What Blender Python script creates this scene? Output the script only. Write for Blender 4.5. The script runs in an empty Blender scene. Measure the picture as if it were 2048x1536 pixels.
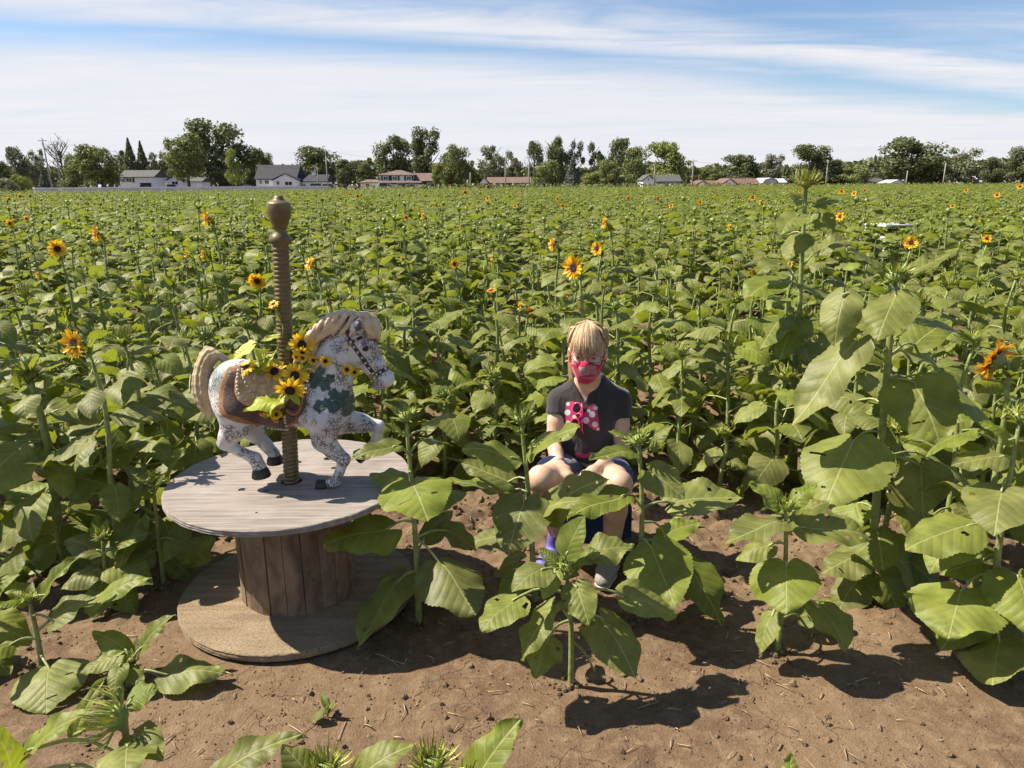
import bpy, bmesh, math, random
import numpy as np
from mathutils import Vector, Matrix, Euler

R = math.radians
SC = bpy.context.scene
COL = SC.collection

# ------------------------------------------------------------------ camera, sky, sun, exposure
PITCH, ROLL, CAMH, FPX = 15.1, -0.36, 1.6, 1479.0
cam_data = bpy.data.cameras.new('camera')
cam = bpy.data.objects.new('camera', cam_data)
COL.objects.link(cam)
cam_data.sensor_width = 36.0
cam_data.lens = FPX / 2048 * 36.0
cam_data.clip_start, cam_data.clip_end = 0.05, 6000
CAMR = Matrix.Rotation(R(90 - PITCH), 3, 'X') @ Matrix.Rotation(R(ROLL), 3, 'Z')
cam.matrix_world = Matrix.Translation((0, 0, CAMH)) @ CAMR.to_4x4()
SC.camera = cam

SUN_EL, SUN_BACK = 50.0, 9.0          # sun stands on the left, a little behind the subject
sun_dir = Vector((-math.cos(R(SUN_BACK)) * math.cos(R(SUN_EL)), math.sin(R(SUN_BACK)) * math.cos(R(SUN_EL)), math.sin(R(SUN_EL))))
sd = bpy.data.lights.new('sun', 'SUN')
sd.energy, sd.angle, sd.color = 5.0, R(0.53), (1.0, 0.905, 0.75)
sun = bpy.data.objects.new('sun', sd)
COL.objects.link(sun)
sun.rotation_euler = sun_dir.to_track_quat('Z', 'Y').to_euler()

SC.view_settings.view_transform = 'Standard'
SC.view_settings.look = 'None'
SC.view_settings.exposure = 1.08
SC.view_settings.gamma = 1.0
SC.view_settings.use_curve_mapping = False
SC.cycles.max_bounces = 5
SC.cycles.diffuse_bounces = 3
SC.cycles.glossy_bounces = 2
SC.cycles.transmission_bounces = 4
SC.cycles.transparent_max_bounces = 12
SC.cycles.use_denoising = True
SC.cycles.adaptive_threshold = 0.03


class NT:
    """small helper to write node trees"""
    def __init__(s, tree):
        s.t = tree
        s.t.nodes.clear()

    def n(s, kind, inp=None, **kw):
        nd = s.t.nodes.new(kind)
        for k, v in kw.items():
            setattr(nd, k, v)
        for k, v in (inp or {}).items():
            sock = nd.inputs[k]
            if isinstance(v, bpy.types.NodeSocket):
                s.t.links.new(v, sock)
            elif isinstance(v, bpy.types.Node):
                s.t.links.new(v.outputs[0], sock)
            else:
                sock.default_value = v
        return nd

    def m(s, op, a, b=0.0, c=0.0, clamp=False):
        nd = s.n('ShaderNodeMath', {0: a, 1: b, 2: c}, operation=op)
        nd.use_clamp = clamp
        return nd.outputs[0]

    def vm(s, op, a, b=(0, 0, 0)):
        nd = s.n('ShaderNodeVectorMath', {0: a, 1: b}, operation=op)
        return nd.outputs[0]

    def mix(s, f, a, b, blend='MIX'):
        nd = s.t.nodes.new('ShaderNodeMix')
        nd.data_type, nd.blend_type = 'RGBA', blend
        for sock, v in ((nd.inputs[0], f), (nd.inputs[6], a), (nd.inputs[7], b)):
            if isinstance(v, bpy.types.NodeSocket):
                s.t.links.new(v, sock)
            else:
                sock.default_value = v if not isinstance(v, tuple) or len(v) == 4 else (*v, 1)
        return nd.outputs[2]

    def ss(s, x, lo, hi):
        nd = s.n('ShaderNodeMapRange', {0: x, 1: lo, 2: hi, 3: 0.0, 4: 1.0}, interpolation_type='SMOOTHSTEP')
        return nd.outputs[0]

    def noise(s, vec, scale, detail=4, rough=0.55, dist=0.0):
        nd = s.n('ShaderNodeTexNoise', {'Scale': scale, 'Detail': detail, 'Roughness': rough, 'Distortion': dist})
        if vec is not None:
            s.t.links.new(vec, nd.inputs['Vector'])
        return nd.outputs[0]


# sky with high thin cloud
SKYMUL = (0.050, 0.058, 0.067)
world = bpy.data.worlds.new('World')
SC.world = world
world.use_nodes = True
world.cycles.sampling_method = 'NONE'
w = NT(world.node_tree)
sky = w.n('ShaderNodeTexSky', sky_type='NISHITA')
sky.sun_disc = False
sky.sun_elevation = R(SUN_EL)
sky.sun_rotation = math.atan2(sun_dir.x, sun_dir.y)
sky.altitude, sky.air_density, sky.dust_density, sky.ozone_density = 200, 1.0, 0.6, 1.4
tc = w.n('ShaderNodeTexCoord')
sep = w.n('ShaderNodeSeparateXYZ', {0: tc.outputs['Generated']})
zz = w.m('ADD', w.m('MAXIMUM', sep.outputs[2], 0.0), 0.05)
px = w.m('DIVIDE', sep.outputs[0], zz)
py = w.m('DIVIDE', sep.outputs[1], zz)
flat = w.n('ShaderNodeCombineXYZ', {0: px, 1: py, 2: 0.0})
# a high cloud sheet drawn out along one wind direction, its edge overhead of the far fields
mp = w.n('ShaderNodeMapping', {'Vector': flat.outputs[0], 'Location': (1.9, 0.65, 0), 'Rotation': (0, 0, R(-17)), 'Scale': (0.30, 0.75, 1)})
big = w.noise(mp.outputs[0], 1.0, 3, 0.5, 0.3)
mp2 = w.n('ShaderNodeMapping', {'Vector': flat.outputs[0], 'Location': (4.1, 1.7, 0), 'Rotation': (0, 0, R(-19)), 'Scale': (0.6, 1.7, 1)})
fine = w.noise(mp2.outputs[0], 1.0, 5, 0.62, 0.7)
ww = w.m('ADD', w.m('SUBTRACT', py, w.m('MULTIPLY', px, 0.39)), w.m('ADD', w.m('MULTIPLY', w.m('SUBTRACT', big, 0.5), 1.1), w.m('MULTIPLY', w.m('SUBTRACT', fine, 0.5), 0.75)))
sheet = w.ss(ww, 4.3, 6.0)
wisp = w.m('MULTIPLY', w.m('MULTIPLY', w.ss(ww, 3.3, 4.1), w.ss(ww, 4.8, 4.2)), w.ss(fine, 0.12, 0.6))
thin = w.m('MULTIPLY', w.ss(w.m('ADD', w.m('MULTIPLY', big, 0.6), w.m('MULTIPLY', fine, 0.6)), 0.45, 0.95), 0.6)
hz = w.ss(sep.outputs[2], 0.10, 0.0)
cl = w.m('MAXIMUM', w.m('MAXIMUM', w.m('MULTIPLY', sheet, 0.93), w.m('MULTIPLY', wisp, 0.95)), w.m('MAXIMUM', thin, w.m('MULTIPLY', hz, 0.97)))
skyc = w.n('ShaderNodeVectorMath', {0: sky.outputs[0], 1: SKYMUL}, operation='MULTIPLY')
ccol = w.mix(w.ss(w.m('ADD', w.m('MULTIPLY', fine, 0.6), w.m('MULTIPLY', big, 0.5)), 0.35, 0.75), (0.375, 0.388, 0.420), (0.432, 0.424, 0.438))
col = w.mix(cl, skyc.outputs[0], ccol)
bg = w.n('ShaderNodeBackground', {'Color': col, 'Strength': 1.0})
out = w.n('ShaderNodeOutputWorld', {'Surface': bg.outputs[0]})


# ------------------------------------------------------------------ helpers
def ray(px, py):
    return CAMR @ Vector(((px - 1024) / FPX, -(py - 768) / FPX, -1))


def at(px, py, Y):
    """world point at distance Y in front of the camera that lies in direction (px, py) of the photograph"""
    d = ray(px, py)
    return Vector((0, 0, CAMH)) + d * (Y / d.y)


def gnd(px, py, z=0.0):
    d = ray(px, py)
    return Vector((0, 0, CAMH)) + d * ((z - CAMH) / d.z)


def mesh_obj(name, verts, faces, mat=None, parent=None, smooth=True, uv=None, mats=None, fmat=None):
    me = bpy.data.meshes.new(name)
    me.from_pydata([tuple(v) for v in verts], [], [tuple(f) for f in faces])
    if mats:
        for m_ in mats:
            me.materials.append(m_)
        if fmat is not None:
            me.polygons.foreach_set('material_index', np.asarray(fmat, dtype=np.int32))
    elif mat:
        me.materials.append(mat)
    if smooth:
        me.polygons.foreach_set('use_smooth', np.ones(len(me.polygons), dtype=bool))
    if uv is not None:
        ul = me.uv_layers.new(name='UVMap')
        vi = np.empty(len(me.loops), dtype=np.int32)
        me.loops.foreach_get('vertex_index', vi)
        ul.data.foreach_set('uv', np.asarray(uv, dtype=np.float32)[vi].ravel())
    me.update()
    o = bpy.data.objects.new(name, me)
    COL.objects.link(o)
    if parent:
        o.parent = parent
    return o


def inst(name, me, parent=None, loc=(0, 0, 0), rot=(0, 0, 0), scale=1.0):
    o = bpy.data.objects.new(name, me)
    COL.objects.link(o)
    o.parent = parent
    o.location, o.rotation_euler = loc, rot
    o.scale = (scale,) * 3 if not hasattr(scale, '__len__') else scale
    return o


def empty(name, loc=(0, 0, 0), rz=0.0):
    o = bpy.data.objects.new(name, None)
    COL.objects.link(o)
    o.location, o.rotation_euler = loc, (0, 0, rz)
    o.empty_display_size = 0.1
    return o


def tag(o, label, cat, group=None):
    o['label'], o['category'] = label, cat
    if group:
        o['group'] = group
    return o


class MB:
    """collects shapes into one mesh"""
    def __init__(s):
        s.v, s.f, s.uv, s.fm = [], [], [], []

    def add(s, v, f, uv=None, fm=0):
        o = len(s.v)
        s.v += [tuple(p) for p in v]
        s.f += [tuple(i + o for i in q) for q in f]
        s.uv += [tuple(p) for p in uv] if uv is not None else [(0, 0)] * len(v)
        s.fm += [fm] * len(f)
        return s

    def box(s, c, size, rz=0.0, fm=0, taper=1.0):
        x, y, z = (d / 2 for d in size)
        v = []
        for k in (-1, 1):
            t = taper if k > 0 else 1.0
            for a, b in ((-1, -1), (1, -1), (1, 1), (-1, 1)):
                p = Vector((a * x * t, b * y * t, k * z))
                p.rotate(Euler((0, 0, rz)))
                v.append(p + Vector(c))
        return s.add(v, [(3, 2, 1, 0), (4, 5, 6, 7), (0, 1, 5, 4), (1, 2, 6, 5), (2, 3, 7, 6), (3, 0, 4, 7)], None, fm)

    def tube(s, pts, rad, n=8, fm=0, cap=True, uv=None):
        pts = [Vector(p) for p in pts]
        if not hasattr(rad, '__len__'):
            rad = [rad] * len(pts)
        v, f = [], []
        up = None
        for i, p in enumerate(pts):
            t = (pts[min(i + 1, len(pts) - 1)] - pts[max(i - 1, 0)]).normalized()
            if up is None:
                up = t.orthogonal().normalized()
            up = (up - t * up.dot(t))
            up = up.normalized() if up.length > 1e-6 else t.orthogonal().normalized()
            b = t.cross(up)
            for k in range(n):
                a = 2 * math.pi * k / n
                v.append(p + (up * math.cos(a) + b * math.sin(a)) * rad[i])
        for i in range(len(pts) - 1):
            for k in range(n):
                a, b2 = i * n + k, i * n + (k + 1) % n
                f.append((a, b2, b2 + n, a + n))
        if cap:
            f.append(tuple(range(n - 1, -1, -1)))
            f.append(tuple(range((len(pts) - 1) * n, len(pts) * n)))
        return s.add(v, f, [uv] * len(v) if uv else None, fm)

    def lathe(s, prof, n=24, c=(0, 0, 0), fm=0):
        v, f = [], []
        for r, z in prof:
            for k in range(n):
                a = 2 * math.pi * k / n
                v.append((c[0] + r * math.cos(a), c[1] + r * math.sin(a), c[2] + z))
        for i in range(len(prof) - 1):
            for k in range(n):
                a, b = i * n + k, i * n + (k + 1) % n
                f.append((a, b, b + n, a + n))
        f.append(tuple(range(n - 1, -1, -1)))
        f.append(tuple(range((len(prof) - 1) * n, len(prof) * n)))
        return s.add(v, f, None, fm)

    def ball(s, c, r, nu=10, nv=6, fm=0, sc=(1, 1, 1)):
        v = [(c[0], c[1], c[2] - r * sc[2])]
        for j in range(1, nv):
            b = -math.pi / 2 + math.pi * j / nv
            for k in range(nu):
                a = 2 * math.pi * k / nu
                v.append((c[0] + r * sc[0] * math.cos(b) * math.cos(a), c[1] + r * sc[1] * math.cos(b) * math.sin(a), c[2] + r * sc[2] * math.sin(b)))
        v.append((c[0], c[1], c[2] + r * sc[2]))
        f = [(0, 1 + (k + 1) % nu, 1 + k) for k in range(nu)]
        for j in range(nv - 2):
            for k in range(nu):
                a, b = 1 + j * nu + k, 1 + j * nu + (k + 1) % nu
                f.append((a, b, b + nu, a + nu))
        t = 1 + (nv - 2) * nu
        f += [(t + k, t + (k + 1) % nu, len(v) - 1) for k in range(nu)]
        return s.add(v, f, None, fm)

    def build(s, name, mat=None, parent=None, smooth=True, mats=None, loc=None):
        o = mesh_obj(name, s.v, s.f, mat, parent, smooth, s.uv, mats, s.fm if mats else None)
        if loc is not None:
            o.location = loc
        return o

    def mesh(s, name, mats, smooth=True):
        o = s.build(name, None, None, smooth, mats)
        me = o.data
        bpy.data.objects.remove(o)
        return me


def curve_pts(ctrl, n):
    """Catmull-Rom through control points"""
    P = [Vector(c) for c in ctrl]
    P = [P[0] * 2 - P[1]] + P + [P[-1] * 2 - P[-2]]
    segs = len(P) - 3
    res = []
    for i in range(n):
        t = i / (n - 1) * segs
        k = min(int(t), segs - 1)
        t -= k
        a, b, c, d = P[k:k + 4]
        res.append(0.5 * ((2 * b) + (c - a) * t + (2 * a - 5 * b + 4 * c - d) * t * t + (3 * b - a - 3 * c + d) * t ** 3))
    return res


# value noise in numpy
_rs = np.random.RandomState(7)
_perm = _rs.rand(256, 256)


def vnoise(x, y, seed=0):
    x, y = np.asarray(x) + seed * 17.3, np.asarray(y) + seed * 9.1
    xi, yi = np.floor(x).astype(int), np.floor(y).astype(int)
    fx, fy = x - xi, y - yi
    fx, fy = fx * fx * (3 - 2 * fx), fy * fy * (3 - 2 * fy)
    g = lambda a, b: _perm[a & 255, b & 255]
    return (g(xi, yi) * (1 - fx) + g(xi + 1, yi) * fx) * (1 - fy) + (g(xi, yi + 1) * (1 - fx) + g(xi + 1, yi + 1) * fx) * fy


def fbm(x, y, oct=4, seed=0, gain=0.5):
    s, a, t = 0, 1.0, 0
    for k in range(oct):
        s = s + a * vnoise(x * 2 ** k, y * 2 ** k, seed + k)
        t += a
        a *= gain
    return s / t


# signed distance sculpting: smooth unions of tapered capsules and ellipsoids, meshed with surface nets
class SDF:
    def __init__(s, lo, hi, vox):
        s.lo, s.vox = np.array(lo, float), vox
        s.n = np.ceil((np.array(hi) - s.lo) / vox).astype(int) + 1
        ax = [s.lo[i] + np.arange(s.n[i]) * vox for i in range(3)]
        s.X, s.Y, s.Z = [a.astype(np.float32) for a in np.meshgrid(*ax, indexing='ij')]
        s.d = np.full(s.n, 10.0, dtype=np.float32)

    def cap(s, a, b, ra, rb, sq=None):
        a, b = np.array(a, float), np.array(b, float)
        ab = b - a
        L = max(float(ab @ ab), 1e-12)
        px, py, pz = s.X - a[0], s.Y - a[1], s.Z - a[2]
        t = np.clip((px * ab[0] + py * ab[1] + pz * ab[2]) / L, 0, 1)
        px, py, pz = px - t * ab[0], py - t * ab[1], pz - t * ab[2]
        if sq is not None:
            px, py, pz = px / sq[0], py / sq[1], pz / sq[2]
        return np.sqrt(px * px + py * py + pz * pz) - (ra + (rb - ra) * t)

    def ell(s, c, r, rot=None):
        p = np.stack([s.X - c[0], s.Y - c[1], s.Z - c[2]], -1)
        if rot is not None:
            p = p @ np.array(rot.to_matrix(), dtype=np.float32)
        r = np.array(r, dtype=np.float32)
        k0 = np.sqrt(((p / r) ** 2).sum(-1))
        k1 = np.sqrt(((p / (r * r)) ** 2).sum(-1)) + 1e-6
        return k0 * (k0 - 1) / k1

    @staticmethod
    def smin(a, b, k):
        if k <= 0:
            return np.minimum(a, b)
        h = np.clip(0.5 + 0.5 * (b - a) / k, 0, 1)
        return b + (a - b) * h - k * h * (1 - h)

    def u(s, d, k=0.02):
        s.d = s.smin(s.d, d, k)
        return s

    def chain(s, pts, rads, k=0.02, sq=None, inner=0.008):
        A = np.array(pts)
        m = max(rads) * 1.3 + 0.035 + k
        i0 = np.clip(np.floor((A.min(0) - m - s.lo) / s.vox).astype(int), 0, s.n - 1)
        i1 = np.clip(np.ceil((A.max(0) + m - s.lo) / s.vox).astype(int) + 1, 1, s.n)
        sl = tuple(slice(a, b) for a, b in zip(i0, i1))
        full = (s.X, s.Y, s.Z)
        s.X, s.Y, s.Z = (q[sl] for q in full)
        d = None
        for i in range(len(pts) - 1):
            e = s.cap(pts[i], pts[i + 1], rads[i], rads[i + 1], sq)
            d = e if d is None else s.smin(d, e, inner)
        s.X, s.Y, s.Z = full
        s.d[sl] = s.smin(s.d[sl], d, k)
        return s

    def mesh(s, d=None):
        d = s.d if d is None else d
        n = d.shape
        ins = d < 0
        c = np.zeros((n[0] - 1, n[1] - 1, n[2] - 1), dtype=np.int8)
        for i in (0, 1):
            for j in (0, 1):
                for k in (0, 1):
                    c += ins[i:n[0] - 1 + i, j:n[1] - 1 + j, k:n[2] - 1 + k]
        act = (c > 0) & (c < 8)
        idx = np.full(act.shape, -1, dtype=np.int64)
        cells = np.argwhere(act)
        idx[act] = np.arange(len(cells))
        acc = np.zeros((len(cells), 3))
        cnt = np.zeros(len(cells))
        corners = [(i, j, k) for i in (0, 1) for j in (0, 1) for k in (0, 1)]
        vals = {q: d[cells[:, 0] + q[0], cells[:, 1] + q[1], cells[:, 2] + q[2]] for q in corners}
        for a in corners:
            for ax in range(3):
                if a[ax] == 0:
                    b = tuple(1 if q == ax else a[q] for q in range(3))
                    va, vb = vals[a], vals[b]
                    x = (va < 0) != (vb < 0)
                    t = np.where(x, va / np.where(x, va - vb, 1), 0)
                    p = np.array(a, float)[None, :].repeat(len(cells), 0)
                    p[:, ax] += t
                    acc += p * x[:, None]
                    cnt += x
        V = s.lo + (cells + acc / cnt[:, None]) * s.vox
        F = []
        for ax in range(3):
            o1, o2 = [q for q in range(3) if q != ax]
            sl_a = [slice(None)] * 3
            sl_b = [slice(None)] * 3
            sl_a[ax], sl_b[ax] = slice(0, n[ax] - 1), slice(1, n[ax])
            A, B = ins[tuple(sl_a)], ins[tuple(sl_b)]
            e = np.argwhere(A != B)
            ok = (e[:, o1] > 0) & (e[:, o2] > 0) & (e[:, o1] < n[o1] - 1) & (e[:, o2] < n[o2] - 1)
            e = e[ok]
            flip = A[e[:, 0], e[:, 1], e[:, 2]]
            def ix(d1, d2):
                q = e.copy()
                q[:, o1] -= d1
                q[:, o2] -= d2
                return idx[q[:, 0], q[:, 1], q[:, 2]]
            quad = np.stack([ix(1, 1), ix(0, 1), ix(0, 0), ix(1, 0)], 1)
            if ax == 1:
                flip = ~flip
            quad[~flip] = quad[~flip][:, ::-1]
            F.append(quad)
        return V, np.concatenate(F)


def lap_smooth(V, F, it=2, lam=0.5):
    e = np.concatenate([F[:, [0, 1]], F[:, [1, 2]], F[:, [2, 3]], F[:, [3, 0]]])
    deg = np.zeros(len(V))
    np.add.at(deg, e[:, 0], 1)
    np.add.at(deg, e[:, 1], 1)
    for _ in range(it):
        for l in (lam, -lam * 1.02):
            s = np.zeros_like(V)
            np.add.at(s, e[:, 0], V[e[:, 1]])
            np.add.at(s, e[:, 1], V[e[:, 0]])
            V = V + l * (s / np.maximum(deg, 1)[:, None] - V)
    return V


def sdf_obj(name, V, F, mat, parent, origin, smooth_it=2, uv=None):
    V = lap_smooth(V, F, smooth_it)
    o = np.array(origin)
    return mesh_obj(name, V - o, F.tolist(), mat, parent, True, uv)


# ------------------------------------------------------------------ materials
def new_mat(name):
    m_ = bpy.data.materials.new(name)
    m_.use_nodes = True
    t = NT(m_.node_tree)
    return m_, t


def finish(t, bsdf, disp=None):
    t.n('ShaderNodeOutputMaterial', {'Surface': bsdf})


K = 0.80                                  # the photograph is exposed long: keep paint and wood at their real reflectance


def plain(name, colr, rough=0.6, vary=0.15, scale=20.0, bump=0.0, metal=0.0, bscale=None, coat=0.0, spec=0.5):
    """procedural paint with slight mottling and relief"""
    m_, t = new_mat(name)
    tc_ = t.n('ShaderNodeTexCoord')
    nz = t.noise(tc_.outputs['Object'], scale, 5, 0.6)
    colr = tuple(c * K for c in colr)
    dark = tuple(c * (1 - vary) for c in colr)
    lite = tuple(min(1, c * (1 + vary)) for c in colr)
    c = t.mix(t.ss(nz, 0.3, 0.7), dark, lite)
    inp = {'Base Color': c, 'Roughness': rough, 'Metallic': metal, 'Coat Weight': coat, 'Specular IOR Level': spec}
    if bump:
        nb = t.noise(tc_.outputs['Object'], bscale or scale * 3, 5, 0.6)
        inp['Normal'] = t.n('ShaderNodeBump', {'Strength': bump, 'Distance': 0.01, 'Height': nb}).outputs[0]
    finish(t, t.n('ShaderNodeBsdfPrincipled', inp).outputs[0])
    return m_


def leaf_material(name, base, dark, vein, trans, rough=0.42, tw=0.38, vein_on=True, objrand=True):
    m_, t = new_mat(name)
    uvn = t.n('ShaderNodeUVMap')
    uvn.uv_map = 'UVMap'
    sp = t.n('ShaderNodeSeparateXYZ', {0: uvn.outputs[0]})
    ax = t.m('ABSOLUTE', sp.outputs[0])
    tcn = t.n('ShaderNodeTexCoord')
    oi = t.n('ShaderNodeObjectInfo')
    rnd = oi.outputs['Random']
    off = t.vm('ADD', uvn.outputs[0], t.n('ShaderNodeCombineXYZ', {0: t.m('MULTIPLY', rnd, 37.0), 1: t.m('MULTIPLY', rnd, 11.0), 2: 0}).outputs[0])
    n1 = t.noise(off, 3.0, 4, 0.6)
    c = t.mix(t.ss(n1, 0.3, 0.72), dark, base)
    hs = t.n('ShaderNodeHueSaturation', {'Hue': t.m('ADD', 0.488, t.m('MULTIPLY', rnd, 0.022)), 'Saturation': t.m('ADD', 0.86, t.m('MULTIPLY', rnd, 0.22)), 'Value': t.m('ADD', 0.8, t.m('MULTIPLY', t.m('FRACT', t.m('MULTIPLY', rnd, 7.31)), 0.5)), 'Color': c})
    c = hs.outputs[0]
    bump_h = t.m('MULTIPLY', t.noise(off, 22.0, 3, 0.65), 0.5)
    if vein_on:
        mid = t.ss(ax, 0.016, 0.005)
        p = t.m('SUBTRACT', sp.outputs[1], t.m('MULTIPLY', t.m('POWER', ax, 0.9), 0.8))
        fr = t.m('ABSOLUTE', t.m('SUBTRACT', t.m('FRACT', t.m('MULTIPLY', p, 6.3)), 0.5))
        lat = t.m('MULTIPLY', t.ss(fr, 0.05, 0.02), t.ss(ax, 0.46, 0.1))
        vm_ = t.m('MAXIMUM', mid, t.m('MULTIPLY', lat, 0.6))
        c = t.mix(t.m('MULTIPLY', vm_, 0.85), c, vein)
        spots = t.ss(t.noise(off, 17.0, 2, 0.5), 0.735, 0.76)
        c = t.mix(t.m('MULTIPLY', spots, 0.8), c, (0.05, 0.045, 0.02))
        puff = t.m('MULTIPLY', t.ss(fr, 0.0, 0.4), 1.0)
        bump_h = t.m('ADD', bump_h, t.m('SUBTRACT', t.m('MULTIPLY', puff, 0.34), t.m('MULTIPLY', mid, 0.4)))
    bmp = t.n('ShaderNodeBump', {'Strength': 0.4, 'Distance': 0.006, 'Height': bump_h})
    bs = t.n('ShaderNodeBsdfPrincipled', {'Base Color': c, 'Roughness': rough, 'Specular IOR Level': 0.3, 'Normal': bmp.outputs[0]})
    tcol = t.mix(0.65, c, trans, 'MIX')
    tr = t.n('ShaderNodeBsdfTranslucent', {'Color': tcol, 'Normal': bmp.outputs[0]})
    mx = t.n('ShaderNodeMixShader', {0: tw, 1: bs.outputs[0], 2: tr.outputs[0]})
    finish(t, mx.outputs[0])
    return m_


MAT = {}
MAT['leaf'] = leaf_material('sunflower_leaf', (0.205, 0.228, 0.046), (0.124, 0.148, 0.029), (0.34, 0.35, 0.14), (0.31, 0.37, 0.016), rough=0.48)
MAT['young'] = leaf_material('young_leaf', (0.185, 0.22, 0.035), (0.125, 0.16, 0.026), (0.29, 0.32, 0.09), (0.34, 0.39, 0.02), tw=0.4)
MAT['stem'] = plain('stem', (0.25, 0.30, 0.09), 0.55, 0.3, 30, 0.3)
MAT['petiole'] = plain('petiole', (0.30, 0.34, 0.12), 0.5, 0.25, 30)
MAT['bract'] = plain('bract', (0.22, 0.28, 0.06), 0.5, 0.35, 40)
MAT['bract_yellow'] = plain('bract_yellow', (0.44, 0.45, 0.08), 0.5, 0.3, 40)
MAT['withered'] = plain('withered_leaf', (0.13, 0.10, 0.05), 0.8, 0.4, 30, 0.5)


def petal_material(name, tip, basec):
    m_, t = new_mat(name)
    uvn = t.n('ShaderNodeUVMap')
    uvn.uv_map = 'UVMap'
    sp = t.n('ShaderNodeSeparateXYZ', {0: uvn.outputs[0]})
    tcn = t.n('ShaderNodeTexCoord')
    nz = t.noise(tcn.outputs['Object'], 60, 3)
    f = t.ss(t.m('ADD', sp.outputs[1], t.m('MULTIPLY', nz, 0.3)), 0.3, 0.8)
    c = t.mix(f, basec, tip)
    bs = t.n('ShaderNodeBsdfPrincipled', {'Base Color': c, 'Roughness': 0.5})
    tr = t.n('ShaderNodeBsdfTranslucent', {'Color': c})
    finish(t, t.n('ShaderNodeMixShader', {0: 0.35, 1: bs.outputs[0], 2: tr.outputs[0]}).outputs[0])
    return m_


MAT['petal'] = petal_material('petal_yellow', (0.86, 0.56, 0.015), (0.80, 0.36, 0.01))
MAT['petal_orange'] = petal_material('petal_orange', (0.72, 0.36, 0.02), (0.35, 0.07, 0.01))
MAT['petal_silk'] = petal_material('petal_silk', (0.86, 0.62, 0.03), (0.80, 0.40, 0.01))
MAT['disc'] = plain('flower_disc', (0.035, 0.012, 0.008), 0.8, 0.5, 300, 0.8, bscale=400)
MAT['disc_silk'] = plain('silk_disc', (0.03, 0.025, 0.012), 0.85, 0.5, 300, 0.8, bscale=400)

# ------------------------------------------------------------------ ground
def axis(segs):
    res = []
    for a, b, n in segs:
        res += list(np.linspace(a, b, n, endpoint=False))
    return res


def geo(a, b, n):
    return list(np.geomspace(a, b, n))


gx = np.array([-q for q in geo(6.2, 3000, 26)][::-1] + axis([(-6, -2.4, 50), (-2.4, 2.4, 320), (2.4, 6, 50)]) + [6.0] + geo(6.2, 3000, 26))
gy = np.array([-200, -60, -20, -8, -3, -1] + axis([(0, 1.0, 14), (1.0, 4.4, 226), (4.4, 12, 90)]) + geo(12, 4000, 40))
GX, GY = np.meshgrid(gx, gy, indexing='ij')
SPC = gnd(601, 1184)                     # spool stands here


def ground_z(x, y):
    x, y = np.asarray(x, float), np.asarray(y, float)
    near = np.clip((14 - y) / 6, 0, 1) * np.clip((9 - np.abs(x)) / 3, 0, 1)
    z = (fbm(x * 0.9, y * 0.9, 3, 3) - 0.5) * 0.05
    band = np.clip((y - 2.35 + 0.25 * (fbm(x * 1.2, y * 0.4, 2, 8) - 0.5)) / 0.35, 0, 1)            # worked soil between the rows
    front = np.clip((1.78 + 0.25 * (fbm(x * 1.5, y * 0.3, 2, 5) - 0.5) - y) / 0.25, 0, 1)            # crumbly edge nearest the camera
    rough = np.maximum(band, front * 0.9) * 0.9 + 0.24
    clod = np.abs(fbm(x * 5.5, y * 5.5, 4, 11, 0.6) - 0.5) * 2
    lump = fbm(x * 13, y * 13, 3, 21, 0.55) - 0.5
    z = z + rough * (clod * 0.055 + lump * 0.030 - 0.012)
    z = z + (fbm(x * 45, y * 45, 2, 31) - 0.5) * (0.003 + 0.006 * rough)
    z = z - front * 0.03
    rr = np.hypot(x - SPC.x, y - SPC.y)
    flat_ = np.clip((rr - 0.47) / 0.16, 0, 1)
    z = z * near * flat_ - 0.012 * (1 - flat_)
    return z


m_, t = new_mat('soil')
geo_n = t.n('ShaderNodeNewGeometry')
P = geo_n.outputs['Position']
n1 = t.noise(P, 1.3, 2, 0.6)
n2 = t.noise(P, 17, 4, 0.7)
n3 = t.noise(P, 150, 2, 0.6)
c = t.mix(t.ss(n1, 0.35, 0.65), (0.100, 0.063, 0.038), (0.150, 0.101, 0.060))
c = t.mix(t.ss(n2, 0.4, 0.75), c, (0.192, 0.133, 0.082))
c = t.mix(t.m('MULTIPLY', t.ss(n3, 0.55, 0.75), 0.5), c, (0.27, 0.195, 0.125))
c = t.mix(t.m('MULTIPLY', t.ss(n3, 0.42, 0.28), 0.4), c, (0.062, 0.036, 0.022))
# drying cracks
wp = t.vm('ADD', P, t.n('ShaderNodeVectorMath', {0: t.n('ShaderNodeTexNoise', {'Vector': P, 'Scale': 11.0, 'Detail': 3}).outputs[1], 'Scale': 0.13}, operation='SCALE').outputs[0])
vor = t.n('ShaderNodeTexVoronoi', {'Vector': wp, 'Scale': 9.5}, feature='DISTANCE_TO_EDGE')
crk = t.m('MULTIPLY', t.ss(vor.outputs[0], 0.020, 0.005), t.ss(t.noise(P, 3.3, 2), 0.50, 0.62))
c = t.mix(t.m('MULTIPLY', crk, 0.6), c, (0.08, 0.045, 0.03))
h = t.m('SUBTRACT', t.m('ADD', t.m('MULTIPLY', n2, 0.9), t.m('MULTIPLY', n3, 0.45)), t.m('MULTIPLY', crk, 0.6))
bmp = t.n('ShaderNodeBump', {'Strength': 0.75, 'Distance': 0.012, 'Height': h})
finish(t, t.n('ShaderNodeBsdfPrincipled', {'Base Color': c, 'Roughness': 0.92, 'Specular IOR Level': 0.15, 'Normal': bmp.outputs[0]}).outputs[0])
MAT['soil'] = m_

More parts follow.
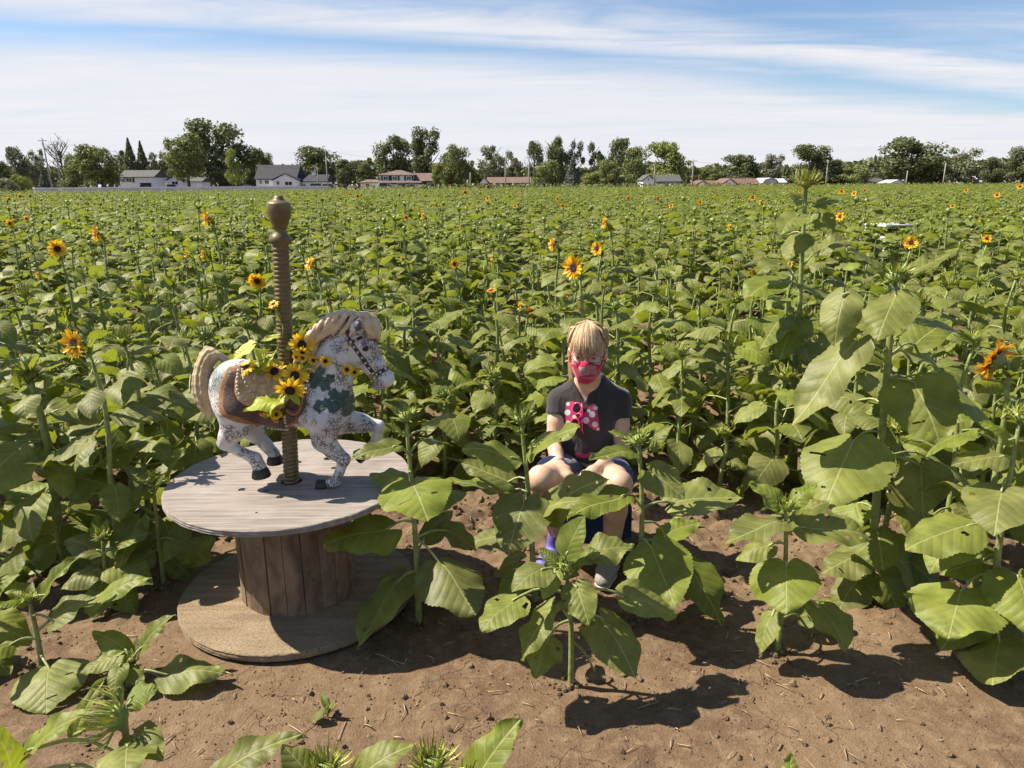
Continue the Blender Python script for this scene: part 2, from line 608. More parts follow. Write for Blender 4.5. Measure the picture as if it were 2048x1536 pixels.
nx, ny = len(gx), len(gy)
gv = np.stack([GX.ravel(), GY.ravel(), ground_z(GX, GY).ravel()], 1)
ii = (np.arange(nx - 1)[:, None] * ny + np.arange(ny - 1)[None, :]).ravel()
gf = np.stack([ii, ii + ny, ii + ny + 1, ii + 1], 1)
ground = mesh_obj('field_ground', gv, gf.tolist(), MAT['soil'])
ground['kind'] = 'structure'
ground['label'] = 'cracked brown soil of the sunflower field'


def gz(x, y):
    return float(ground_z(np.array([x]), np.array([y]))[0])


# crumbs and clods of soil, straw
def scatter_clods():
    rng = random.Random(4)
    mb = MB()
    ico = [(0, 0, 1), (0.9, 0, 0.4), (0.28, 0.85, 0.4), (-0.72, 0.53, 0.4), (-0.72, -0.53, 0.4), (0.28, -0.85, 0.4), (0.72, 0.53, -0.4), (-0.28, 0.85, -0.4), (-0.9, 0, -0.4), (-0.28, -0.85, -0.4), (0.72, -0.53, -0.4), (0, 0, -1)]
    fc = [(0, 1, 2), (0, 2, 3), (0, 3, 4), (0, 4, 5), (0, 5, 1), (1, 6, 2), (2, 7, 3), (3, 8, 4), (4, 9, 5), (5, 10, 1), (6, 7, 2), (7, 8, 3), (8, 9, 4), (9, 10, 5), (10, 6, 1), (11, 7, 6), (11, 8, 7), (11, 9, 8), (11, 10, 9), (11, 6, 10)]
    k = 0
    pts = []
    while k < 4600:
        y = rng.uniform(1.25, 5.2)
        x = rng.uniform(-0.72, 0.72) * y * 1.05
        dens = 0.9 if y > 2.6 else (0.8 if y < 1.72 else 0.25)
        if rng.random() > dens or (abs(x - SPC.x) ** 2 + abs(y - SPC.y) ** 2) < 0.25:
            continue
        pts.append((x, y, 0.004 + 0.021 * rng.random() ** 3 * (1 if dens > 0.5 else 0.5)))
        k += 1
    for _ in range(3200):                                # fine crumbs on the trodden strip
        y = 1.3 + 1.5 * rng.random()
        x = rng.uniform(-0.72, 0.72) * y * 1.05
        if (x - SPC.x) ** 2 + (y - SPC.y) ** 2 > 0.24:
            pts.append((x, y, rng.uniform(0.0018, 0.0045)))
    zs = ground_z(np.array([p[0] for p in pts]), np.array([p[1] for p in pts]))
    for (x, y, r), z in zip(pts, zs):
        e = Euler((rng.random() * 6, rng.random() * 6, rng.random() * 6))
        v = []
        for p in ico:
            q = Vector(p) * r * rng.uniform(0.65, 1.25)
            q.z *= 0.8
            q.rotate(e)
            v.append(q + Vector((x, y, z + r * 0.25)))
        mb.add(v, fc)
    o = mb.build('soil_clods', MAT['soil'], None, False)
    o['kind'] = 'stuff'
    o['label'] = 'loose brown clods and crumbs of soil'
    mb = MB()
    MAT['straw'] = plain('straw', (0.42, 0.31, 0.18), 0.7, 0.4, 40)
    n = 0
    while n < 620:
        y = rng.uniform(1.25, 4.2)
        x = rng.uniform(-0.72, 0.72) * y
        if (x - SPC.x) ** 2 + (y - SPC.y) ** 2 < 0.27:
            continue
        L, a = rng.uniform(0.012, 0.05) * (1 if rng.random() < 0.85 else 1.9), rng.uniform(0, 6.28)
        dx, dy = math.cos(a) * L, math.sin(a) * L
        wd = rng.uniform(0.0008, 0.0022)
        p0 = Vector((x, y, gz(x, y) + 0.004))
        p1 = Vector((x + dx, y + dy, gz(x + dx, y + dy) + 0.005 + rng.random() * 0.006))
        mb.tube([p0, (p0 + p1) / 2 + Vector((0, 0, 0.002)), p1], wd, 4)
        n += 1
    o = mb.build('straw_litter', MAT['straw'])
    o['kind'] = 'stuff'
    o['label'] = 'pale bits of straw and stalk lying on the soil'


scatter_clods()


# ------------------------------------------------------------------ cable spool
def wood(name, c1, c2, c3, gs=(3, 60, 3), rough=0.8, speck=0.0, knots=0.0):
    m_, t = new_mat(name)
    tc_ = t.n('ShaderNodeTexCoord')
    oi = t.n('ShaderNodeObjectInfo')
    off = t.vm('ADD', tc_.outputs['Object'], t.n('ShaderNodeCombineXYZ', {0: t.m('MULTIPLY', oi.outputs['Random'], 9.0), 1: t.m('MULTIPLY', oi.outputs['Random'], 5.0), 2: t.m('MULTIPLY', oi.outputs['Random'], 3.0)}).outputs[0])
    mpn = t.n('ShaderNodeMapping', {'Vector': off, 'Scale': gs})
    warp = t.vm('ADD', mpn.outputs[0], t.n('ShaderNodeVectorMath', {0: t.n('ShaderNodeTexNoise', {'Vector': off, 'Scale': 4.0, 'Detail': 2}).outputs[1], 'Scale': 0.9 + knots * 1.6}, operation='SCALE').outputs[0])
    g = t.noise(warp, 1.0, 6, 0.65)
    b = t.noise(off, 5.0, 4, 0.6)
    c1, c2, c3 = (tuple(q * 0.74 for q in cc) for cc in (c1, c2, c3))
    c = t.mix(t.ss(g, 0.32, 0.68), c1, c2)
    c = t.mix(t.m('MULTIPLY', t.ss(b, 0.45, 0.75), 0.55), c, c3)
    hgt = g
    if speck:
        sn = t.noise(off, 140.0, 3, 0.6)
        sm = t.ss(sn, 0.5, 0.66)
        c = t.mix(t.m('MULTIPLY', sm, speck), c, tuple(q * 0.3 for q in c1))
        hgt = t.m('SUBTRACT', g, t.m('MULTIPLY', sm, 0.6))
    bmp = t.n('ShaderNodeBump', {'Strength': 0.5, 'Distance': 0.004, 'Height': hgt})
    hv = t.n('ShaderNodeHueSaturation', {'Value': t.m('ADD', 0.86, t.m('MULTIPLY', oi.outputs['Random'], 0.26)), 'Color': c})
    finish(t, t.n('ShaderNodeBsdfPrincipled', {'Base Color': hv.outputs[0], 'Roughness': rough, 'Specular IOR Level': 0.25, 'Normal': bmp.outputs[0]}).outputs[0])
    return m_


MAT['ply_top'] = wood('weathered_plywood_top', (0.23, 0.195, 0.17), (0.40, 0.35, 0.315), (0.46, 0.415, 0.38), (4, 75, 20), knots=0.25)
MAT['ply_low'] = wood('weathered_plywood_bottom', (0.27, 0.195, 0.125), (0.40, 0.305, 0.195), (0.44, 0.35, 0.235), (3, 30, 20), speck=0.6)
MAT['stave'] = wood('spool_stave', (0.15, 0.10, 0.062), (0.34, 0.24, 0.155), (0.42, 0.31, 0.21), (16, 16, 2.0), knots=1.2)
MAT['dark_metal'] = plain('dark_metal', (0.05, 0.045, 0.04), 0.5, 0.3, 60, 0.2, metal=0.6)

SP_R, SP_T, SP_H = 0.460, 0.024, 0.50
spool = empty('cable_spool', (SPC.x, SPC.y, 0))
tag(spool, 'large weathered wooden cable spool standing upright under the carousel horse', 'cable spool')
rng = random.Random(2)


def flange(name, z0, z1, mat, holes):
    n = 120
    mb = MB()
    prof_r = [SP_R * (1 + 0.004 * math.sin(3 * a) + rng.uniform(-0.0022, 0.0022)) for a in np.linspace(0, 2 * math.pi, n, endpoint=False)]
    v, f = [], []
    levels = [(z0, -0.003), (z0 + 0.003, 0), (z0 + 0.008, -0.002), (z0 + 0.012, 0.0005), (z1 - 0.008, -0.002), (z1 - 0.003, 0), (z1, -0.003)]
    for z, dr in levels:
        for k in range(n):
            a = 2 * math.pi * k / n
            r = prof_r[k] + dr + rng.uniform(-0.0008, 0.0008)
            v.append((r * math.cos(a), r * math.sin(a), z))
    for i in range(len(levels) - 1):
        for k in range(n):
            a, b = i * n + k, i * n + (k + 1) % n
            f.append((a, b, b + n, a + n))
    f.append(tuple(range(n - 1, -1, -1)))
    f.append(tuple(range((len(levels) - 1) * n, len(levels) * n)))
    mb.add(v, f)
    o = mb.build(name, mat, spool, False)
    if holes:
        cb = MB()
        for x, y, r, dep in holes:
            cb.lathe([(r, z1 - dep), (r, z1 + 0.02)], 20, (x, y, 0))
        co = cb.build('cutter', None, None, False)
        md = o.modifiers.new('holes', 'BOOLEAN')
        md.operation, md.solver, md.object = 'DIFFERENCE', 'EXACT', co
        co.location = spool.location
        bpy.context.view_layer.update()
        dg = bpy.context.evaluated_depsgraph_get()
        me = bpy.data.meshes.new_from_object(o.evaluated_get(dg))
        o.modifiers.clear()
        o.data = me
        bpy.data.objects.remove(co)
    return o


TOPZ = SP_H
hl, bolts = [], []
for (hx, hy, r, dep, bolt) in [(583, 962, 0.041, 0.05, 0), (656, 917, 0.018, 0.05, 0), (533, 981, 0.012, 0.05, 0), (513, 1025, 0.005, 0.012, 0), (484, 979, 0.014, 0.006, 1), (560, 994, 0.014, 0.006, 1), (669, 936, 0.014, 0.006, 1), (598, 924, 0.013, 0.006, 1)]:
    p = gnd(hx, hy, TOPZ)
    hl.append((p.x - SPC.x, p.y - SPC.y, r, dep))
    if bolt:
        bolts.append((p.x - SPC.x, p.y - SPC.y))
top_fl = flange('top_flange', TOPZ - SP_T, TOPZ, MAT['ply_top'], hl)
low_fl = flange('bottom_flange', 0.0, 0.028, MAT['ply_low'], None)
for x, y in bolts:
    MB().lathe([(0.009, TOPZ - 0.0058), (0.009, TOPZ - 0.002), (0.005, TOPZ - 0.001)], 12, (x, y, 0)).build('bolt', MAT['dark_metal'], spool, True)
CORE_R, NST = 0.222, 21
for k in range(NST):
    a0, a1 = 2 * math.pi * (k + 0.02) / NST, 2 * math.pi * (k + 0.98) / NST
    dr = rng.uniform(-0.003, 0.003)
    v = []
    for z in (0.028, TOPZ - SP_T):
        for r in (CORE_R - 0.022 + dr, CORE_R + dr):
            for a in (a0, (a0 + a1) / 2, a1):
                rr = r if a != (a0 + a1) / 2 else r + 0.0006
                v.append((rr * math.cos(a), rr * math.sin(a), z))
    f = [(0, 1, 4, 3), (1, 2, 5, 4), (9, 10, 7, 6), (10, 11, 8, 7), (3, 4, 10, 9), (4, 5, 11, 10), (1, 0, 6, 7), (2, 1, 7, 8), (0, 3, 9, 6), (5, 2, 8, 11)]
    mesh_obj('stave', v, f, MAT['stave'], spool, False)
MB().lathe([(CORE_R - 0.03, 0.029), (CORE_R - 0.03, TOPZ - SP_T - 0.001)], 32).build('inner_core', MAT['dark_metal'], spool, False)

# ------------------------------------------------------------------ sunflower leaves, buds, flowers
def blade(ns, nt, W, droop, fold, wave, rng, serr=0.0, cup=0.0):
    """heart shaped blade: base at the origin, tip along +Y (length 1), upper face +Z"""
    ph, ph2 = rng.uniform(0, 6.28), rng.uniform(0, 6.28)
    asym = rng.uniform(-0.06, 0.06)
    s = np.linspace(0, 1, ns + 1)
    tt = np.linspace(-1, 1, 2 * nt + 1)
    S, T = np.meshgrid(s, tt, indexing='ij')
    w = 1.906 * (S + 0.004) ** 0.30 * (1 - S) ** 0.80 * 0.5 * W
    w = w * (1 + asym * np.sign(T))
    edge = np.abs(T) > 0.99
    if serr:
        saw = np.where(np.arange(ns + 1) % 2 == 0, 1.0, -1.0)[:, None]
        w = np.where(edge, w * (1 + serr * saw), w)
    x = T * w
    y = S - 0.17 * (1 - S) ** 3 * np.sin(np.pi * 0.72 * np.abs(T))
    u, v = x.copy(), y.copy()
    aT = np.abs(T)
    z = fold * np.abs(x) + cup * x * x
    z = z + wave * np.sin(S * 9 + ph + 1.5 * np.sign(T)) * aT ** 2 + wave * 0.7 * np.sin(S * 17 + ph2) * aT ** 3
    z = z + 0.0032 * np.cos(2 * np.pi * 6.3 * (y - 0.8 * np.abs(x))) * np.minimum(1, aT * 3) * (1 - aT ** 4)
    z = z + 0.03 * np.sin(x * 7 + ph2) * np.sin(y * 6 + ph)
    z = z - 0.012 * np.exp(-(x / 0.02) ** 2)
    z = z + rng.uniform(-0.35, 0.35) * x * S ** 1.5
    # bend along the length
    yy = np.clip(y, 0, 1)
    n = 24
    ys = np.linspace(0, 1, n)
    th = -droop * (ys - 0.25 * np.exp(-ys * 4)) ** 1.0
    cy = np.concatenate([[0], np.cumsum(np.cos(th[:-1]) / (n - 1))])
    cz = np.concatenate([[0], np.cumsum(np.sin(th[:-1]) / (n - 1))])
    a = np.interp(yy, ys, th)
    by, bz = np.interp(yy, ys, cy), np.interp(yy, ys, cz)
    Y = by - z * np.sin(a) + np.minimum(y, 0)
    Z = bz + z * np.cos(a)
    # bring the tip back to the +Y axis
    tip = np.array([cy[-1], cz[-1]])
    L = np.hypot(*tip)
    ca, sa = tip[0] / L, tip[1] / L
    Y, Z = (Y * ca + Z * sa) / L, (-Y * sa + Z * ca) / L
    V = np.stack([x / L, Y, Z], -1).reshape(-1, 3)
    UV = np.stack([u, v], -1).reshape(-1, 2)
    m2 = 2 * nt + 1
    F = []
    for i in range(ns):
        for j in range(m2 - 1):
            a_ = i * m2 + j
            F.append((a_, a_ + 1, a_ + 1 + m2, a_ + m2))
    return V, F, UV


LEAFM = [MAT['leaf'], MAT['petiole']]
YOUNGM = [MAT['young'], MAT['petiole']]


def leaf_proto(seed, ns=10, nt=3, kind='leaf'):
    """a whole leaf in plant space: attach point at origin, grows along +Y, blade length 1"""
    rng = random.Random(seed)
    mb = MB()
    if kind == 'leaf':
        pl, rise = rng.uniform(0.4, 0.75), rng.uniform(0.10, 0.45)
        bend = rng.uniform(0.15, 0.75)
        V, F, UV = blade(ns, nt, rng.uniform(0.72, 0.98), rng.uniform(0.3, 1.25), rng.uniform(-0.28, 0.22), rng.uniform(0.015, 0.05), rng, 0.03, rng.uniform(-0.6, 0.2))
        base = Vector((0, pl, rise))
        rot = Euler((-bend, rng.uniform(-0.4, 0.4), rng.uniform(-0.25, 0.25)))
        mb.tube(curve_pts([(0, 0, 0), (0, pl * 0.5, rise * 0.8), base], 5), [0.030, 0.024, 0.022, 0.02, 0.018], 5, 1, False)
    else:
        V, F, UV = blade(ns, nt, rng.uniform(0.36, 0.55), rng.uniform(-0.2, 0.7), rng.uniform(0.15, 0.5), rng.uniform(0.01, 0.03), rng, 0.03)
        base = Vector((0, 0.10, 0.06))
        rot = Euler((rng.uniform(0.15, 0.9), 0, 0))
        mb.tube([(0, 0, 0), (0, 0.05, 0.02), base], [0.03, 0.025, 0.02], 5, 1, False)
    M3 = np.array(rot.to_matrix())
    V = V @ M3.T + np.array(base)
    mb.add(V, F, UV, 0)
    return mb.mesh('leaf', LEAFM if kind == 'leaf' else YOUNGM)


LEAVES = [leaf_proto(100 + i) for i in range(14)]
YOUNG = [leaf_proto(200 + i, 8, 2, 'young') for i in range(6)]


def bud_mesh(seed, nbr=34, yellow=0.3, thin=0.8, long=1.15):
    """closed flower bud of radius 1 facing +Z with pointed bracts"""
    rng = random.Random(seed)
    mb = MB()
    mb.lathe([(0.25, -0.75), (0.7, -0.5), (0.95, -0.1), (0.9, 0.2), (0.55, 0.42), (0.05, 0.48)], 12, fm=0)
    for k in range(nbr):
        lay = k % 3
        a = 2 * math.pi * k / nbr + rng.uniform(-0.15, 0.15)
        r0, z0 = (0.92, 0.85, 0.6)[lay], (-0.15, 0.1, 0.3)[lay]
        out_, up = (1.15, 0.75, 0.25)[lay] * rng.uniform(0.6, 1.2), (0.5, 0.9, 0.95)[lay] * rng.uniform(0.7, 1.25)
        wd = rng.uniform(0.12, 0.21) * thin
        out_, up = out_ * long, up * long
        tx = np.array([-math.sin(a), math.cos(a), 0])
        rd = np.array([math.cos(a), math.sin(a), 0])
        p = [rd * r0 + np.array([0, 0, z0]), rd * (r0 + out_ * 0.55) + np.array([0, 0, z0 + up * 0.35]), rd * (r0 + out_ * 0.85) + np.array([0, 0, z0 + up * 0.8]), rd * (r0 + out_ * 0.8 + rng.uniform(-0.25, 0.3)) + np.array([0, 0, z0 + up * 1.35])]
        ws = [wd, wd * 0.95, wd * 0.45]
        v = []
        for q, ww in zip(p[:3], ws):
            v += [q - tx * ww, q + rd * 0.05 - np.array([0, 0, 0.04]), q + tx * ww]
        v.append(p[3])
        f = [(0, 1, 4, 3), (1, 2, 5, 4), (3, 4, 7, 6), (4, 5, 8, 7), (6, 7, 9), (7, 8, 9)]
        mb.add(v, f, None, 1 if rng.random() < yellow else 0)
    return mb.mesh('bud', [MAT['bract'], MAT['bract_yellow']])


BUDS = [bud_mesh(300, 33, 0.15), bud_mesh(301, 39, 0.35), bud_mesh(302, 33, 0.75), bud_mesh(303, 81, 0.8, 0.55, 1.5)]


def petal_mesh(seed, L=1.0, W=0.28):
    rng = random.Random(seed)
    V, UVs = [], []
    n = 5
    cur = rng.uniform(-0.35, 0.25)
    tw = rng.uniform(-0.3, 0.3)
    for i in range(n + 1):
        s = i / n
        w_ = W * (0.5 + 1.1 * s) * (1 - s ** 3.2) ** 0.8 if s < 1 else 0.0
        z = cur * s * s
        for j, tt in enumerate((-1, 0, 1)):
            V.append((tt * w_ * 0.5, s * L, z + 0.05 * abs(tt) + tw * tt * w_ * s))
            UVs.append((0, s))
    F = []
    for i in range(n):
        for j in range(2):
            a = i * 3 + j
            F.append((a, a + 1, a + 4, a + 3))
    return V, F, UVs


def flower_parts(petal_mat, seed=0, n=26):
    """meshes of an open flower head of outer radius 1 facing +Z: disc, green calyx, single petals"""
    rng = random.Random(seed)
    d = MB().lathe([(0.31, -0.02), (0.33, 0.04), (0.29, 0.09), (0.20, 0.08), (0.10, 0.05), (0.02, 0.04)], 20)
    for k in range(26):                                   # ring of florets
        a = 2 * math.pi * k / 26
        d.ball((0.305 * math.cos(a), 0.305 * math.sin(a), 0.06), 0.038, 5, 4)
    disc = d.mesh('disc', [MAT['disc']])
    g = MB().lathe([(0.10, -0.42), (0.25, -0.36), (0.42, -0.16), (0.44, -0.02), (0.30, 0.0)], 14)
    for k in range(16):
        a = 2 * math.pi * (k + 0.5) / 16
        rd, tx = np.array([math.cos(a), math.sin(a), 0]), np.array([-math.sin(a), math.cos(a), 0])
        b0, b1, b2 = rd * 0.38 + np.array([0, 0, -0.2]), rd * 0.58 + np.array([0, 0, -0.14]), rd * 0.80 + np.array([0, 0, -0.12 + rng.uniform(-0.1, 0.05)])
        g.add([b0 - tx * 0.1, b0 + tx * 0.1, b1 + tx * 0.09, b1 - tx * 0.09, b2], [(0, 1, 2, 3), (3, 2, 4)])
    cal = g.mesh('calyx', [MAT['stem']])
    pet = []
    for k in range(5):
        V, F, U = petal_mesh(seed * 50 + k, 0.74, 0.27)
        pet.append(MB().add(V, F, U).mesh('petal', [petal_mat]))
    ring = MB()
    spots = []
    for lay in range(2):
        for k in range(n // 2 + 2):
            a = 2 * math.pi * (k + 0.5 * lay) / (n // 2 + 2) + rng.uniform(-0.1, 0.1)
            tilt = rng.uniform(-0.15, 0.35) - 0.1 * lay
            sc = rng.uniform(0.82, 1.08)
            spots.append((a, tilt, sc, rng.randrange(5), lay))
            V, F, U = petal_mesh(seed * 99 + len(spots), 0.74 * sc, 0.27)
            M3 = Matrix.Rotation(a - math.pi / 2, 3, 'Z') @ Matrix.Rotation(tilt, 3, 'X')
            ring.add([M3 @ Vector(q) + Vector((0.28 * math.cos(a), 0.28 * math.sin(a), -0.015 * lay)) for q in V], F, U)
    ringm = ring.mesh('petals', [petal_mat])
    return dict(disc=disc, calyx=cal, pet=pet, ring=ringm, spots=spots)


FLW = {'y': flower_parts(MAT['petal'], 1), 'o': flower_parts(MAT['petal_orange'], 2)}


def add_flower(parent, loc, face, radius, kind='y', single=False):
    """flower head as a part of its plant; near ones carry every petal as a piece"""
    fm = FLW[kind]
    q = Vector(face).normalized().to_track_quat('Z', 'Y')
    h = inst('flower_head', fm['calyx'], parent, loc, q.to_euler(), radius)
    inst('disc', fm['disc'], h)
    if single:
        for a, tilt, sc, k, lay in fm['spots']:
            o = inst('petal', fm['pet'][k], h, (0.28 * math.cos(a), 0.28 * math.sin(a), -0.015 * lay), (0, 0, 0), sc)
            o.rotation_euler = (Matrix.Rotation(a - math.pi / 2, 3, 'Z') @ Matrix.Rotation(tilt, 3, 'X')).to_euler()
    else:
        inst('petals', fm['ring'], h)
    return h


# ---- free standing plants grown by rule
STEMS = {}


def stem_mesh(H, r, bend, key):
    k = (round(H, 1), key)
    if k not in STEMS:
        rng = random.Random(key)
        a = rng.uniform(0, 6.28)
        pts = curve_pts([(0, 0, -0.04), (0.01 * math.cos(a), 0.01 * math.sin(a), k[0] * 0.4), (0.03 * math.cos(a + 1), 0.03 * math.sin(a + 1), k[0] * 0.75), (0, 0, k[0])], 8)
        mb = MB().tube(pts, [r * 1.15, r * 1.1, r, r * 0.92, r * 0.85, r * 0.75, r * 0.62, r * 0.5], 7)
        STEMS[k] = mb.mesh('stem', [MAT['stem']])
    return STEMS[k]


def grow(x, y, H, rng, nleaf=12, leaf=0.17, top='bud', face=None, fr=0.055, fkind='y', single=False, first=0.15, name='sunflower_plant', budr=0.026, z=None, tip=None):
    z = gz(x, y) if z is None else z
    root = empty(name, (x, y, z), rng.uniform(-0.2, 0.2))
    hs = round(H, 1)
    st = inst('stem', stem_mesh(H, 0.012, 0, rng.randrange(4)), root, (0, 0, 0), (0, 0, 0), (1, 1, H / hs))
    ang = rng.uniform(0, 6.28)
    for k in range(nleaf):
        f = first + (0.97 - first) * (k + rng.uniform(0, 0.6)) / nleaf
        ang += 2.4 + rng.uniform(-0.4, 0.4)
        s = leaf * (1.0 if f < 0.6 else 1.0 - 0.85 * (f - 0.6)) * rng.uniform(0.75, 1.2)
        inst('leaf', rng.choice(LEAVES), root, (0, 0, f * H), (rng.uniform(-0.25, 0.2) + (f - 0.6) * 0.7, 0, ang), s)
    for k in range(5):
        ang += 1.3 + rng.uniform(-0.3, 0.3)
        inst('leaf', rng.choice(YOUNG), root, (0, 0, H - 0.02), (rng.uniform(-0.1, 0.4), 0, ang), leaf * rng.uniform(0.35, 0.65))
    if top == 'bud':
        inst('bud', rng.choice(BUDS), root, (0, 0, H + 0.012), (rng.uniform(-0.5, 0.5), rng.uniform(-0.5, 0.5), rng.uniform(0, 6)), budr * rng.uniform(0.8, 1.25))
    elif top == 'flower':
        f = Vector(face).normalized()
        f.rotate(Euler((0, 0, -root.rotation_euler.z)))
        neck = Vector((0, 0, H))
        head = neck + Vector((f.x, f.y, 0)) * 0.05 + Vector((0, 0, 0.03))
        MB().tube(curve_pts([neck - Vector((0, 0, 0.03)), neck + Vector((f.x * 0.01, f.y * 0.01, 0.03)), head - f * fr * 0.4], 6), [0.0065] * 6, 6).build('neck', MAT['stem'], root)
        add_flower(root, head, f, fr, fkind, single)
    return root


def at_height(px, py, z):
    return gnd(px, py, z)


def leaf_hero(parent, org, A, B, T, wr, roll, rng, droop=0.5, young=False, wave=0.03, fold=None, mats=None, pr=0.0042, nrm=None):
    """one leaf of a foreground plant: petiole from A to B, blade from B to T (world points)"""
    chord = T - B
    L = chord.length
    yv = chord.normalized()
    if nrm is None:
        want = (Vector((0, 0, CAMH)) - B).normalized() * 0.5 + Vector((0, 0, 1)) * 0.75 + sun_dir * 0.2
    else:
        want = Vector(nrm)
    zv = (want - yv * want.dot(yv)).normalized()
    zv.rotate(Matrix.Rotation(roll, 3, yv))
    xv = yv.cross(zv)
    fold = rng.uniform(-0.25, 0.12) if fold is None else fold
    wave = wave * rng.uniform(0.8, 1.9)
    V, F, UV = blade(36, 5, wr * 1.02, droop, fold, wave, rng, 0.022, rng.uniform(-0.5, 0.1))
    if rng.random() < 0.5 and mats is None:                    # insect damage
        drop = set()
        for _ in range(rng.randint(1, 3)):
            q = rng.randrange(3, 32) * 10 + rng.choice([0, 1, 2, 3, 6, 7, 8, 9])
            drop |= {q, q + rng.choice([0, 1, 10, -10])}
        F = [f_ for i_, f_ in enumerate(F) if i_ not in drop]
    M3 = np.array([list(xv), list(yv), list(zv)])
    W = (V * L) @ M3 + np.array(B)
    mb = MB().add(W - np.array(org), F, UV, 0)
    mid = (A + B) / 2 + Vector((0, 0, 0.14 * (B - A).length)) + (B - A).cross(Vector((0, 0, 1))) * 0.05
    pts = curve_pts([A - org, mid - org, B - org, B + chord * 0.06 - zv * 0.002 - org], 8)
    mb.tube(pts, [pr * 1.5, pr * 1.15, pr, pr, pr, pr * 0.9, pr * 0.85, pr * 0.5], 6, 1, False)
    return mb.build('leaf', None, parent, True, mats or (YOUNGM if young else LEAFM))


BASES = []


def hero(label, base, top, leaves, Y=None, r0=0.013, r1=0.006, mid=None, bud=None, budr=0.03, seed=1, name='sunflower_plant', group=None, budface=None, basez=None, budk=1, tuft=0, tuftl=0.07, cat='sunflower'):
    """foreground plant set out from where its stem and leaves stand in the photograph.
    leaves: (px,py on stem, px,py leaf base, px,py tip, width/length, depth of base, depth of tip, options)"""
    rng = random.Random(seed)
    if Y is None:
        g = gnd(*base)
        Y = g.y
    g = at(base[0], base[1], Y)
    zb = gz(g.x, Y) if basez is None else basez
    g.z = zb
    tp = at(top[0], top[1], Y)
    root = empty(name, g)
    tag(root, label, cat, group)
    BASES.append((g.x, g.y, zb))
    m_ = at(mid[0], mid[1], Y) if mid else (g + tp) / 2
    ctrl = [g - Vector((0, 0, 0.05)), m_, tp]
    pts = curve_pts(ctrl, 14)
    MB().tube([p - g for p in pts], list(np.linspace(r0, r1, 14)), 10).build('stem', MAT['stem'], root)

    def on_stem(py):
        best = min(pts, key=lambda p: abs(project(p)[1] - py))
        return best
    for lf in leaves:
        ay, bx, by, tx, ty, wr, db, dt = lf[:8]
        op = lf[8] if len(lf) > 8 else {}
        dt = db + (dt - db) * 2.1 if dt < db else dt
        B, T = at(bx, by, Y + db), at(tx, ty, Y + dt)
        leaf_hero(root, g, on_stem(ay), B, T, wr, op.get('roll', 0.0), rng, op.get('droop', 0.5), op.get('young', False), op.get('wave', 0.03), op.get('fold'), op.get('mats'), op.get('pr', 0.0042), op.get('n'))
    for k in range(tuft):
        inst('leaf', rng.choice(YOUNG), root, tp - g - Vector((0, 0, 0.015)), (rng.uniform(0, 0.6), 0, k * 1.3 + rng.uniform(-0.3, 0.3)), tuftl * rng.uniform(0.7, 1.3))
    if bud:
        fdir = Vector(budface or (0, -0.25, 1)).normalized()
        inst('bud', BUDS[budk], root, tp - g + fdir * budr * 0.5, fdir.to_track_quat('Z', 'Y').to_euler(), budr)
    return root


def project(p):
    d = CAMR.transposed() @ (Vector(p) - Vector((0, 0, CAMH)))
    return 1024 + FPX * d.x / -d.z, 768 - FPX * d.y / -d.z

# ------------------------------------------------------------------ foreground plants
yg = {'young': True}
hero('sunflower plant with broad heart leaves standing between the spool and the seated girl', (838, 1240), (812, 838), [
    (930, 822, 962, 856, 1042, 1.08, -0.07, -0.17, {'droop': 0.4, 'fold': -0.05}),
    (1050, 778, 1056, 646, 1090, 0.80, -0.03, -0.08, {'droop': 0.3, 'fold': -0.1}),
    (1130, 790, 1172, 716, 1298, 0.78, -0.06, -0.16, {'droop': 0.3, 'roll': 0.35}),
    (1090, 880, 1126, 952, 1230, 0.98, -0.05, -0.14, {'droop': 0.4, 'roll': -0.25}),
    (990, 808, 962, 738, 948, 0.70, 0.06, 0.12, {}),
    (915, 790, 892, 700, 922, 0.52, -0.03, -0.06, {'fold': 0.2}),
    (900, 848, 878, 906, 893, 0.75, 0.02, 0.06, {'roll': -0.5}),
    (1085, 895, 1062, 950, 1098, 0.80, 0.08, 0.12, {}),
    (875, 850, 862, 900, 828, 0.45, 0.05, 0.10, yg), (865, 806, 866, 772, 846, 0.5, -0.01, -0.02, yg),
    (1120, 850, 1075, 905, 1020, 0.7, 0.12, 0.2, {}), (1150, 850, 1165, 925, 1190, 0.8, 0.1, 0.15, {}), (1160, 815, 1165, 760, 1150, 0.8, 0.1, 0.18, {}),
    (1010, 860, 1000, 935, 985, 0.8, 0.06, 0.12, {}),
], mid=(830, 1060), bud=1, budr=0.027, seed=11, budk=0, tuft=5, tuftl=0.06)

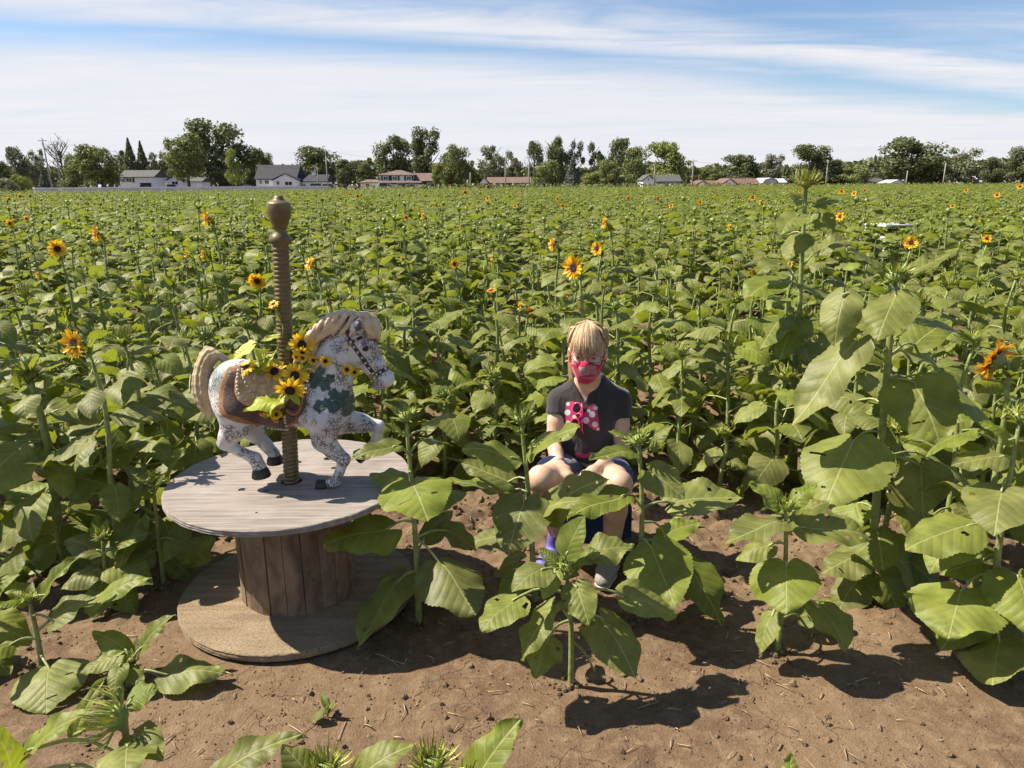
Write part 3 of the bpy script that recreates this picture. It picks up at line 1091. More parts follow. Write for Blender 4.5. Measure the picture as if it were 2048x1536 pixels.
hero('sunflower plant with a large heart leaf beside the girl\'s right knee', (1072, 1205), (1042, 842), [
    (975, 1048, 1000, 1016, 1112, 1.0, -0.08, -0.15, {'droop': 0.35, 'fold': -0.08}),
    (935, 1026, 915, 924, 898, 0.68, -0.02, -0.04, {}),
    (960, 1016, 964, 922, 928, 0.55, 0.05, 0.12, {}),
    (1000, 1012, 986, 876, 968, 0.44, 0.06, 0.10, {'roll': 0.5}),
    (930, 1066, 895, 1160, 852, 0.56, -0.04, -0.10, {'fold': 0.0, 'droop': 0.2}),
    (1045, 1098, 1014, 1218, 958, 0.60, -0.06, -0.12, {'roll': 0.35}),
    (1060, 1085, 1022, 1182, 1000, 0.36, -0.10, -0.16, {}),
    (868, 1034, 864, 972, 850, 0.32, -0.03, -0.06, {'young': True, 'fold': 0.3}),
    (855, 1050, 842, 1080, 793, 0.34, 0.0, 0.0, {'young': True, 'fold': 0.3}),
    (1100, 1040, 1120, 985, 1150, 0.75, 0.1, 0.15, {}), (1120, 1100, 1125, 1160, 1150, 0.8, 0.0, 0.0, {}), (1060, 1020, 1070, 935, 1090, 0.75, 0.1, 0.15, {}),
    (1140, 1050, 1150, 1000, 1200, 0.8, -0.02, -0.06, {}),
], mid=(1058, 1000), bud=1, budr=0.029, seed=12, tuft=3, tuftl=0.05)

hero('sunflower plant with drooping leaves in front of the girl\'s left knee', (1278, 1238), (1278, 884), [
    (930, 1262, 906, 1178, 920, 0.45, -0.05, -0.10, {'fold': 0.1}),
    (960, 1298, 942, 1370, 998, 0.92, -0.04, -0.08, {'droop': 0.3, 'fold': -0.05}),
    (1015, 1248, 990, 1134, 1036, 0.55, -0.08, -0.14, {'droop': 0.25, 'fold': -0.05}),
    (1030, 1350, 1006, 1486, 996, 0.72, 0.03, 0.05, {}),
    (1085, 1302, 1094, 1350, 1216, 0.98, -0.07, -0.17, {'droop': 0.4, 'fold': -0.08}),
    (1095, 1372, 1122, 1440, 1252, 0.78, 0.05, -0.02, {'roll': -0.5}),
    (905, 1305, 895, 1346, 848, 0.45, 0.02, 0.03, yg),
    (1055, 1330, 1070, 1400, 1045, 0.6, 0.12, 0.2, {}),
    (900, 1250, 875, 1215, 862, 0.4, 0.03, 0.05, yg), (1140, 1320, 1160, 1400, 1190, 0.8, 0.08, 0.1, {}),
], mid=(1284, 1030), bud=1, budr=0.028, seed=13, budk=1, tuft=5, tuftl=0.055, budface=(-0.4, -0.3, 1))

hole = {'mats': LEAFM}
hero('short sunflower plant with a yellow bud, foremost in front of the girl', (1142, 1368), (1132, 1138), [
    (1135, 1134, 1106, 1170, 1032, 0.78, -0.02, 0.0, {'young': True, 'fold': 0.1}),
    (1150, 1086, 1138, 1022, 1182, 0.85, -0.04, -0.08, {}),
    (1190, 1030, 1198, 962, 1262, 1.0, -0.05, -0.10, {'droop': 0.3, 'roll': 0.3}),
    (1245, 1106, 1212, 1046, 1322, 0.55, -0.06, -0.12, {'roll': 0.3}),
    (1250, 1094, 1282, 1070, 1356, 0.95, -0.08, -0.12, {'wave': 0.06}),
    (1165, 1152, 1172, 1178, 1252, 0.80, -0.06, -0.11, {'fold': 0.1, 'wave': 0.04}),
    (1230, 1202, 1236, 1272, 1358, 0.82, -0.03, -0.10, {'roll': -0.3}),
    (1192, 1250, 1190, 1352, 1236, 0.62, 0.03, 0.04, {}),
    (1150, 1184, 1108, 1268, 1092, 0.8, 0.02, 0.05, {'wave': 0.06}),
    (1140, 1115, 1128, 1078, 1098, 0.7, 0.0, 0.03, yg), (1140, 1150, 1128, 1205, 1100, 0.55, 0.0, 0.0, yg),
    (1150, 1110, 1145, 1085, 1200, 0.7, -0.04, -0.06, yg),
    (1275, 1188, 1340, 1196, 1388, 0.7, 0.02, 0.02, {'mats': [MAT['withered'], MAT['petiole']], 'wave': 0.1}),
], mid=(1142, 1250), bud=1, budr=0.026, seed=14, budk=2, tuft=6, tuftl=0.06, r0=0.011)

hero('short sunflower plant with one broad heart leaf hanging in front, right of the girl', (1555, 1305), (1572, 1018), [
    (1120, 1573, 1128, 1572, 1228, 1.22, -0.07, -0.14, {'droop': 0.35, 'fold': -0.1}),
    (1050, 1560, 1044, 1446, 1092, 0.68, -0.02, -0.05, {'roll': 0.2}),
    (1070, 1606, 1054, 1742, 1078, 0.66, -0.02, -0.02, {}),
    (1020, 1562, 1012, 1498, 966, 0.62, 0.0, 0.03, yg),
    (1015, 1586, 1008, 1634, 966, 0.62, 0.0, 0.03, yg),
    (1190, 1640, 1214, 1694, 1304, 0.98, -0.03, -0.10, {'roll': -0.5}),
    (1210, 1545, 1230, 1520, 1306, 0.75, -0.05, -0.08, {'roll': 0.5}),
    (1040, 1590, 1040, 1660, 1000, 0.6, 0.05, 0.1, {}), (1090, 1540, 1090, 1470, 1120, 0.75, 0.02, 0.03, {}), (1230, 1600, 1235, 1660, 1200, 0.8, 0.1, 0.15, {}),
], mid=(1570, 1140), bud=1, budr=0.024, seed=15, budk=2, tuft=5, tuftl=0.06, r0=0.010)

hero('tall sunflower plant with thick pale stem and huge wilting leaves, right side', (1738, 1196), (1790, 556), [
    (870, 1706, 884, 1648, 1018, 1.0, -0.06, -0.15, {'droop': 0.35, 'fold': -0.12}),
    (750, 1828, 764, 1882, 892, 1.0, -0.06, -0.14, {'droop': 0.45, 'fold': -0.12}),
    (600, 1792, 590, 1754, 682, 0.85, -0.05, -0.10, {'fold': -0.2}),
    (690, 1706, 690, 1582, 856, 0.50, -0.03, -0.06, {'fold': 0.05, 'droop': 0.3}),
    (640, 1848, 644, 1958, 692, 0.62, -0.02, 0.0, {'roll': -0.3}),
    (780, 1902, 770, 2006, 892, 0.95, 0.05, 0.02, {'roll': -0.6}),
    (900, 1842, 932, 1846, 1028, 1.05, -0.03, -0.08, {'wave': 0.06}),
    (905, 1862, 918, 1948, 978, 0.85, 0.06, 0.08, {'roll': -0.4}),
    (1050, 1756, 1066, 1766, 1142, 1.15, -0.06, -0.12, {'wave': 0.04}),
    (1005, 1716, 1006, 1668, 1078, 0.85, 0.05, 0.03, {}),
    (590, 1688, 588, 1668, 694, 0.72, 0.0, -0.03, {'fold': -0.3}),
    (560, 1822, 548, 1908, 506, 0.45, 0.02, 0.04, {'fold': 0.15}), (560, 1768, 545, 1692, 500, 0.42, 0.02, 0.04, {}),
    (640, 1740, 640, 1640, 620, 0.7, 0.1, 0.2, {}), (700, 1830, 690, 1900, 640, 0.7, 0.12, 0.2, {}),
    (1090, 1770, 1100, 1860, 1215, 0.8, 0.08, 0.1, {}), (1100, 1720, 1110, 1640, 1150, 0.85, 0.02, 0.0, {}), (1140, 1760, 1150, 1800, 1230, 0.9, -0.03, -0.06, {}), (1150, 1715, 1160, 1670, 1235, 0.85, 0.0, -0.03, {}),
    (980, 1790, 985, 1870, 1050, 0.85, 0.05, 0.05, {}), (800, 1720, 800, 1640, 800, 0.8, 0.12, 0.2, {}), (960, 1700, 960, 1610, 930, 0.8, 0.1, 0.18, {}), (720, 1815, 710, 1880, 740, 0.85, 0.1, 0.14, {}),
], Y=2.62, mid=(1762, 890), bud=1, budr=0.034, seed=16, budk=0, r0=0.0175, r1=0.010, budface=(-0.3, -0.6, 0.8), tuft=5, tuftl=0.07)

hero('sunflower plant with broad shaded leaves at the right edge of the photograph', (1982, 1312), (2040, 838), [
    (960, 2004, 978, 1988, 1070, 1.0, -0.06, -0.13, {'droop': 0.35}),
    (1070, 1940, 1050, 1810, 1100, 0.72, -0.02, -0.04, {}),
    (1165, 1922, 1182, 1896, 1278, 1.45, -0.05, -0.12, {'wave': 0.05, 'droop': 0.4}),
    (1130, 2034, 1150, 2066, 1272, 1.0, -0.08, -0.16, {'roll': -0.2}),
    (930, 2000, 914, 1902, 932, 0.62, 0.0, 0.0, {}),
    (1180, 1905, 1196, 1862, 1240, 0.8, 0.04, 0.04, {}),
    (1240, 2000, 1284, 1986, 1372, 1.05, -0.08, -0.16, {'roll': 0.3}),
    (880, 2020, 880, 1960, 842, 0.5, 0.0, 0.02, yg), (880, 2060, 880, 2100, 860, 0.5, 0.0, 0.02, yg),
    (1000, 2070, 1000, 2150, 1060, 0.8, 0.0, 0.0, {}), (1120, 1960, 1125, 1880, 1150, 0.85, 0.05, 0.06, {}), (1200, 1950, 1220, 1880, 1300, 0.85, 0.03, 0.0, {}), (1060, 1970, 1050, 1900, 1010, 0.8, 0.1, 0.15, {}), (1220, 2020, 1230, 2080, 1330, 0.9, 0.0, -0.04, {}),
], mid=(1998, 1090), bud=1, budr=0.03, seed=17, tuft=5, tuftl=0.06, r0=0.015)

hero('large budding sunflower plant with a thick leaning stem at the left edge', (128, 1140), (58, 748), [
    (915, 132, 918, 36, 930, 0.55, -0.08, -0.14, {'fold': 0.0}),
    (915, 110, 905, 190, 890, 0.7, -0.05, -0.12, {'fold': -0.1}),
    (985, 188, 932, 328, 868, 0.52, 0.03, 0.06, {'roll': -0.2}),
    (1015, 74, 1024, -24, 1112, 0.78, -0.08, -0.14, {'roll': 0.2}),
    (1060, 150, 1048, 268, 1100, 0.75, 0.02, 0.02, {}),
    (890, 70, 880, -40, 905, 0.5, 0.0, 0.0, {}),
    (800, 60, 790, -10, 800, 0.5, -0.02, -0.04, yg),
    (800, 88, 782, 158, 744, 0.34, -0.02, -0.02, {'young': True, 'fold': 0.35}),
    (850, 125, 845, 200, 795, 0.6, 0.05, 0.08, {}),
    (860, 60, 850, -20, 840, 0.65, 0.08, 0.14, {}),
    (780, 40, 770, 25, 730, 0.5, 0.0, 0.0, yg),
    (1080, 80, 1070, 10, 1010, 0.8, 0.12, 0.2, {}), (1090, 100, 1090, 20, 1160, 0.85, 0.02, 0.0, {}), (1080, 160, 1080, 230, 1140, 0.85, 0.02, 0.0, {}), (980, 90, 985, 10, 985, 0.8, 0.08, 0.12, {}), (960, 150, 950, 240, 990, 0.8, -0.02, -0.04, {}), (870, 130, 868, 210, 850, 0.75, 0.08, 0.12, {}),
], mid=(102, 930), bud=1, budr=0.036, seed=18, budk=0, tuft=4, tuftl=0.07, r0=0.017, r1=0.011, budface=(-0.5, -0.1, 1))

hero('young sunflower plant with a withered lower leaf beside the spool\'s left rim', (326, 1160), (306, 962), [
    (985, 338, 958, 380, 888, 0.36, -0.02, -0.02, {'young': True, 'fold': 0.35}),
    (1000, 296, 986, 224, 1004, 0.5, -0.03, -0.06, {'young': True}),
    (970, 296, 962, 244, 932, 0.5, 0.0, 0.03, yg),
    (1040, 278, 1042, 236, 1142, 0.55, -0.06, -0.12, {'fold': 0.2}),
    (1090, 346, 1078, 416, 1128, 0.95, -0.02, 0.02, {'wave': 0.1, 'droop': 0.9}),
    (1080, 300, 1085, 240, 1060, 0.7, 0.08, 0.12, {}), (1100, 300, 1105, 250, 1160, 0.8, 0.0, -0.02, {}), (1120, 345, 1120, 390, 1165, 0.8, 0.05, 0.06, {}),
], Y=2.78, mid=(314, 1050), bud=1, budr=0.022, seed=19, budk=2, tuft=6, tuftl=0.06, r0=0.010)

hero('knee-high sunflower plant with a lit heart leaf at its foot, far left front', (86, 1345), (58, 1200), [
    (1235, 106, 1240, 192, 1192, 0.82, -0.03, 0.02, {}),
    (1205, 88, 1190, 160, 1112, 0.36, 0.0, 0.03, {'young': True, 'fold': 0.35}),
    (1205, 44, 1206, -16, 1214, 0.5, -0.03, -0.06, yg),
    (1300, 98, 1336, 92, 1428, 1.35, -0.06, -0.13, {'roll': 0.15}),
    (1260, 186, 1208, 302, 1154, 0.42, 0.03, 0.06, {}),
    (1210, 50, 1190, 5, 1165, 0.7, 0.03, 0.05, yg),
    (1280, 20, 1290, -60, 1330, 0.7, -0.05, -0.1, {}),
], mid=(74, 1270), bud=1, budr=0.018, seed=20, budk=2, tuft=6, tuftl=0.06, r0=0.010)

hero('low sunflower seedling with dark leaves near the spool\'s lower flange', (252, 1372), (262, 1322), [
    (1330, 236, 1312, 160, 1348, 0.62, -0.01, -0.03, {}),
    (1330, 252, 1300, 184, 1262, 0.55, 0.02, 0.06, {}),
    (1330, 282, 1296, 350, 1228, 0.5, 0.02, 0.06, {}),
    (1345, 330, 1348, 450, 1346, 0.66, -0.02, -0.01, {'roll': 0.1}),
    (1340, 258, 1338, 286, 1374, 0.7, -0.03, -0.05, {}),
    (1330, 240, 1330, 225, 1390, 0.6, -0.04, -0.08, {}),
], mid=(256, 1348), bud=1, budr=0.012, seed=21, budk=2, tuft=6, tuftl=0.045, r0=0.007, r1=0.005)

hero('sunflower plant with a big spiky green bud facing left, bottom left corner', (262, 1850), (248, 1436), [
    (1440, 262, 1400, 316, 1378, 1.1, 0.02, 0.04, {'young': True, 'fold': 0.1}),
    (1470, 150, 1470, 210, 1352, 0.30, 0.05, 0.12, {'fold': 0.15}),
    (1510, 60, 1500, 190, 1420, 0.42, -0.02, 0.0, {'fold': 0.2}),
    (1500, 268, 1470, 326, 1520, 0.7, -0.02, -0.05, {'fold': 0.1}),
    (1560, 30, 1560, -30, 1440, 0.35, -0.03, -0.05, {'young': True}),
    (1520, 255, 1490, 250, 1560, 0.8, -0.06, -0.12, {}),
], Y=1.45, mid=(262, 1600), bud=1, budr=0.034, seed=22, budk=3, budface=(-0.9, -0.25, 0.35), r0=0.011, r1=0.008, tuft=0)

hero('sunflower plant whose leaf tips and bud just show at the bottom edge, left of centre', (640, 1900), (652, 1548), [
    (1600, 430, 1556, 606, 1464, 0.40, 0.0, 0.06, {'fold': 0.05}),
    (1590, 634, 1572, 564, 1488, 0.75, -0.02, 0.02, {}),
    (1590, 690, 1580, 836, 1482, 0.50, -0.02, 0.02, {'fold': 0.05}),
    (1620, 600, 1600, 520, 1640, 0.7, -0.05, -0.1, {}),
], Y=1.38, mid=(645, 1700), bud=1, budr=0.026, seed=23, budk=3, tuft=3, tuftl=0.05)

hero('sunflower plant whose spiky bud and pointed leaf rise at the bottom edge, centre', (880, 1880), (864, 1540), [
    (1590, 936, 1590, 1042, 1436, 0.52, 0.0, 0.05, {'fold': 0.05}),
    (1600, 900, 1600, 960, 1680, 0.7, -0.05, -0.1, {}),
    (1580, 840, 1585, 800, 1620, 0.7, -0.05, -0.1, {}),
], Y=1.36, mid=(872, 1690), bud=1, budr=0.028, seed=24, budk=3, tuft=3, tuftl=0.05)

hero('sunflower plant showing a single leaf tip at the bottom edge, right', (1590, 1900), (1585, 1640), [
    (1650, 1578, 1600, 1582, 1504, 0.5, 0.0, 0.05, {'young': True}),
    (1660, 1620, 1660, 1720, 1600, 0.7, 0.0, 0.0, {}),
], Y=1.36, mid=(1588, 1750), bud=1, budr=0.024, seed=25, tuft=3, tuftl=0.05)

hero('tallest sunflower plant with a spiky bud rising above the horizon, right', (1592, 930), (1612, 372), [
    (420, 1632, 408, 1688, 396, 0.7, 0.0, 0.02, {}), (400, 1602, 400, 1560, 376, 0.6, 0.0, 0.02, {}),
    (440, 1596, 430, 1560, 470, 0.8, -0.05, -0.1, {}), (430, 1640, 426, 1665, 470, 0.8, 0.05, 0.0, {}),
    (500, 1604, 470, 1572, 520, 0.8, -0.05, -0.1, {}), (560, 1560, 528, 1512, 548, 0.8, -0.05, -0.1, {}),
    (540, 1640, 500, 1700, 478, 0.7, 0.05, 0.1, {}), (600, 1640, 590, 1700, 625, 0.8, 0.0, 0.0, {}),
    (590, 1560, 560, 1490, 600, 0.8, -0.05, -0.12, {}), (640, 1560, 640, 1520, 700, 0.8, -0.05, -0.12, {}),
    (480, 1575, 470, 1540, 450, 0.7, 0.1, 0.15, {}), (680, 1650, 670, 1690, 740, 0.8, 0, 0, {}), (720, 1560, 715, 1500, 770, 0.85, 0, -0.04, {}), (760, 1640, 750, 1700, 800, 0.85, 0, 0, {}), (800, 1570, 795, 1510, 850, 0.85, 0, 0, {}), (840, 1630, 830, 1680, 890, 0.85, 0, 0, {}), (650, 1590, 640, 1560, 720, 0.85, -0.06, -0.1, {}),
], Y=3.9, mid=(1600, 600), bud=1, budr=0.036, seed=26, budk=3, r0=0.016, r1=0.009, tuft=4, tuftl=0.09)

hero('sunflower plant reaching in from beyond the left edge, lowest leaves shaded', (-60, 1330), (-70, 1120), [
    (1200, -30, 1190, 40, 1150, 0.75, -0.02, 0.0, {}), (1230, -20, 1240, 62, 1290, 0.85, -0.02, -0.03, {}),
    (1270, -40, 1290, 20, 1350, 0.85, -0.04, -0.06, {}), (1180, -60, 1170, -110, 1220, 0.8, -0.03, -0.05, {}),
    (1210, -90, 1210, -160, 1260, 0.8, 0, 0, {}), (1160, -50, 1150, -10, 1100, 0.6, 0.02, 0.05, yg),
], Y=2.25, mid=(-65, 1230), bud=1, budr=0.022, seed=41, tuft=5, tuftl=0.06, r0=0.011)

hero('leafy low sunflower plant between the left edge plants and the spool', (212, 1215), (205, 1075), [
    (1110, 196, 1100, 128, 1080, 0.75, 0.0, 0.03, {}), (1110, 222, 1096, 300, 1066, 0.7, 0.0, 0.04, {}),
    (1140, 190, 1140, 120, 1178, 0.85, -0.03, -0.06, {}), (1140, 230, 1136, 305, 1170, 0.85, -0.02, -0.04, {}),
    (1165, 205, 1165, 180, 1240, 0.9, -0.04, -0.08, {}), (1100, 205, 1085, 190, 1030, 0.6, 0.03, 0.08, yg),
    (1170, 230, 1170, 272, 1228, 0.85, -0.02, -0.04, {}),
], Y=2.62, mid=(210, 1150), bud=1, budr=0.02, seed=42, budk=2, tuft=6, tuftl=0.06, r0=0.010)

# tiny weed
rngw = random.Random(5)
g = gnd(655, 1432)
weed = empty('seedling', (g.x, g.y, gz(g.x, g.y)))
tag(weed, 'tiny green weed seedling alone on the bare soil before the spool', 'seedling')
MB().tube([(0, 0, -0.01), (0.002, 0, 0.02), (0, 0, 0.04)], [0.003, 0.0025, 0.002], 6).build('stem', MAT['stem'], weed)
for k in range(7):
    inst('leaf', rngw.choice(YOUNG + LEAVES[:3]), weed, (0, 0, 0.012 + 0.004 * k), (rngw.uniform(-0.2, 0.4), 0, k * 2.2), 0.045 * rngw.uniform(0.6, 1.1))

hrng = random.Random(6)
mb = MB()
for bx_, by_, bz_ in BASES:
    for _ in range(34):
        a, d_ = hrng.uniform(0, 6.28), abs(hrng.gauss(0, 0.045)) + 0.008
        q = hrng.uniform(0.005, 0.017) * (1 - min(d_, 0.1) * 4)
        x, y = bx_ + d_ * math.cos(a), by_ + d_ * math.sin(a)
        mb.ball((x, y, gz(x, y) + q * 0.4), q, 6, 4, sc=(hrng.uniform(0.7, 1.3), hrng.uniform(0.7, 1.3), hrng.uniform(0.6, 1.0)))
o = mb.build('soil_heaps', MAT['soil'], None, False)
o['kind'] = 'stuff'
o['label'] = 'crumbly soil heaped round the foot of the front stems'

ORD = ['leftmost', 'second', 'third', 'fourth', 'fifth', 'sixth', 'seventh', 'eighth', 'ninth', 'tenth', 'eleventh', 'twelfth', 'thirteenth', 'fourteenth', 'fifteenth', 'sixteenth', 'seventeenth', 'eighteenth', 'nineteenth', 'twentieth'] + ['twenty-' + q for q in ('first', 'second', 'third', 'fourth', 'fifth', 'sixth', 'seventh', 'eighth', 'ninth')] + ['thirtieth'] + ['thirty-' + q for q in ('first', 'second', 'third', 'fourth', 'fifth', 'sixth', 'seventh', 'eighth', 'ninth')] + ['fortieth'] + ['forty-' + q for q in ('first', 'second', 'third', 'fourth', 'fifth', 'sixth')]


def nth(k):
    return 'leftmost' if k == 0 else ORD[k] + ' from left'


# ------------------------------------------------------------------ flowering plants among the field
FACE = {'lc': (-0.85, -0.5, 0.05), 'e': (-0.9, 0.25, 0.3), 'c': (-0.15, -1, 0.2), 'l': (-1, -0.25, 0.1), 'cl': (-0.62, -0.8, 0.15), 'u': (-0.2, -0.25, 1), 'd': (-0.3, -0.9, -0.45), 'r': (0.9, -0.5, 0.1), 'lu': (-0.85, -0.3, 0.5)}
FLOWERS = [  # px, py, size px, facing, colour, height, label
    (115, 498, 36, 'c', 'y', 1.22, 'open sunflower facing the camera at the far left, dark round centre'),
    (192, 468, 34, 'l', 'y', 1.26, 'sunflower seen side-on facing left, just right of the leftmost open one'),
    (413, 438, 34, 'l', 'y', 1.33, 'tall sunflower turned left on a bowed neck, left of the striped pole'),
    (148, 688, 66, 'lc', 'y', 1.03, 'largest left sunflower, yellow petals turned left, above the leftmost plant'),
    (515, 562, 38, 'd', 'y', 1.0, 'sunflower nodding towards the camera just left of the twisted pole'),
    (372, 508, 17, 'l', 'y', 1.12, 'small sunflower facing left, left one of the pair below the bowed sunflower'),
    (405, 508, 19, 'l', 'y', 1.12, 'small sunflower facing left, right one of the pair below the bowed sunflower'),
    (75, 550, 16, 'l', 'y', 0.98, 'small half-hidden yellow sunflower low at the far left'),
    (620, 527, 30, 'lu', 'y', 1.12, 'sunflower tilted up and left, just right of the twisted pole'),
    (909, 528, 20, 'c', 'y', 1.05, 'small dark-centred sunflower on a dark straight stem left of the girl'),
    (984, 515, 14, 'l', 'y', 1.08, 'small yellow sunflower seen edge-on left of the girl\'s head'),
    (1105, 489, 30, 'l', 'y', 1.2, 'sunflower seen side-on above and left of the largest middle sunflower'),
    (1194, 497, 30, 'cl', 'y', 1.18, 'sunflower turned left, half behind a dark leaf above the girl'),
    (1209, 446, 24, 'l', 'y', 1.3, 'sunflower facing left on a bowed neck, high above the girl'),
    (1147, 535, 52, 'cl', 'y', 1.21, 'largest middle sunflower with long petals, above the girl\'s head'),
    (983, 581, 22, 'u', 'o', 1.0, 'orange rimmed sunflower opening straight up left of the girl'),
    (1040, 613, 22, 'l', 'y', 0.93, 'yellow sunflower half hidden by a stem left of the girl\'s hair'),
    (1063, 624, 22, 'd', 'o', 0.9, 'orange sunflower low among leaves left of the girl\'s hair'),
    (1165, 618, 20, 'd', 'o', 0.93, 'low orange sunflower among leaves just above the girl\'s hair'),
    (1822, 485, 28, 'c', 'y', 1.16, 'round open sunflower facing the camera on the right'),
    (1974, 477, 18, 'c', 'y', 1.15, 'small open sunflower near the right edge'),
    (1458, 455, 16, 'l', 'y', 1.18, 'small sunflower seen edge-on right of centre'),
    (1680, 433, 20, 'cl', 'y', 1.2, 'sunflower facing left beside the tallest budding plant'),
    (1580, 528, 14, 'cl', 'y', 1.08, 'tiny yellow sunflower below the tallest budding plant'),
    (1512, 545, 22, 'd', 'o', 1.03, 'orange nodding sunflower left of the tallest budding plant'),
    (1990, 720, 96, 'e', 'o', 1.03, 'large orange red sunflower seen edge-on at the right edge'),
    (845, 432, 15, 'l', 'y', 1.2, None), (812, 435, 12, 'c', 'y', 1.2, None), (803, 517, 10, 'l', 'y', 1.1, None),
    (1505, 395, 13, 'c', 'y', 1.25, None), (1520, 405, 11, 'l', 'y', 1.25, None), (1683, 383, 12, 'c', 'y', 1.28, None),
    (1708, 387, 12, 'cl', 'y', 1.28, None), (975, 397, 12, 'cl', 'y', 1.25, None), (930, 385, 11, 'c', 'y', 1.35, None),
    (1030, 412, 11, 'cl', 'y', 1.2, None), (1125, 412, 10, 'c', 'y', 1.2, None), (1257, 397, 9, 'c', 'o', 1.25, None),
    (1316, 397, 9, 'c', 'o', 1.25, None), (1342, 412, 12, 'cl', 'y', 1.2, None), (715, 392, 9, 'c', 'y', 1.25, None),
    (872, 410, 9, 'c', 'y', 1.2, None), (920, 455, 9, 'l', 'y', 1.15, None), (20, 447, 16, 'c', 'y', 1.15, None),
    (53, 437, 10, 'c', 'y', 1.15, None), (1994, 390, 12, 'c', 'y', 1.25, None), (1932, 381, 9, 'c', 'y', 1.3, None),
    (2040, 373, 12, 'c', 'y', 1.35, None), (1575, 380, 10, 'c', 'y', 1.3, None), (1555, 437, 10, 'cl', 'y', 1.15, None),
    (1115, 398, 8, 'c', 'y', 1.25, None), (1400, 405, 10, 'c', 'y', 1.2, None), (580, 408, 9, 'c', 'y', 1.25, None),
    (1730, 381, 8, 'c', 'o', 1.28, None), (1905, 412, 10, 'c', 'y', 1.2, None), (1600, 383, 8, 'c', 'y', 1.3, None),
    (700, 388, 6, 'c', 'y', 1.25, None), (1960, 440, 9, 'l', 'y', 1.15, None), (18, 398, 9, 'c', 'y', 1.25, None), (40, 392, 9, 'c', 'y', 1.25, None),
]
taken = []
frng = random.Random(77)
far_rank = {q: k for k, q in enumerate(sorted((f_[0], f_[1]) for f_ in FLOWERS if f_[6] is None))}
for (px_, py_, size, fc, kd, z, lab) in FLOWERS:
    p = gnd(px_, py_, z)
    dia = size * p.y / FPX
    if dia > 0.19 or p.y > 60:
        p = at(px_, py_, min(p.y, 60, 0.16 * FPX / size))
        dia = min(0.19, size * p.y / FPX)
    H = p.z - 0.03
    far = p.y > 12
    f = Vector(FACE[fc]).normalized()
    f.rotate(Euler((0, 0, -math.atan2(p.x, p.y))))
    o = grow(p.x - f.x * 0.05, p.y - f.y * 0.05, H, frng, 7 if far else 10, 0.15 if lab is None else 0.16, 'flower', f, dia / 2, kd, size >= 28, 0.2, z=0.0)
    tag(o, lab or '%s of the far small sunflowers in bloom dotting the green field' % nth(far_rank[(px_, py_)]), 'sunflower', 'sunflowers in bloom' if lab else 'far sunflowers in bloom')
    taken.append((p.x, p.y))

# ------------------------------------------------------------------ the nearest rows, plant by plant
rrng = random.Random(31)
FIELD_GROUP = 'budding sunflower plants of the nearest rows'
spots = []
for ry, dens in [(3.0, 0.8), (3.5, 0.95), (3.95, 1), (4.45, 1), (4.95, 1), (5.5, 1), (6.05, 1), (6.65, 1), (7.25, 1), (7.9, 1)]:
    half = 0.72 * ry + 0.4
    x = -half
    while x < half:
        x += rrng.uniform(0.25, 0.42) * (1 if ry < 6 else 1.12)
        y = ry + rrng.uniform(-0.17, 0.17)
        if rrng.random() > dens or abs(x) > half:
            continue
        if ry < 3.3 and -1.3 < x < 1.15:
            continue
        if ry < 3.8 and (-0.05 < x < 0.62 or -1.2 < x < -0.5 or 0.85 < x < 1.25):
            continue
        spots.append((x, y, ry))
rows_ = sorted({q[2] for q in spots})
rank = {}
for ri, rv in enumerate(rows_):
    for k, q in enumerate(sorted(q for q in spots if q[2] == rv)):
        rank[q] = (ri, k)
for x, y, ry in spots:
    small = rrng.random() < 0.16
    H = rrng.uniform(0.45, 0.7) if small else rrng.uniform(0.72, 1.08)
    if y < 4.2 and -1.3 < x < 0.1:
        H *= 0.72
    o = grow(x, y, H, rrng, rrng.randint(14, 17) if y < 6.5 else 13, rrng.uniform(0.145, 0.205), 'bud', first=0.04, budr=rrng.uniform(0.02, 0.032))
    ri, k = rank[(x, y, ry)]
    tag(o, '%s%s budding sunflower in the %s field row behind girl and horse' % ('short ' if small else '', nth(k), 'nearest' if ri == 0 else ORD[ri]), 'sunflower', FIELD_GROUP)

for k, (px_, py_, H, lab) in enumerate([(1436, 990, 0.36, 'low young sunflower with small leaves on the soil right of the girl'), (1345, 925, 0.5, 'young sunflower close behind the girl\'s left side'), (1500, 905, 0.45, 'young sunflower standing in the gap of bare soil right of the girl'), (985, 900, 0.42, 'young sunflower behind the left of the girl\'s right arm')]):
    p = gnd(px_, py_)
    tag(grow(p.x, p.y, H, rrng, 9, 0.12, 'bud', first=0.1, budr=0.018), lab, 'sunflower', 'young sunflowers in the gap')

# weeds with small leaves behind the horse
for k, (px_, py_) in enumerate([(395, 872), (425, 880), (700, 882), (745, 884), (370, 850), (455, 868)]):
    p = gnd(px_, py_ + 10)
    o = grow(p.x, p.y, rrng.uniform(0.2, 0.34), rrng, 14, 0.06, 'none', first=0.1, name='weed')
    tag(o, '%s small-leaved weed on the soil behind the horse' % ORD[sorted([395, 425, 700, 745, 370, 455]).index(px_)], 'weed', 'weeds behind the spool')


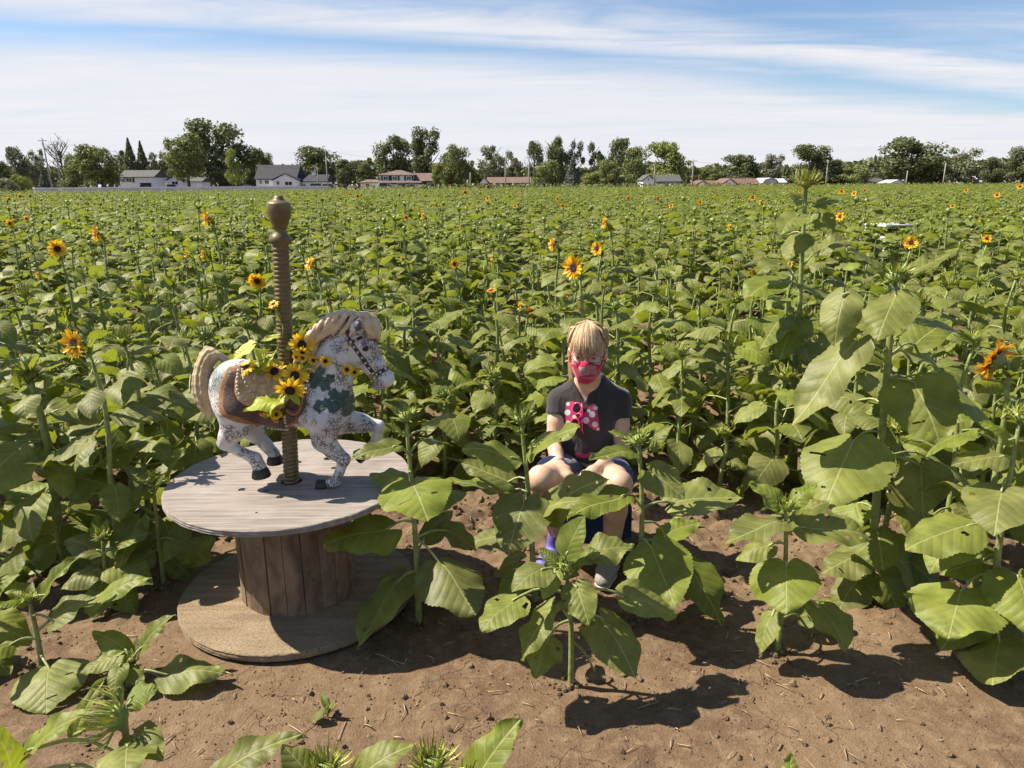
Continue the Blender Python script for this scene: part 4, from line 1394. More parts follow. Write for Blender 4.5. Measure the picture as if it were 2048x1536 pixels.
# ------------------------------------------------------------------ the rest of the field as one mass
def far_plant(seed, low):
    rng = random.Random(seed)
    mb = MB()
    H = rng.uniform(0.8, 1.05)
    mb.tube([(0, 0, 0), (0.01, 0, H * 0.5), (0, 0, H)], [0.012, 0.010, 0.006], 4, 1, False)
    ang = rng.uniform(0, 6.28)
    nl = 13 if low else 16
    for k in range(nl):
        f = 0.3 + 0.67 * (k + rng.uniform(0, 0.6)) / nl
        ang += 2.4 + rng.uniform(-0.4, 0.4)
        s = 0.188 * (1.0 if f < 0.6 else 1.0 - 0.75 * (f - 0.6)) * rng.uniform(0.8, 1.2)
        V, F, UV = blade(4 if low else 6, 1 if low else 2, rng.uniform(0.72, 0.98), rng.uniform(0.3, 1.1), rng.uniform(-0.3, 0.2), 0.03, rng, 0, -0.2)
        pl, rise = rng.uniform(0.4, 0.7), rng.uniform(0.1, 0.45)
        M3 = Matrix.Rotation(ang, 3, 'Z') @ Matrix.Rotation(rng.uniform(-0.7, -0.1) + (f - 0.5) * 0.6, 3, 'X') @ Matrix.Rotation(rng.uniform(-0.4, 0.4), 3, 'Y')
        b = Matrix.Rotation(ang, 3, 'Z') @ Vector((0, pl, rise)) * s + Vector((0, 0, f * H))
        mb.add((V * s) @ np.array(M3).T + np.array(b), F, UV, 0)
    for k in range(4):
        ang += 1.5
        V, F, UV = blade(3, 1, 0.5, 0.2, 0.3, 0.02, rng)
        M3 = Matrix.Rotation(ang, 3, 'Z') @ Matrix.Rotation(rng.uniform(0.3, 1.0), 3, 'X')
        mb.add((V * rng.uniform(0.06, 0.1)) @ np.array(M3).T + np.array((0, 0, H - 0.02)), F, UV, 2)
    mb.ball((0, 0, H + 0.01), 0.028, 6, 4, 3)
    for k in range(9):
        a = k * 0.7
        v = [(0.02 * math.cos(a - 0.3), 0.02 * math.sin(a - 0.3), H), (0.02 * math.cos(a + 0.3), 0.02 * math.sin(a + 0.3), H), (0.055 * math.cos(a), 0.055 * math.sin(a), H + rng.uniform(0.02, 0.05))]
        mb.add(v, [(0, 1, 2)], None, 3)
    me = mb.mesh('far_sunflower', [MAT['leaf'], MAT['stem'], MAT['young'], MAT['bract']])
    return bpy.data.objects.new('far_sunflower', me)


def field_end(x):
    return 104 + 0.34 * x


far_coll = bpy.data.collections.new('far_sunflowers')
for k in range(7):
    far_coll.objects.link(far_plant(500 + k, k > 3))
NV = 7
rs = np.random.RandomState(5)
pts = []
for y0, y1, dens in [(2.2, 8.2, 5.0), (8.2, 20, 6.5), (20, 50, 5.2), (50, 140, 3.4)]:
    hw = 0.78 * y1 + 2.5
    n = int(2 * hw * (y1 - y0) * dens)
    x, y = rs.uniform(-hw, hw, n), rs.uniform(y0, y1, n)
    lim = 0.75 * y + 2.5
    ok = (np.abs(x) < lim) & (y < field_end(x) + rs.uniform(-1, 1, n))
    if y1 < 9:
        ok &= (np.abs(x) > 0.74 * y + 0.5) & (y > 3)     # only beside the rows already set out
    pts.append(np.stack([x[ok], y[ok]], 1))
pts = np.concatenate(pts)
# rows are faintly readable
pts[:, 1] = np.where(pts[:, 1] < 30, np.round(pts[:, 1] / 0.62) * 0.62 + rs.normal(0, 0.11, len(pts)), pts[:, 1])
me = bpy.data.meshes.new('sunflower_field')
me.from_pydata([(float(a), float(b), 0.0) for a, b in pts], [], [])
zc = ground_z(pts[:, 0], pts[:, 1])
co = np.stack([pts[:, 0], pts[:, 1], zc], 1).astype(np.float32)
me.vertices.foreach_set('co', co.ravel())
for nm, arr, ty in (('yaw', rs.uniform(0, 6.28, len(pts)), 'FLOAT'), ('size', rs.normal(1.0, 0.13, len(pts)) * np.where(pts[:, 1] > 50, 1.05, 1.0), 'FLOAT'), ('tilt', rs.normal(0, 0.07, len(pts)), 'FLOAT'), ('pick', rs.randint(0, NV, len(pts)), 'INT')):
    at_ = me.attributes.new(nm, ty, 'POINT')
    at_.data.foreach_set('value', arr.astype(np.float32 if ty == 'FLOAT' else np.int32))
field = bpy.data.objects.new('sunflower_field', me)
COL.objects.link(field)
field['kind'] = 'stuff'
field['label'] = 'mass of green sunflower plants filling the field to the far houses'
ng = bpy.data.node_groups.new('field', 'GeometryNodeTree')
ng.interface.new_socket('Geometry', in_out='INPUT', socket_type='NodeSocketGeometry')
ng.interface.new_socket('Geometry', in_out='OUTPUT', socket_type='NodeSocketGeometry')
N, Lk = ng.nodes, ng.links
gi, go = N.new('NodeGroupInput'), N.new('NodeGroupOutput')
ci = N.new('GeometryNodeCollectionInfo')
ci.inputs['Collection'].default_value = far_coll
ci.inputs['Separate Children'].default_value = True
ci.inputs['Reset Children'].default_value = True
iop = N.new('GeometryNodeInstanceOnPoints')
iop.inputs['Pick Instance'].default_value = True


def named(nm, ty):
    q = N.new('GeometryNodeInputNamedAttribute')
    q.data_type = ty
    q.inputs[0].default_value = nm
    return q.outputs[0]


cx = N.new('ShaderNodeCombineXYZ')
Lk.new(named('tilt', 'FLOAT'), cx.inputs[0])
Lk.new(named('yaw', 'FLOAT'), cx.inputs[2])
e2r = N.new('FunctionNodeEulerToRotation')
Lk.new(cx.outputs[0], e2r.inputs[0])
Lk.new(gi.outputs[0], iop.inputs['Points'])
Lk.new(ci.outputs[0], iop.inputs['Instance'])
Lk.new(named('pick', 'INT'), iop.inputs['Instance Index'])
Lk.new(e2r.outputs[0], iop.inputs['Rotation'])
Lk.new(named('size', 'FLOAT'), iop.inputs['Scale'])
Lk.new(iop.outputs[0], go.inputs[0])
md = field.modifiers.new('plants', 'NODES')
md.node_group = ng

# ------------------------------------------------------------------ carousel horse on its pole
HY = SPC.y + 0.0                          # plane of the pole
HS = 2.82 / FPX                           # metres per photo pixel there


def hp(x, y, dy=0.0):
    return np.array(at(x, y, HY + dy))


def crackle():
    m_, t = new_mat('crackled_white_paint')
    tc_ = t.n('ShaderNodeTexCoord')
    P = tc_.outputs['Object']
    wv = t.vm('ADD', P, t.n('ShaderNodeVectorMath', {0: t.n('ShaderNodeTexNoise', {'Vector': P, 'Scale': 60.0, 'Detail': 3}).outputs[1], 'Scale': 0.02}, operation='SCALE').outputs[0])
    st = t.n('ShaderNodeMapping', {'Vector': wv, 'Scale': (105, 105, 62)})
    v1 = t.n('ShaderNodeTexVoronoi', {'Vector': st.outputs[0], 'Scale': 1.0}, feature='DISTANCE_TO_EDGE')
    wear = t.noise(P, 16, 4, 0.6)
    cr = t.m('MULTIPLY', t.ss(v1.outputs[0], 0.19, 0.05), t.ss(wear, 0.44, 0.55))
    c = t.mix(t.ss(t.noise(P, 9, 3), 0.35, 0.7), (0.50, 0.48, 0.475), (0.62, 0.60, 0.58))
    c = t.mix(t.m('MULTIPLY', t.ss(wear, 0.55, 0.75), 0.45), c, (0.30, 0.235, 0.31))
    c = t.mix(t.m('MULTIPLY', cr, 0.85), c, (0.045, 0.03, 0.06))
    att = t.n('ShaderNodeAttribute')
    att.attribute_name = 'paint'
    sp_ = t.n('ShaderNodeSeparateColor', {0: att.outputs['Color']})
    lf = t.mix(t.ss(t.noise(P, 90, 3), 0.4, 0.65), (0.005, 0.028, 0.017), (0.018, 0.072, 0.046))
    gsoft = t.m('ADD', sp_.outputs[0], t.m('MULTIPLY', t.m('SUBTRACT', t.noise(P, 70, 3), 0.5), 0.5))
    c = t.mix(t.m('MULTIPLY', t.ss(gsoft, 0.42, 0.56), 0.93), c, lf)
    c = t.mix(t.m('MULTIPLY', t.ss(t.m('ADD', sp_.outputs[1], t.m('SUBTRACT', t.noise(P, 120, 3), 0.5)), 0.45, 0.7), 0.6), c, (0.10, 0.17, 0.15))
    bmp = t.n('ShaderNodeBump', {'Strength': 0.5, 'Distance': 0.002, 'Height': t.m('SUBTRACT', wear, cr)})
    finish(t, t.n('ShaderNodeBsdfPrincipled', {'Base Color': c, 'Roughness': 0.42, 'Normal': bmp.outputs[0]}).outputs[0])
    return m_


MAT['horse'] = crackle()
MAT['mane'] = wood('carved_mane', (0.58, 0.42, 0.25), (0.88, 0.68, 0.44), (0.95, 0.78, 0.55), (30, 30, 30), 0.5)
MAT['hoof'] = plain('hoof', (0.022, 0.017, 0.014), 0.45, 0.4, 40)
MAT['strap'] = plain('bridle_leather', (0.03, 0.017, 0.014), 0.45, 0.3, 60)
MAT['stud'] = plain('cream_stud', (0.62, 0.56, 0.42), 0.4, 0.2, 60)
MAT['gold'] = plain('brass_rosette', (0.35, 0.30, 0.08), 0.4, 0.3, 60, metal=0.5)
MAT['saddle_tan'] = plain('saddle_tan', (0.34, 0.16, 0.055), 0.6, 0.25, 90, 0.4, bscale=260)
MAT['saddle_brown'] = plain('saddle_brown', (0.095, 0.048, 0.03), 0.5, 0.3, 60, 0.3)
MAT['saddle_cream'] = plain('saddle_cream', (0.50, 0.33, 0.16), 0.55, 0.3, 40, 0.3)
MAT['eye'] = plain('eye', (0.008, 0.006, 0.006), 0.1, 0.2, 60)
MAT['ear_inside'] = plain('ear_inside', (0.15, 0.11, 0.10), 0.6, 0.4, 50)
MAT['bronze'] = plain('bronze_pole', (0.175, 0.125, 0.055), 0.42, 0.22, 30, 0.15, metal=0.25)

pole_b = gnd(583, 962, TOPZ)
HY = pole_b.y
horse = empty('carousel_horse', (pole_b.x, pole_b.y, TOPZ))
tag(horse, 'white crackle-painted carousel horse with blond mane on a twisted pole', 'carousel horse')
ORG = np.array(horse.location)

lo = [float(at(380, 500, HY).x) - 0.05, HY - 0.20, TOPZ - 0.01]
hi = [float(at(800, 500, HY).x) + 0.05, HY + 0.20, float(at(700, 610, HY).z) + 0.06]
S = SDF(lo, hi, 0.0050)
r = HS
# trunk
S.chain([hp(480, 774), hp(510, 786), hp(560, 796), hp(620, 800), hp(662, 808)], [55 * r, 52 * r, 50 * r, 52 * r, 47 * r], 0.03, (1, 0.86, 1), 0.04)
S.u(S.ell(hp(470, 790, -0.035), (46 * r, 36 * r, 66 * r)), 0.03)
S.u(S.ell(hp(470, 790, 0.035), (46 * r, 36 * r, 66 * r)), 0.03)
S.u(S.ell(hp(652, 815, -0.03), (43 * r, 32 * r, 55 * r)), 0.03)
S.u(S.ell(hp(652, 815, 0.03), (43 * r, 32 * r, 55 * r)), 0.03)
# neck and head
S.chain([hp(652, 780), hp(662, 740), hp(676, 704), hp(692, 676), hp(704, 660)], [49 * r, 43 * r, 35 * r, 29 * r, 25 * r], 0.03, (1, 0.72, 1), 0.03)
S.chain([hp(708, 668), hp(722, 694), hp(744, 726), hp(762, 752)], [29 * r, 31 * r, 22 * r, 18 * r], 0.02, (1, 0.66, 1), 0.02)
S.u(S.ell(hp(718, 708, 0), (27 * r, 24 * r, 27 * r)), 0.012)
S.u(S.ell(hp(770, 757, 0), (19 * r, 17 * r, 18 * r)), 0.012)
S.u(S.ell(hp(757, 773, 0), (12 * r, 12 * r, 8 * r)), 0.006)
for sgn in (-1, 1):
    S.u(S.ell(hp(727, 690, sgn * 20 * r), (10 * r, 7 * r, 7 * r)), 0.008)        # brow
    S.u(S.ell(hp(741, 722, sgn * 13 * r), (20 * r, 3.5 * r, 5 * r), Euler((0, R(50), 0))), 0.006)
S.d = np.maximum(S.d, -S.ell(hp(779, 754, -15 * r), (4.5 * r, 5 * r, 3.2 * r)))
S.d = np.maximum(S.d, -S.cap(hp(768, 770, -20 * r), hp(750, 764, -20 * r), 2.0 * r, 2.0 * r))
# near legs (towards the camera) and far legs
N_, Fz = -0.062, 0.062
S.chain([hp(646, 838, N_), hp(648, 880, N_ * 0.95), hp(667, 902, N_ * 0.95), hp(688, 918, N_ * 0.95)], [34 * r, 22.5 * r, 15.5 * r, 12.5 * r], 0.03, None, 0.015)
S.chain([hp(688, 919, N_ * 0.95), hp(680, 942, N_ * 0.95), hp(671, 962, N_ * 0.95), hp(655, 970, N_ * 0.95)], [12.5 * r, 8.8 * r, 10.5 * r, 10 * r], 0.008, None, 0.01)
S.chain([hp(682, 840, Fz), hp(722, 846, Fz), hp(757, 852, Fz)], [30 * r, 18 * r, 12 * r], 0.03, None, 0.02)
S.chain([hp(757, 852, Fz), hp(754, 876, Fz), hp(742, 896, Fz), hp(731, 905, Fz)], [12 * r, 8.8 * r, 10.5 * r, 10 * r], 0.008, None, 0.01)
S.chain([hp(474, 820, N_), hp(474, 848, N_), hp(458, 872, N_), hp(449, 886, N_)], [40 * r, 29 * r, 18 * r, 13.5 * r], 0.03, None, 0.02)
S.chain([hp(449, 886, N_), hp(478, 902, N_), hp(510, 917, N_), hp(519, 934, N_)], [13.5 * r, 9.5 * r, 12 * r, 13.5 * r], 0.008, None, 0.01)
S.chain([hp(488, 836, Fz), hp(508, 864, Fz), hp(532, 890, Fz), hp(548, 908, Fz)], [33 * r, 18.5 * r, 11 * r, 12.5 * r], 0.03, None, 0.02)
BODY = S.d.copy()
V, F = S.mesh()
body = sdf_obj('body', V, F, MAT['horse'], horse, ORG, 3)
# painted ivy on the chest and hip
cols = np.zeros((len(V), 4), dtype=np.float32)
cols[:, 3] = 1
front_side = V[:, 1] < HY + 0.04
rng = random.Random(8)
PXY = np.array([project(p) for p in V])


def leafpaint(cx, cy, rad, ang):
    d = PXY - np.array([cx, cy])
    a = np.arctan2(d[:, 1], d[:, 0]) - ang
    rr = np.hypot(d[:, 0], d[:, 1]) / (rad * (0.88 + 0.12 * np.cos(5 * a)))
    return np.clip(1.25 - rr * 0.75, 0, 1) * front_side


for cx, cy, rad in [(632, 757, 17), (650, 770, 14), (641, 742, 11), (660, 758, 12), (640, 812, 15), (655, 806, 11), (668, 790, 13), (685, 803, 17), (696, 815, 15), (672, 812, 13), (700, 800, 12), (690, 790, 12), (626, 770, 9), (664, 820, 8), (690, 826, 9)]:
    cols[:, 0] = np.maximum(cols[:, 0], leafpaint(cx, cy, rad, rng.uniform(0, 6)))
for cx, cy, rad in [(440, 745, 22), (436, 770, 17), (448, 728, 18), (443, 790, 9), (455, 740, 14)]:
    cols[:, 1] = np.maximum(cols[:, 1], leafpaint(cx, cy, rad, rng.uniform(0, 6)))
ca = body.data.color_attributes.new('paint', 'FLOAT_COLOR', 'POINT')
ca.data.foreach_set('color', cols.ravel())
# hooves
for (a, b, dy, ra, rb) in [((655, 972), (636, 972), N_ * 0.95, 13, 15), ((732, 904), (716, 914), Fz, 12.5, 15.5), ((520, 936), (523, 952), N_, 15, 19), ((549, 912), (551, 925), Fz, 15, 18)]:
    A, B = Vector(hp(*a, dy)), Vector(hp(*b, dy))
    if B.z < TOPZ + 0.012:
        B.z = TOPZ + 0.004
    ax = (B - A).normalized()
    MB().tube([A - ax * 0.002 - Vector(ORG), A + ax * 0.006 - Vector(ORG), (A + B) / 2 - Vector(ORG), B - Vector(ORG), B + ax * 0.004 - Vector(ORG)], [ra * r * 0.86, ra * r, (ra + rb) / 2 * r, rb * r, rb * r * 0.9], 18).build('hoof', MAT['hoof'], horse)


# mane, forelock and tail carved as strands
def strands(name, chains, k=0.0006):
    A = np.concatenate([np.array(c[0]) for c in chains])
    pad = 0.03
    s2 = SDF(A.min(0) - pad, A.max(0) + pad, 0.0034)
    for pts_, rad in chains:
        s2.chain(pts_, [q * r for q in rad], k, None, 0.004)
    v_, f_ = s2.mesh()
    return sdf_obj(name, v_, f_, MAT['mane'], horse, ORG, 0)


def strand(ctrl, rads, n=9):
    p = curve_pts([hp(*c) for c in ctrl], n)
    return [np.array(q) for q in p], list(np.interp(np.linspace(0, 1, n), np.linspace(0, 1, len(rads)), rads))


mr = random.Random(3)
ch = []
crest = [(730, 629), (714, 622), (698, 617), (682, 616), (666, 620), (652, 628), (640, 638), (630, 652), (624, 668), (621, 684)]
for i, (x, y) in enumerate(crest):
    for lay in range(5):
        dy = (-0.034, -0.024, -0.012, 0.002, 0.016)[lay]
        dx, ln = -18 - 1.5 * i * 0.5, 34 + mr.uniform(-6, 8)
        x0, y0 = x + mr.uniform(-3, 3) + 8, y + 6 + (3, 1, 0, 0, 2)[lay]
        ch.append(strand([(x0, y0, dy * 0.6), (x0 - 14, y0 + 4 + lay, dy * 1.3), (x0 - 22 + mr.uniform(-3, 3), y0 + 16, dy * 1.5), (x0 - 34 + mr.uniform(-4, 4), y0 + ln - 6, dy * 1.5), (x0 - 40, y0 + ln + 4, dy * 1.3)], [3.6, 4.8, 4.6, 3.8, 1.6]))
for i in range(12):
    y = 664 + i * 4
    ch.append(strand([(646 - i * 1.5, y - 4, -0.028), (632 - i, y + 4, -0.04), (622, y + 16, -0.036), (616 + i * 0.4, y + 26, -0.026)], [3.5, 4.6, 4, 1.6]))
for i in range(5):
    ch.append(strand([(680 - i * 9, 640 + i * 5, -0.038), (676 - i * 9, 652 + i * 5, -0.044), (664 - i * 8, 662 + i * 6, -0.042)], [6, 6, 2.2]))
strands('mane', ch)
ch = []
for i in range(13):
    dy = -0.036 + i * 0.0055
    ch.append(strand([(702 + i, 630, dy * 0.6), (728 + i, 628 + abs(i - 6) * 0.5, dy), (746 + i * 0.8, 646, dy), (751 + i * 0.6, 668 + mr.uniform(-2, 4), dy * 0.9), (756 + i * 0.3, 684 - abs(i - 6) * 1.5, dy * 0.8)], [4, 5, 4.6, 3.8, 1.5]))
for i in range(4):
    ch.append(strand([(716 + i * 6, 640, -0.036), (730 + i * 4, 650 + i, -0.046), (738 + i * 3, 664 + i * 2, -0.045), (737 + i * 4, 676, -0.038)], [4, 6, 5, 1.8]))
strands('forelock', ch)
ch = []
for i in range(20):
    a = 2 * math.pi * i / 20
    rr_ = 1.15 if i % 2 else 0.95
    ox, oy = 12 * rr_ * math.cos(a), 0.017 * rr_ * math.sin(a)
    ch.append(strand([(452 + ox * 0.4, 722, oy * 0.4), (436 + ox * 0.5, 708 + ox * 0.3, oy * 0.7), (418 + ox * 0.6, 712 + ox, oy), (405 + ox, 742, oy), (405 + ox * 1.2, 780, oy * 1.2), (412 + ox * 0.9, 812, oy), (417 + ox * 0.5, 834 - abs(ox) * 0.5, oy * 0.6)], [4, 4.6, 4.8, 5.2, 5.2, 4.6, 2], 14))
strands('tail', ch)


# ears
def ear(x, y, dy, tx, ty, tdy, rad, inner):
    A, B = Vector(hp(x, y, dy)), Vector(hp(tx, ty, tdy))
    ax = (B - A)
    o_ = Vector(ORG)
    n = 8
    prof = [0.45, 0.85, 1.0, 0.98, 0.82, 0.55, 0.28, 0.05]
    e = MB().tube([A + ax * (i / (n - 1)) - o_ for i in range(n)], [rad * q * r for q in prof], 14).build('ear', MAT['horse'], horse)
    if inner:
        nv = Vector((0.25, -0.95, 0.1)).normalized()
        MB().tube([A + ax * (0.12 + 0.7 * i / 5) + nv * rad * r * 0.45 - o_ for i in range(6)], [rad * q * r * 0.62 for q in (0.3, 0.9, 1.0, 0.9, 0.6, 0.1)], 12).build('ear_hollow', MAT['ear_inside'], e)


ear(712, 668, -0.044, 720, 634, -0.062, 14, True)
ear(738, 646, 0.04, 748, 630, 0.055, 8, False)
# eye
for dy in (-1, 1):
    MB().ball(Vector(hp(731, 697, dy * 23.5 * r)) - Vector(ORG), 6.2 * r, 12, 8, sc=(1, 0.7, 0.9)).build('eye', MAT['eye'], horse)

# ---- tack follows the sculpted surface
from mathutils.bvhtree import BVHTree
bvh = BVHTree.FromPolygons([Vector(v) for v in V], F.tolist())


def skin_pt(x, y, lift=0.002):
    """point on the camera side of the horse seen at photo pixel x, y"""
    d = ray(x, y).normalized()
    loc, nor, *_ = bvh.ray_cast(Vector((0, 0, CAMH)), d)
    if loc is None:
        loc, nor, *_ = bvh.find_nearest(Vector(hp(x, y, -0.03)))
    return loc + nor * lift, nor


def band(name, ctrl, width, mat, parent, lift=0.003, n=26, studs=0, stud_r=2.4):
    P2 = curve_pts([(a, b, 0) for a, b in ctrl], n)
    mb = MB()
    v, f = [], []
    for i, p in enumerate(P2):
        q, nor = skin_pt(p.x, p.y, 0.0)
        p2 = P2[min(i + 1, n - 1)] - P2[max(i - 1, 0)]
        tdir = (CAMR @ Vector((p2.x, -p2.y, 0))).normalized()
        side = nor.cross(tdir).normalized()
        for sw, h in ((-1, 0.0), (-0.9, lift), (0.9, lift), (1, 0.0)):
            v.append(q + side * sw * width * r * 0.5 + nor * h - Vector(ORG))
    for i in range(n - 1):
        for j in range(3):
            a = i * 4 + j
            f.append((a, a + 1, a + 5, a + 4))
    mb.add(v, f)
    o = mb.build(name, mat, parent)
    if studs:
        sb = MB()
        tot = [0]
        for i in range(1, n):
            tot.append(tot[-1] + (P2[i] - P2[i - 1]).length)
        for k in range(studs):
            s_ = tot[-1] * (k + 0.5) / studs
            i = max(j for j in range(n) if tot[j] <= s_)
            i2 = min(i + 1, n - 1)
            p = P2[i].lerp(P2[i2], (s_ - tot[i]) / max(tot[i2] - tot[i], 1e-6))
            q, nor = skin_pt(p.x, p.y, lift + 0.0005)
            sb.ball(q - Vector(ORG), stud_r * r, 8, 6)
        sb.build('studs', MAT['stud'], o)
    return o


bridle = band('bridle', [(698, 678), (707, 692), (722, 713), (738, 735), (751, 750)], 7.5, MAT['strap'], horse, 0.004, 24, 7, 2.6)
for ctrl, st_, w_ in (([(751, 750), (760, 744), (772, 738), (779, 733)], 4, 7.5), ([(693, 650), (695, 664), (699, 678)], 0, 5), ([(702, 684), (712, 680), (724, 674)], 1, 5.5)):
    s_o = band('strap', ctrl, w_, MAT['strap'], bridle, 0.004, 14, 0)
    if st_:
        for k in range(st_):
            p = curve_pts([(a, b, 0) for a, b in ctrl], 30)[int(29 * (k + 0.5) / st_)]
            q, nor = skin_pt(p.x, p.y, 0.0045)
            MB().ball(q - Vector(ORG), 2.6 * r, 8, 6).build('stud', MAT['stud'], bridle)
q, nor = skin_pt(701, 688, 0.004)
mb = MB()
rot = nor.to_track_quat('Z', 'Y').to_matrix()
star = []
for k in range(10):
    a = math.pi * k / 5
    rd = (6.2 if k % 2 == 0 else 3.2) * r
    star.append(rot @ Vector((rd * math.cos(a), rd * math.sin(a), 0)))
vs = [q - Vector(ORG) + p for p in star] + [q - Vector(ORG) + nor * 0.005]
mb.add(vs, [(k, (k + 1) % 10, 10) for k in range(10)])
mb.build('star_rosette', MAT['gold'], bridle, False)
q, nor = skin_pt(742, 752, 0.004)
MB().ball(q - Vector(ORG), 5 * r, 10, 8, sc=(1, 0.6, 1)).build('ring', MAT['gold'], bridle)


# saddle blanket: shell around the trunk cut to outline
def poly_sdf(pts2, U, W):
    d = np.full(U.shape, 1e9, dtype=np.float32)
    ins = np.zeros(U.shape, dtype=bool)
    n = len(pts2)
    for i in range(n):
        a, b = pts2[i], pts2[(i + 1) % n]
        e = (b[0] - a[0], b[1] - a[1])
        px_, pz_ = U - a[0], W - a[1]
        tt = np.clip((px_ * e[0] + pz_ * e[1]) / (e[0] ** 2 + e[1] ** 2), 0, 1)
        d = np.minimum(d, (px_ - e[0] * tt) ** 2 + (pz_ - e[1] * tt) ** 2)
        c1 = (a[1] > W) != (b[1] > W)
        xx = a[0] + (W - a[1]) * e[0] / (e[1] if e[1] else 1e-9)
        ins ^= c1 & (U < xx)
    d = np.sqrt(d)
    return np.where(ins, -d, d)


def blanket(name, outline, lift, mat, parent, inner=None):
    sm = curve_pts([(a, b, 0) for a, b in outline] + [(outline[0][0], outline[0][1], 0)], 60)[:-1]
    P2 = [(float(hp(p.x, p.y)[0]), float(hp(p.x, p.y)[2])) for p in sm]
    d2 = poly_sdf(P2, S.X, S.Z)
    d = np.maximum(np.maximum(BODY - lift, d2), -(BODY + 0.004))
    d = np.maximum(d, S.Y - (HY + 0.02))
    if inner is not None:
        sm = curve_pts([(a, b, 0) for a, b in inner] + [(inner[0][0], inner[0][1], 0)], 60)[:-1]
        d = np.maximum(d, -poly_sdf([(float(hp(p.x, p.y)[0]), float(hp(p.x, p.y)[2])) for p in sm], S.X, S.Z))
    v_, f_ = S.mesh(d)
    return sdf_obj(name, v_, f_, mat, parent, ORG, 1)


sx, sy = 0.2605, 0.2604
cr = lambda L: [(380 + a * sx, 600 + b * sy) for a, b in L]
o1 = cr([(345, 480), (310, 600), (310, 720), (350, 800), (420, 840), (540, 905), (560, 955), (650, 985), (780, 1000), (800, 930), (870, 890), (900, 760), (890, 640), (840, 520), (600, 470)])
o2 = cr([(365, 500), (345, 600), (350, 720), (395, 785), (480, 820), (560, 905), (600, 940), (680, 970), (775, 985), (765, 920), (850, 880), (880, 760), (860, 620), (800, 520), (600, 480)])
o3 = cr([(425, 515), (420, 600), (445, 680), (520, 745), (600, 790), (690, 820), (750, 790), (810, 720), (840, 620), (780, 520), (600, 490)])
sad = blanket('saddle_blanket', o1, 0.0075, MAT['saddle_tan'], horse)
blanket('border', o2, 0.0095, MAT['saddle_brown'], sad)
blanket('saddle_panel', o3, 0.0125, MAT['saddle_cream'], sad)
sb = MB()
for path, n in ((cr([(372, 540), (365, 620), (375, 710), (430, 785)]), 9), (cr([(400, 540), (405, 590), (440, 660), (500, 730), (600, 740), (660, 705)]), 13), (cr([(560, 935), (640, 975), (700, 980), (750, 978), (738, 920), (735, 870)]), 13), (cr([(490, 620), (500, 580), (530, 560)]), 4)):
    P2 = curve_pts([(a, b, 0) for a, b in path], 40)
    for k in range(n):
        p = P2[int(39 * (k + 0.5) / n)]
        q, nor = skin_pt(p.x, p.y, 0.0125)
        sb.ball(q - Vector(ORG), 2.9 * r, 8, 5)
sb.build('studs', MAT['stud'], sad)
# rolled leather at the saddle's front
for k, (off, mt) in enumerate(((0, 'saddle_brown'), (5, 'saddle_tan'), (10, 'saddle_brown'))):
    P2 = cr([(885 - off * 3, 690), (885 - off * 3, 790), (860 - off * 3, 860 - off * 2), (800, 885 - off * 4), (740 + off, 850 - off * 3)])
    pts_ = []
    for p in curve_pts([(a, b, 0) for a, b in P2], 18):
        q, nor = skin_pt(p.x, p.y, 0.012)
        pts_.append(q - Vector(ORG))
    MB().tube(pts_, [2.8 * r] * 18, 8).build('saddle_roll', MAT[mt], sad)

# ---- pole
pt = at(557, 392, HY)
pb = Vector((pole_b.x, pole_b.y, 0.16))
axis_v = (pt - pole_b)
PL = axis_v.length
pole_rot = axis_v.to_track_quat('Z', 'Y').to_euler()
tw0 = PL * (1 - (482 - 392) / (962 - 392) * 0.985)
NP, NA, PR, PITCHP = 520, 20, 15.6 * r, 0.0158
v, f = [], []
for i in range(NP + 1):
    z = -0.05 + (tw0 + 0.05) * i / NP
    for k in range(NA):
        a = 2 * math.pi * k / NA
        ph = (z / PITCHP - a / (2 * math.pi)) * math.pi
        rad = PR * (0.86 + 0.14 * abs(math.sin(ph)) ** 0.7)
        v.append((rad * math.cos(a), rad * math.sin(a), z))
for i in range(NP):
    for k in range(NA):
        a, b = i * NA + k, i * NA + (k + 1) % NA
        f.append((a, b, b + NA, a + NA))
pole = mesh_obj('pole', v, f, MAT['bronze'], horse)
pole.rotation_euler = pole_rot
top = PL - tw0
fin = MB().lathe([(PR * 0.8, tw0 - 0.003), (15.5 * r, tw0), (19.5 * r, tw0 + 0.008), (20.3 * r, tw0 + 0.016), (19 * r, tw0 + 0.024), (17.5 * r, tw0 + 0.029), (17 * r, tw0 + 0.031), (12.5 * r, tw0 + 0.040), (11 * r, tw0 + 0.050), (12 * r, tw0 + 0.056), (13.5 * r, tw0 + 0.058), (13.5 * r, tw0 + 0.062), (16 * r, tw0 + 0.075), (19.5 * r, tw0 + 0.095), (21.3 * r, tw0 + 0.118), (21.6 * r, tw0 + 0.140), (20.8 * r, tw0 + 0.1425), (15 * r, tw0 + 0.1500), (10.5 * r, tw0 + 0.1530), (9.5 * r, tw0 + 0.158), (7.5 * r, tw0 + 0.165), (4 * r, tw0 + 0.169), (0.5 * r, tw0 + 0.170)], 36)
fin.build('finial', MAT['bronze'], pole)

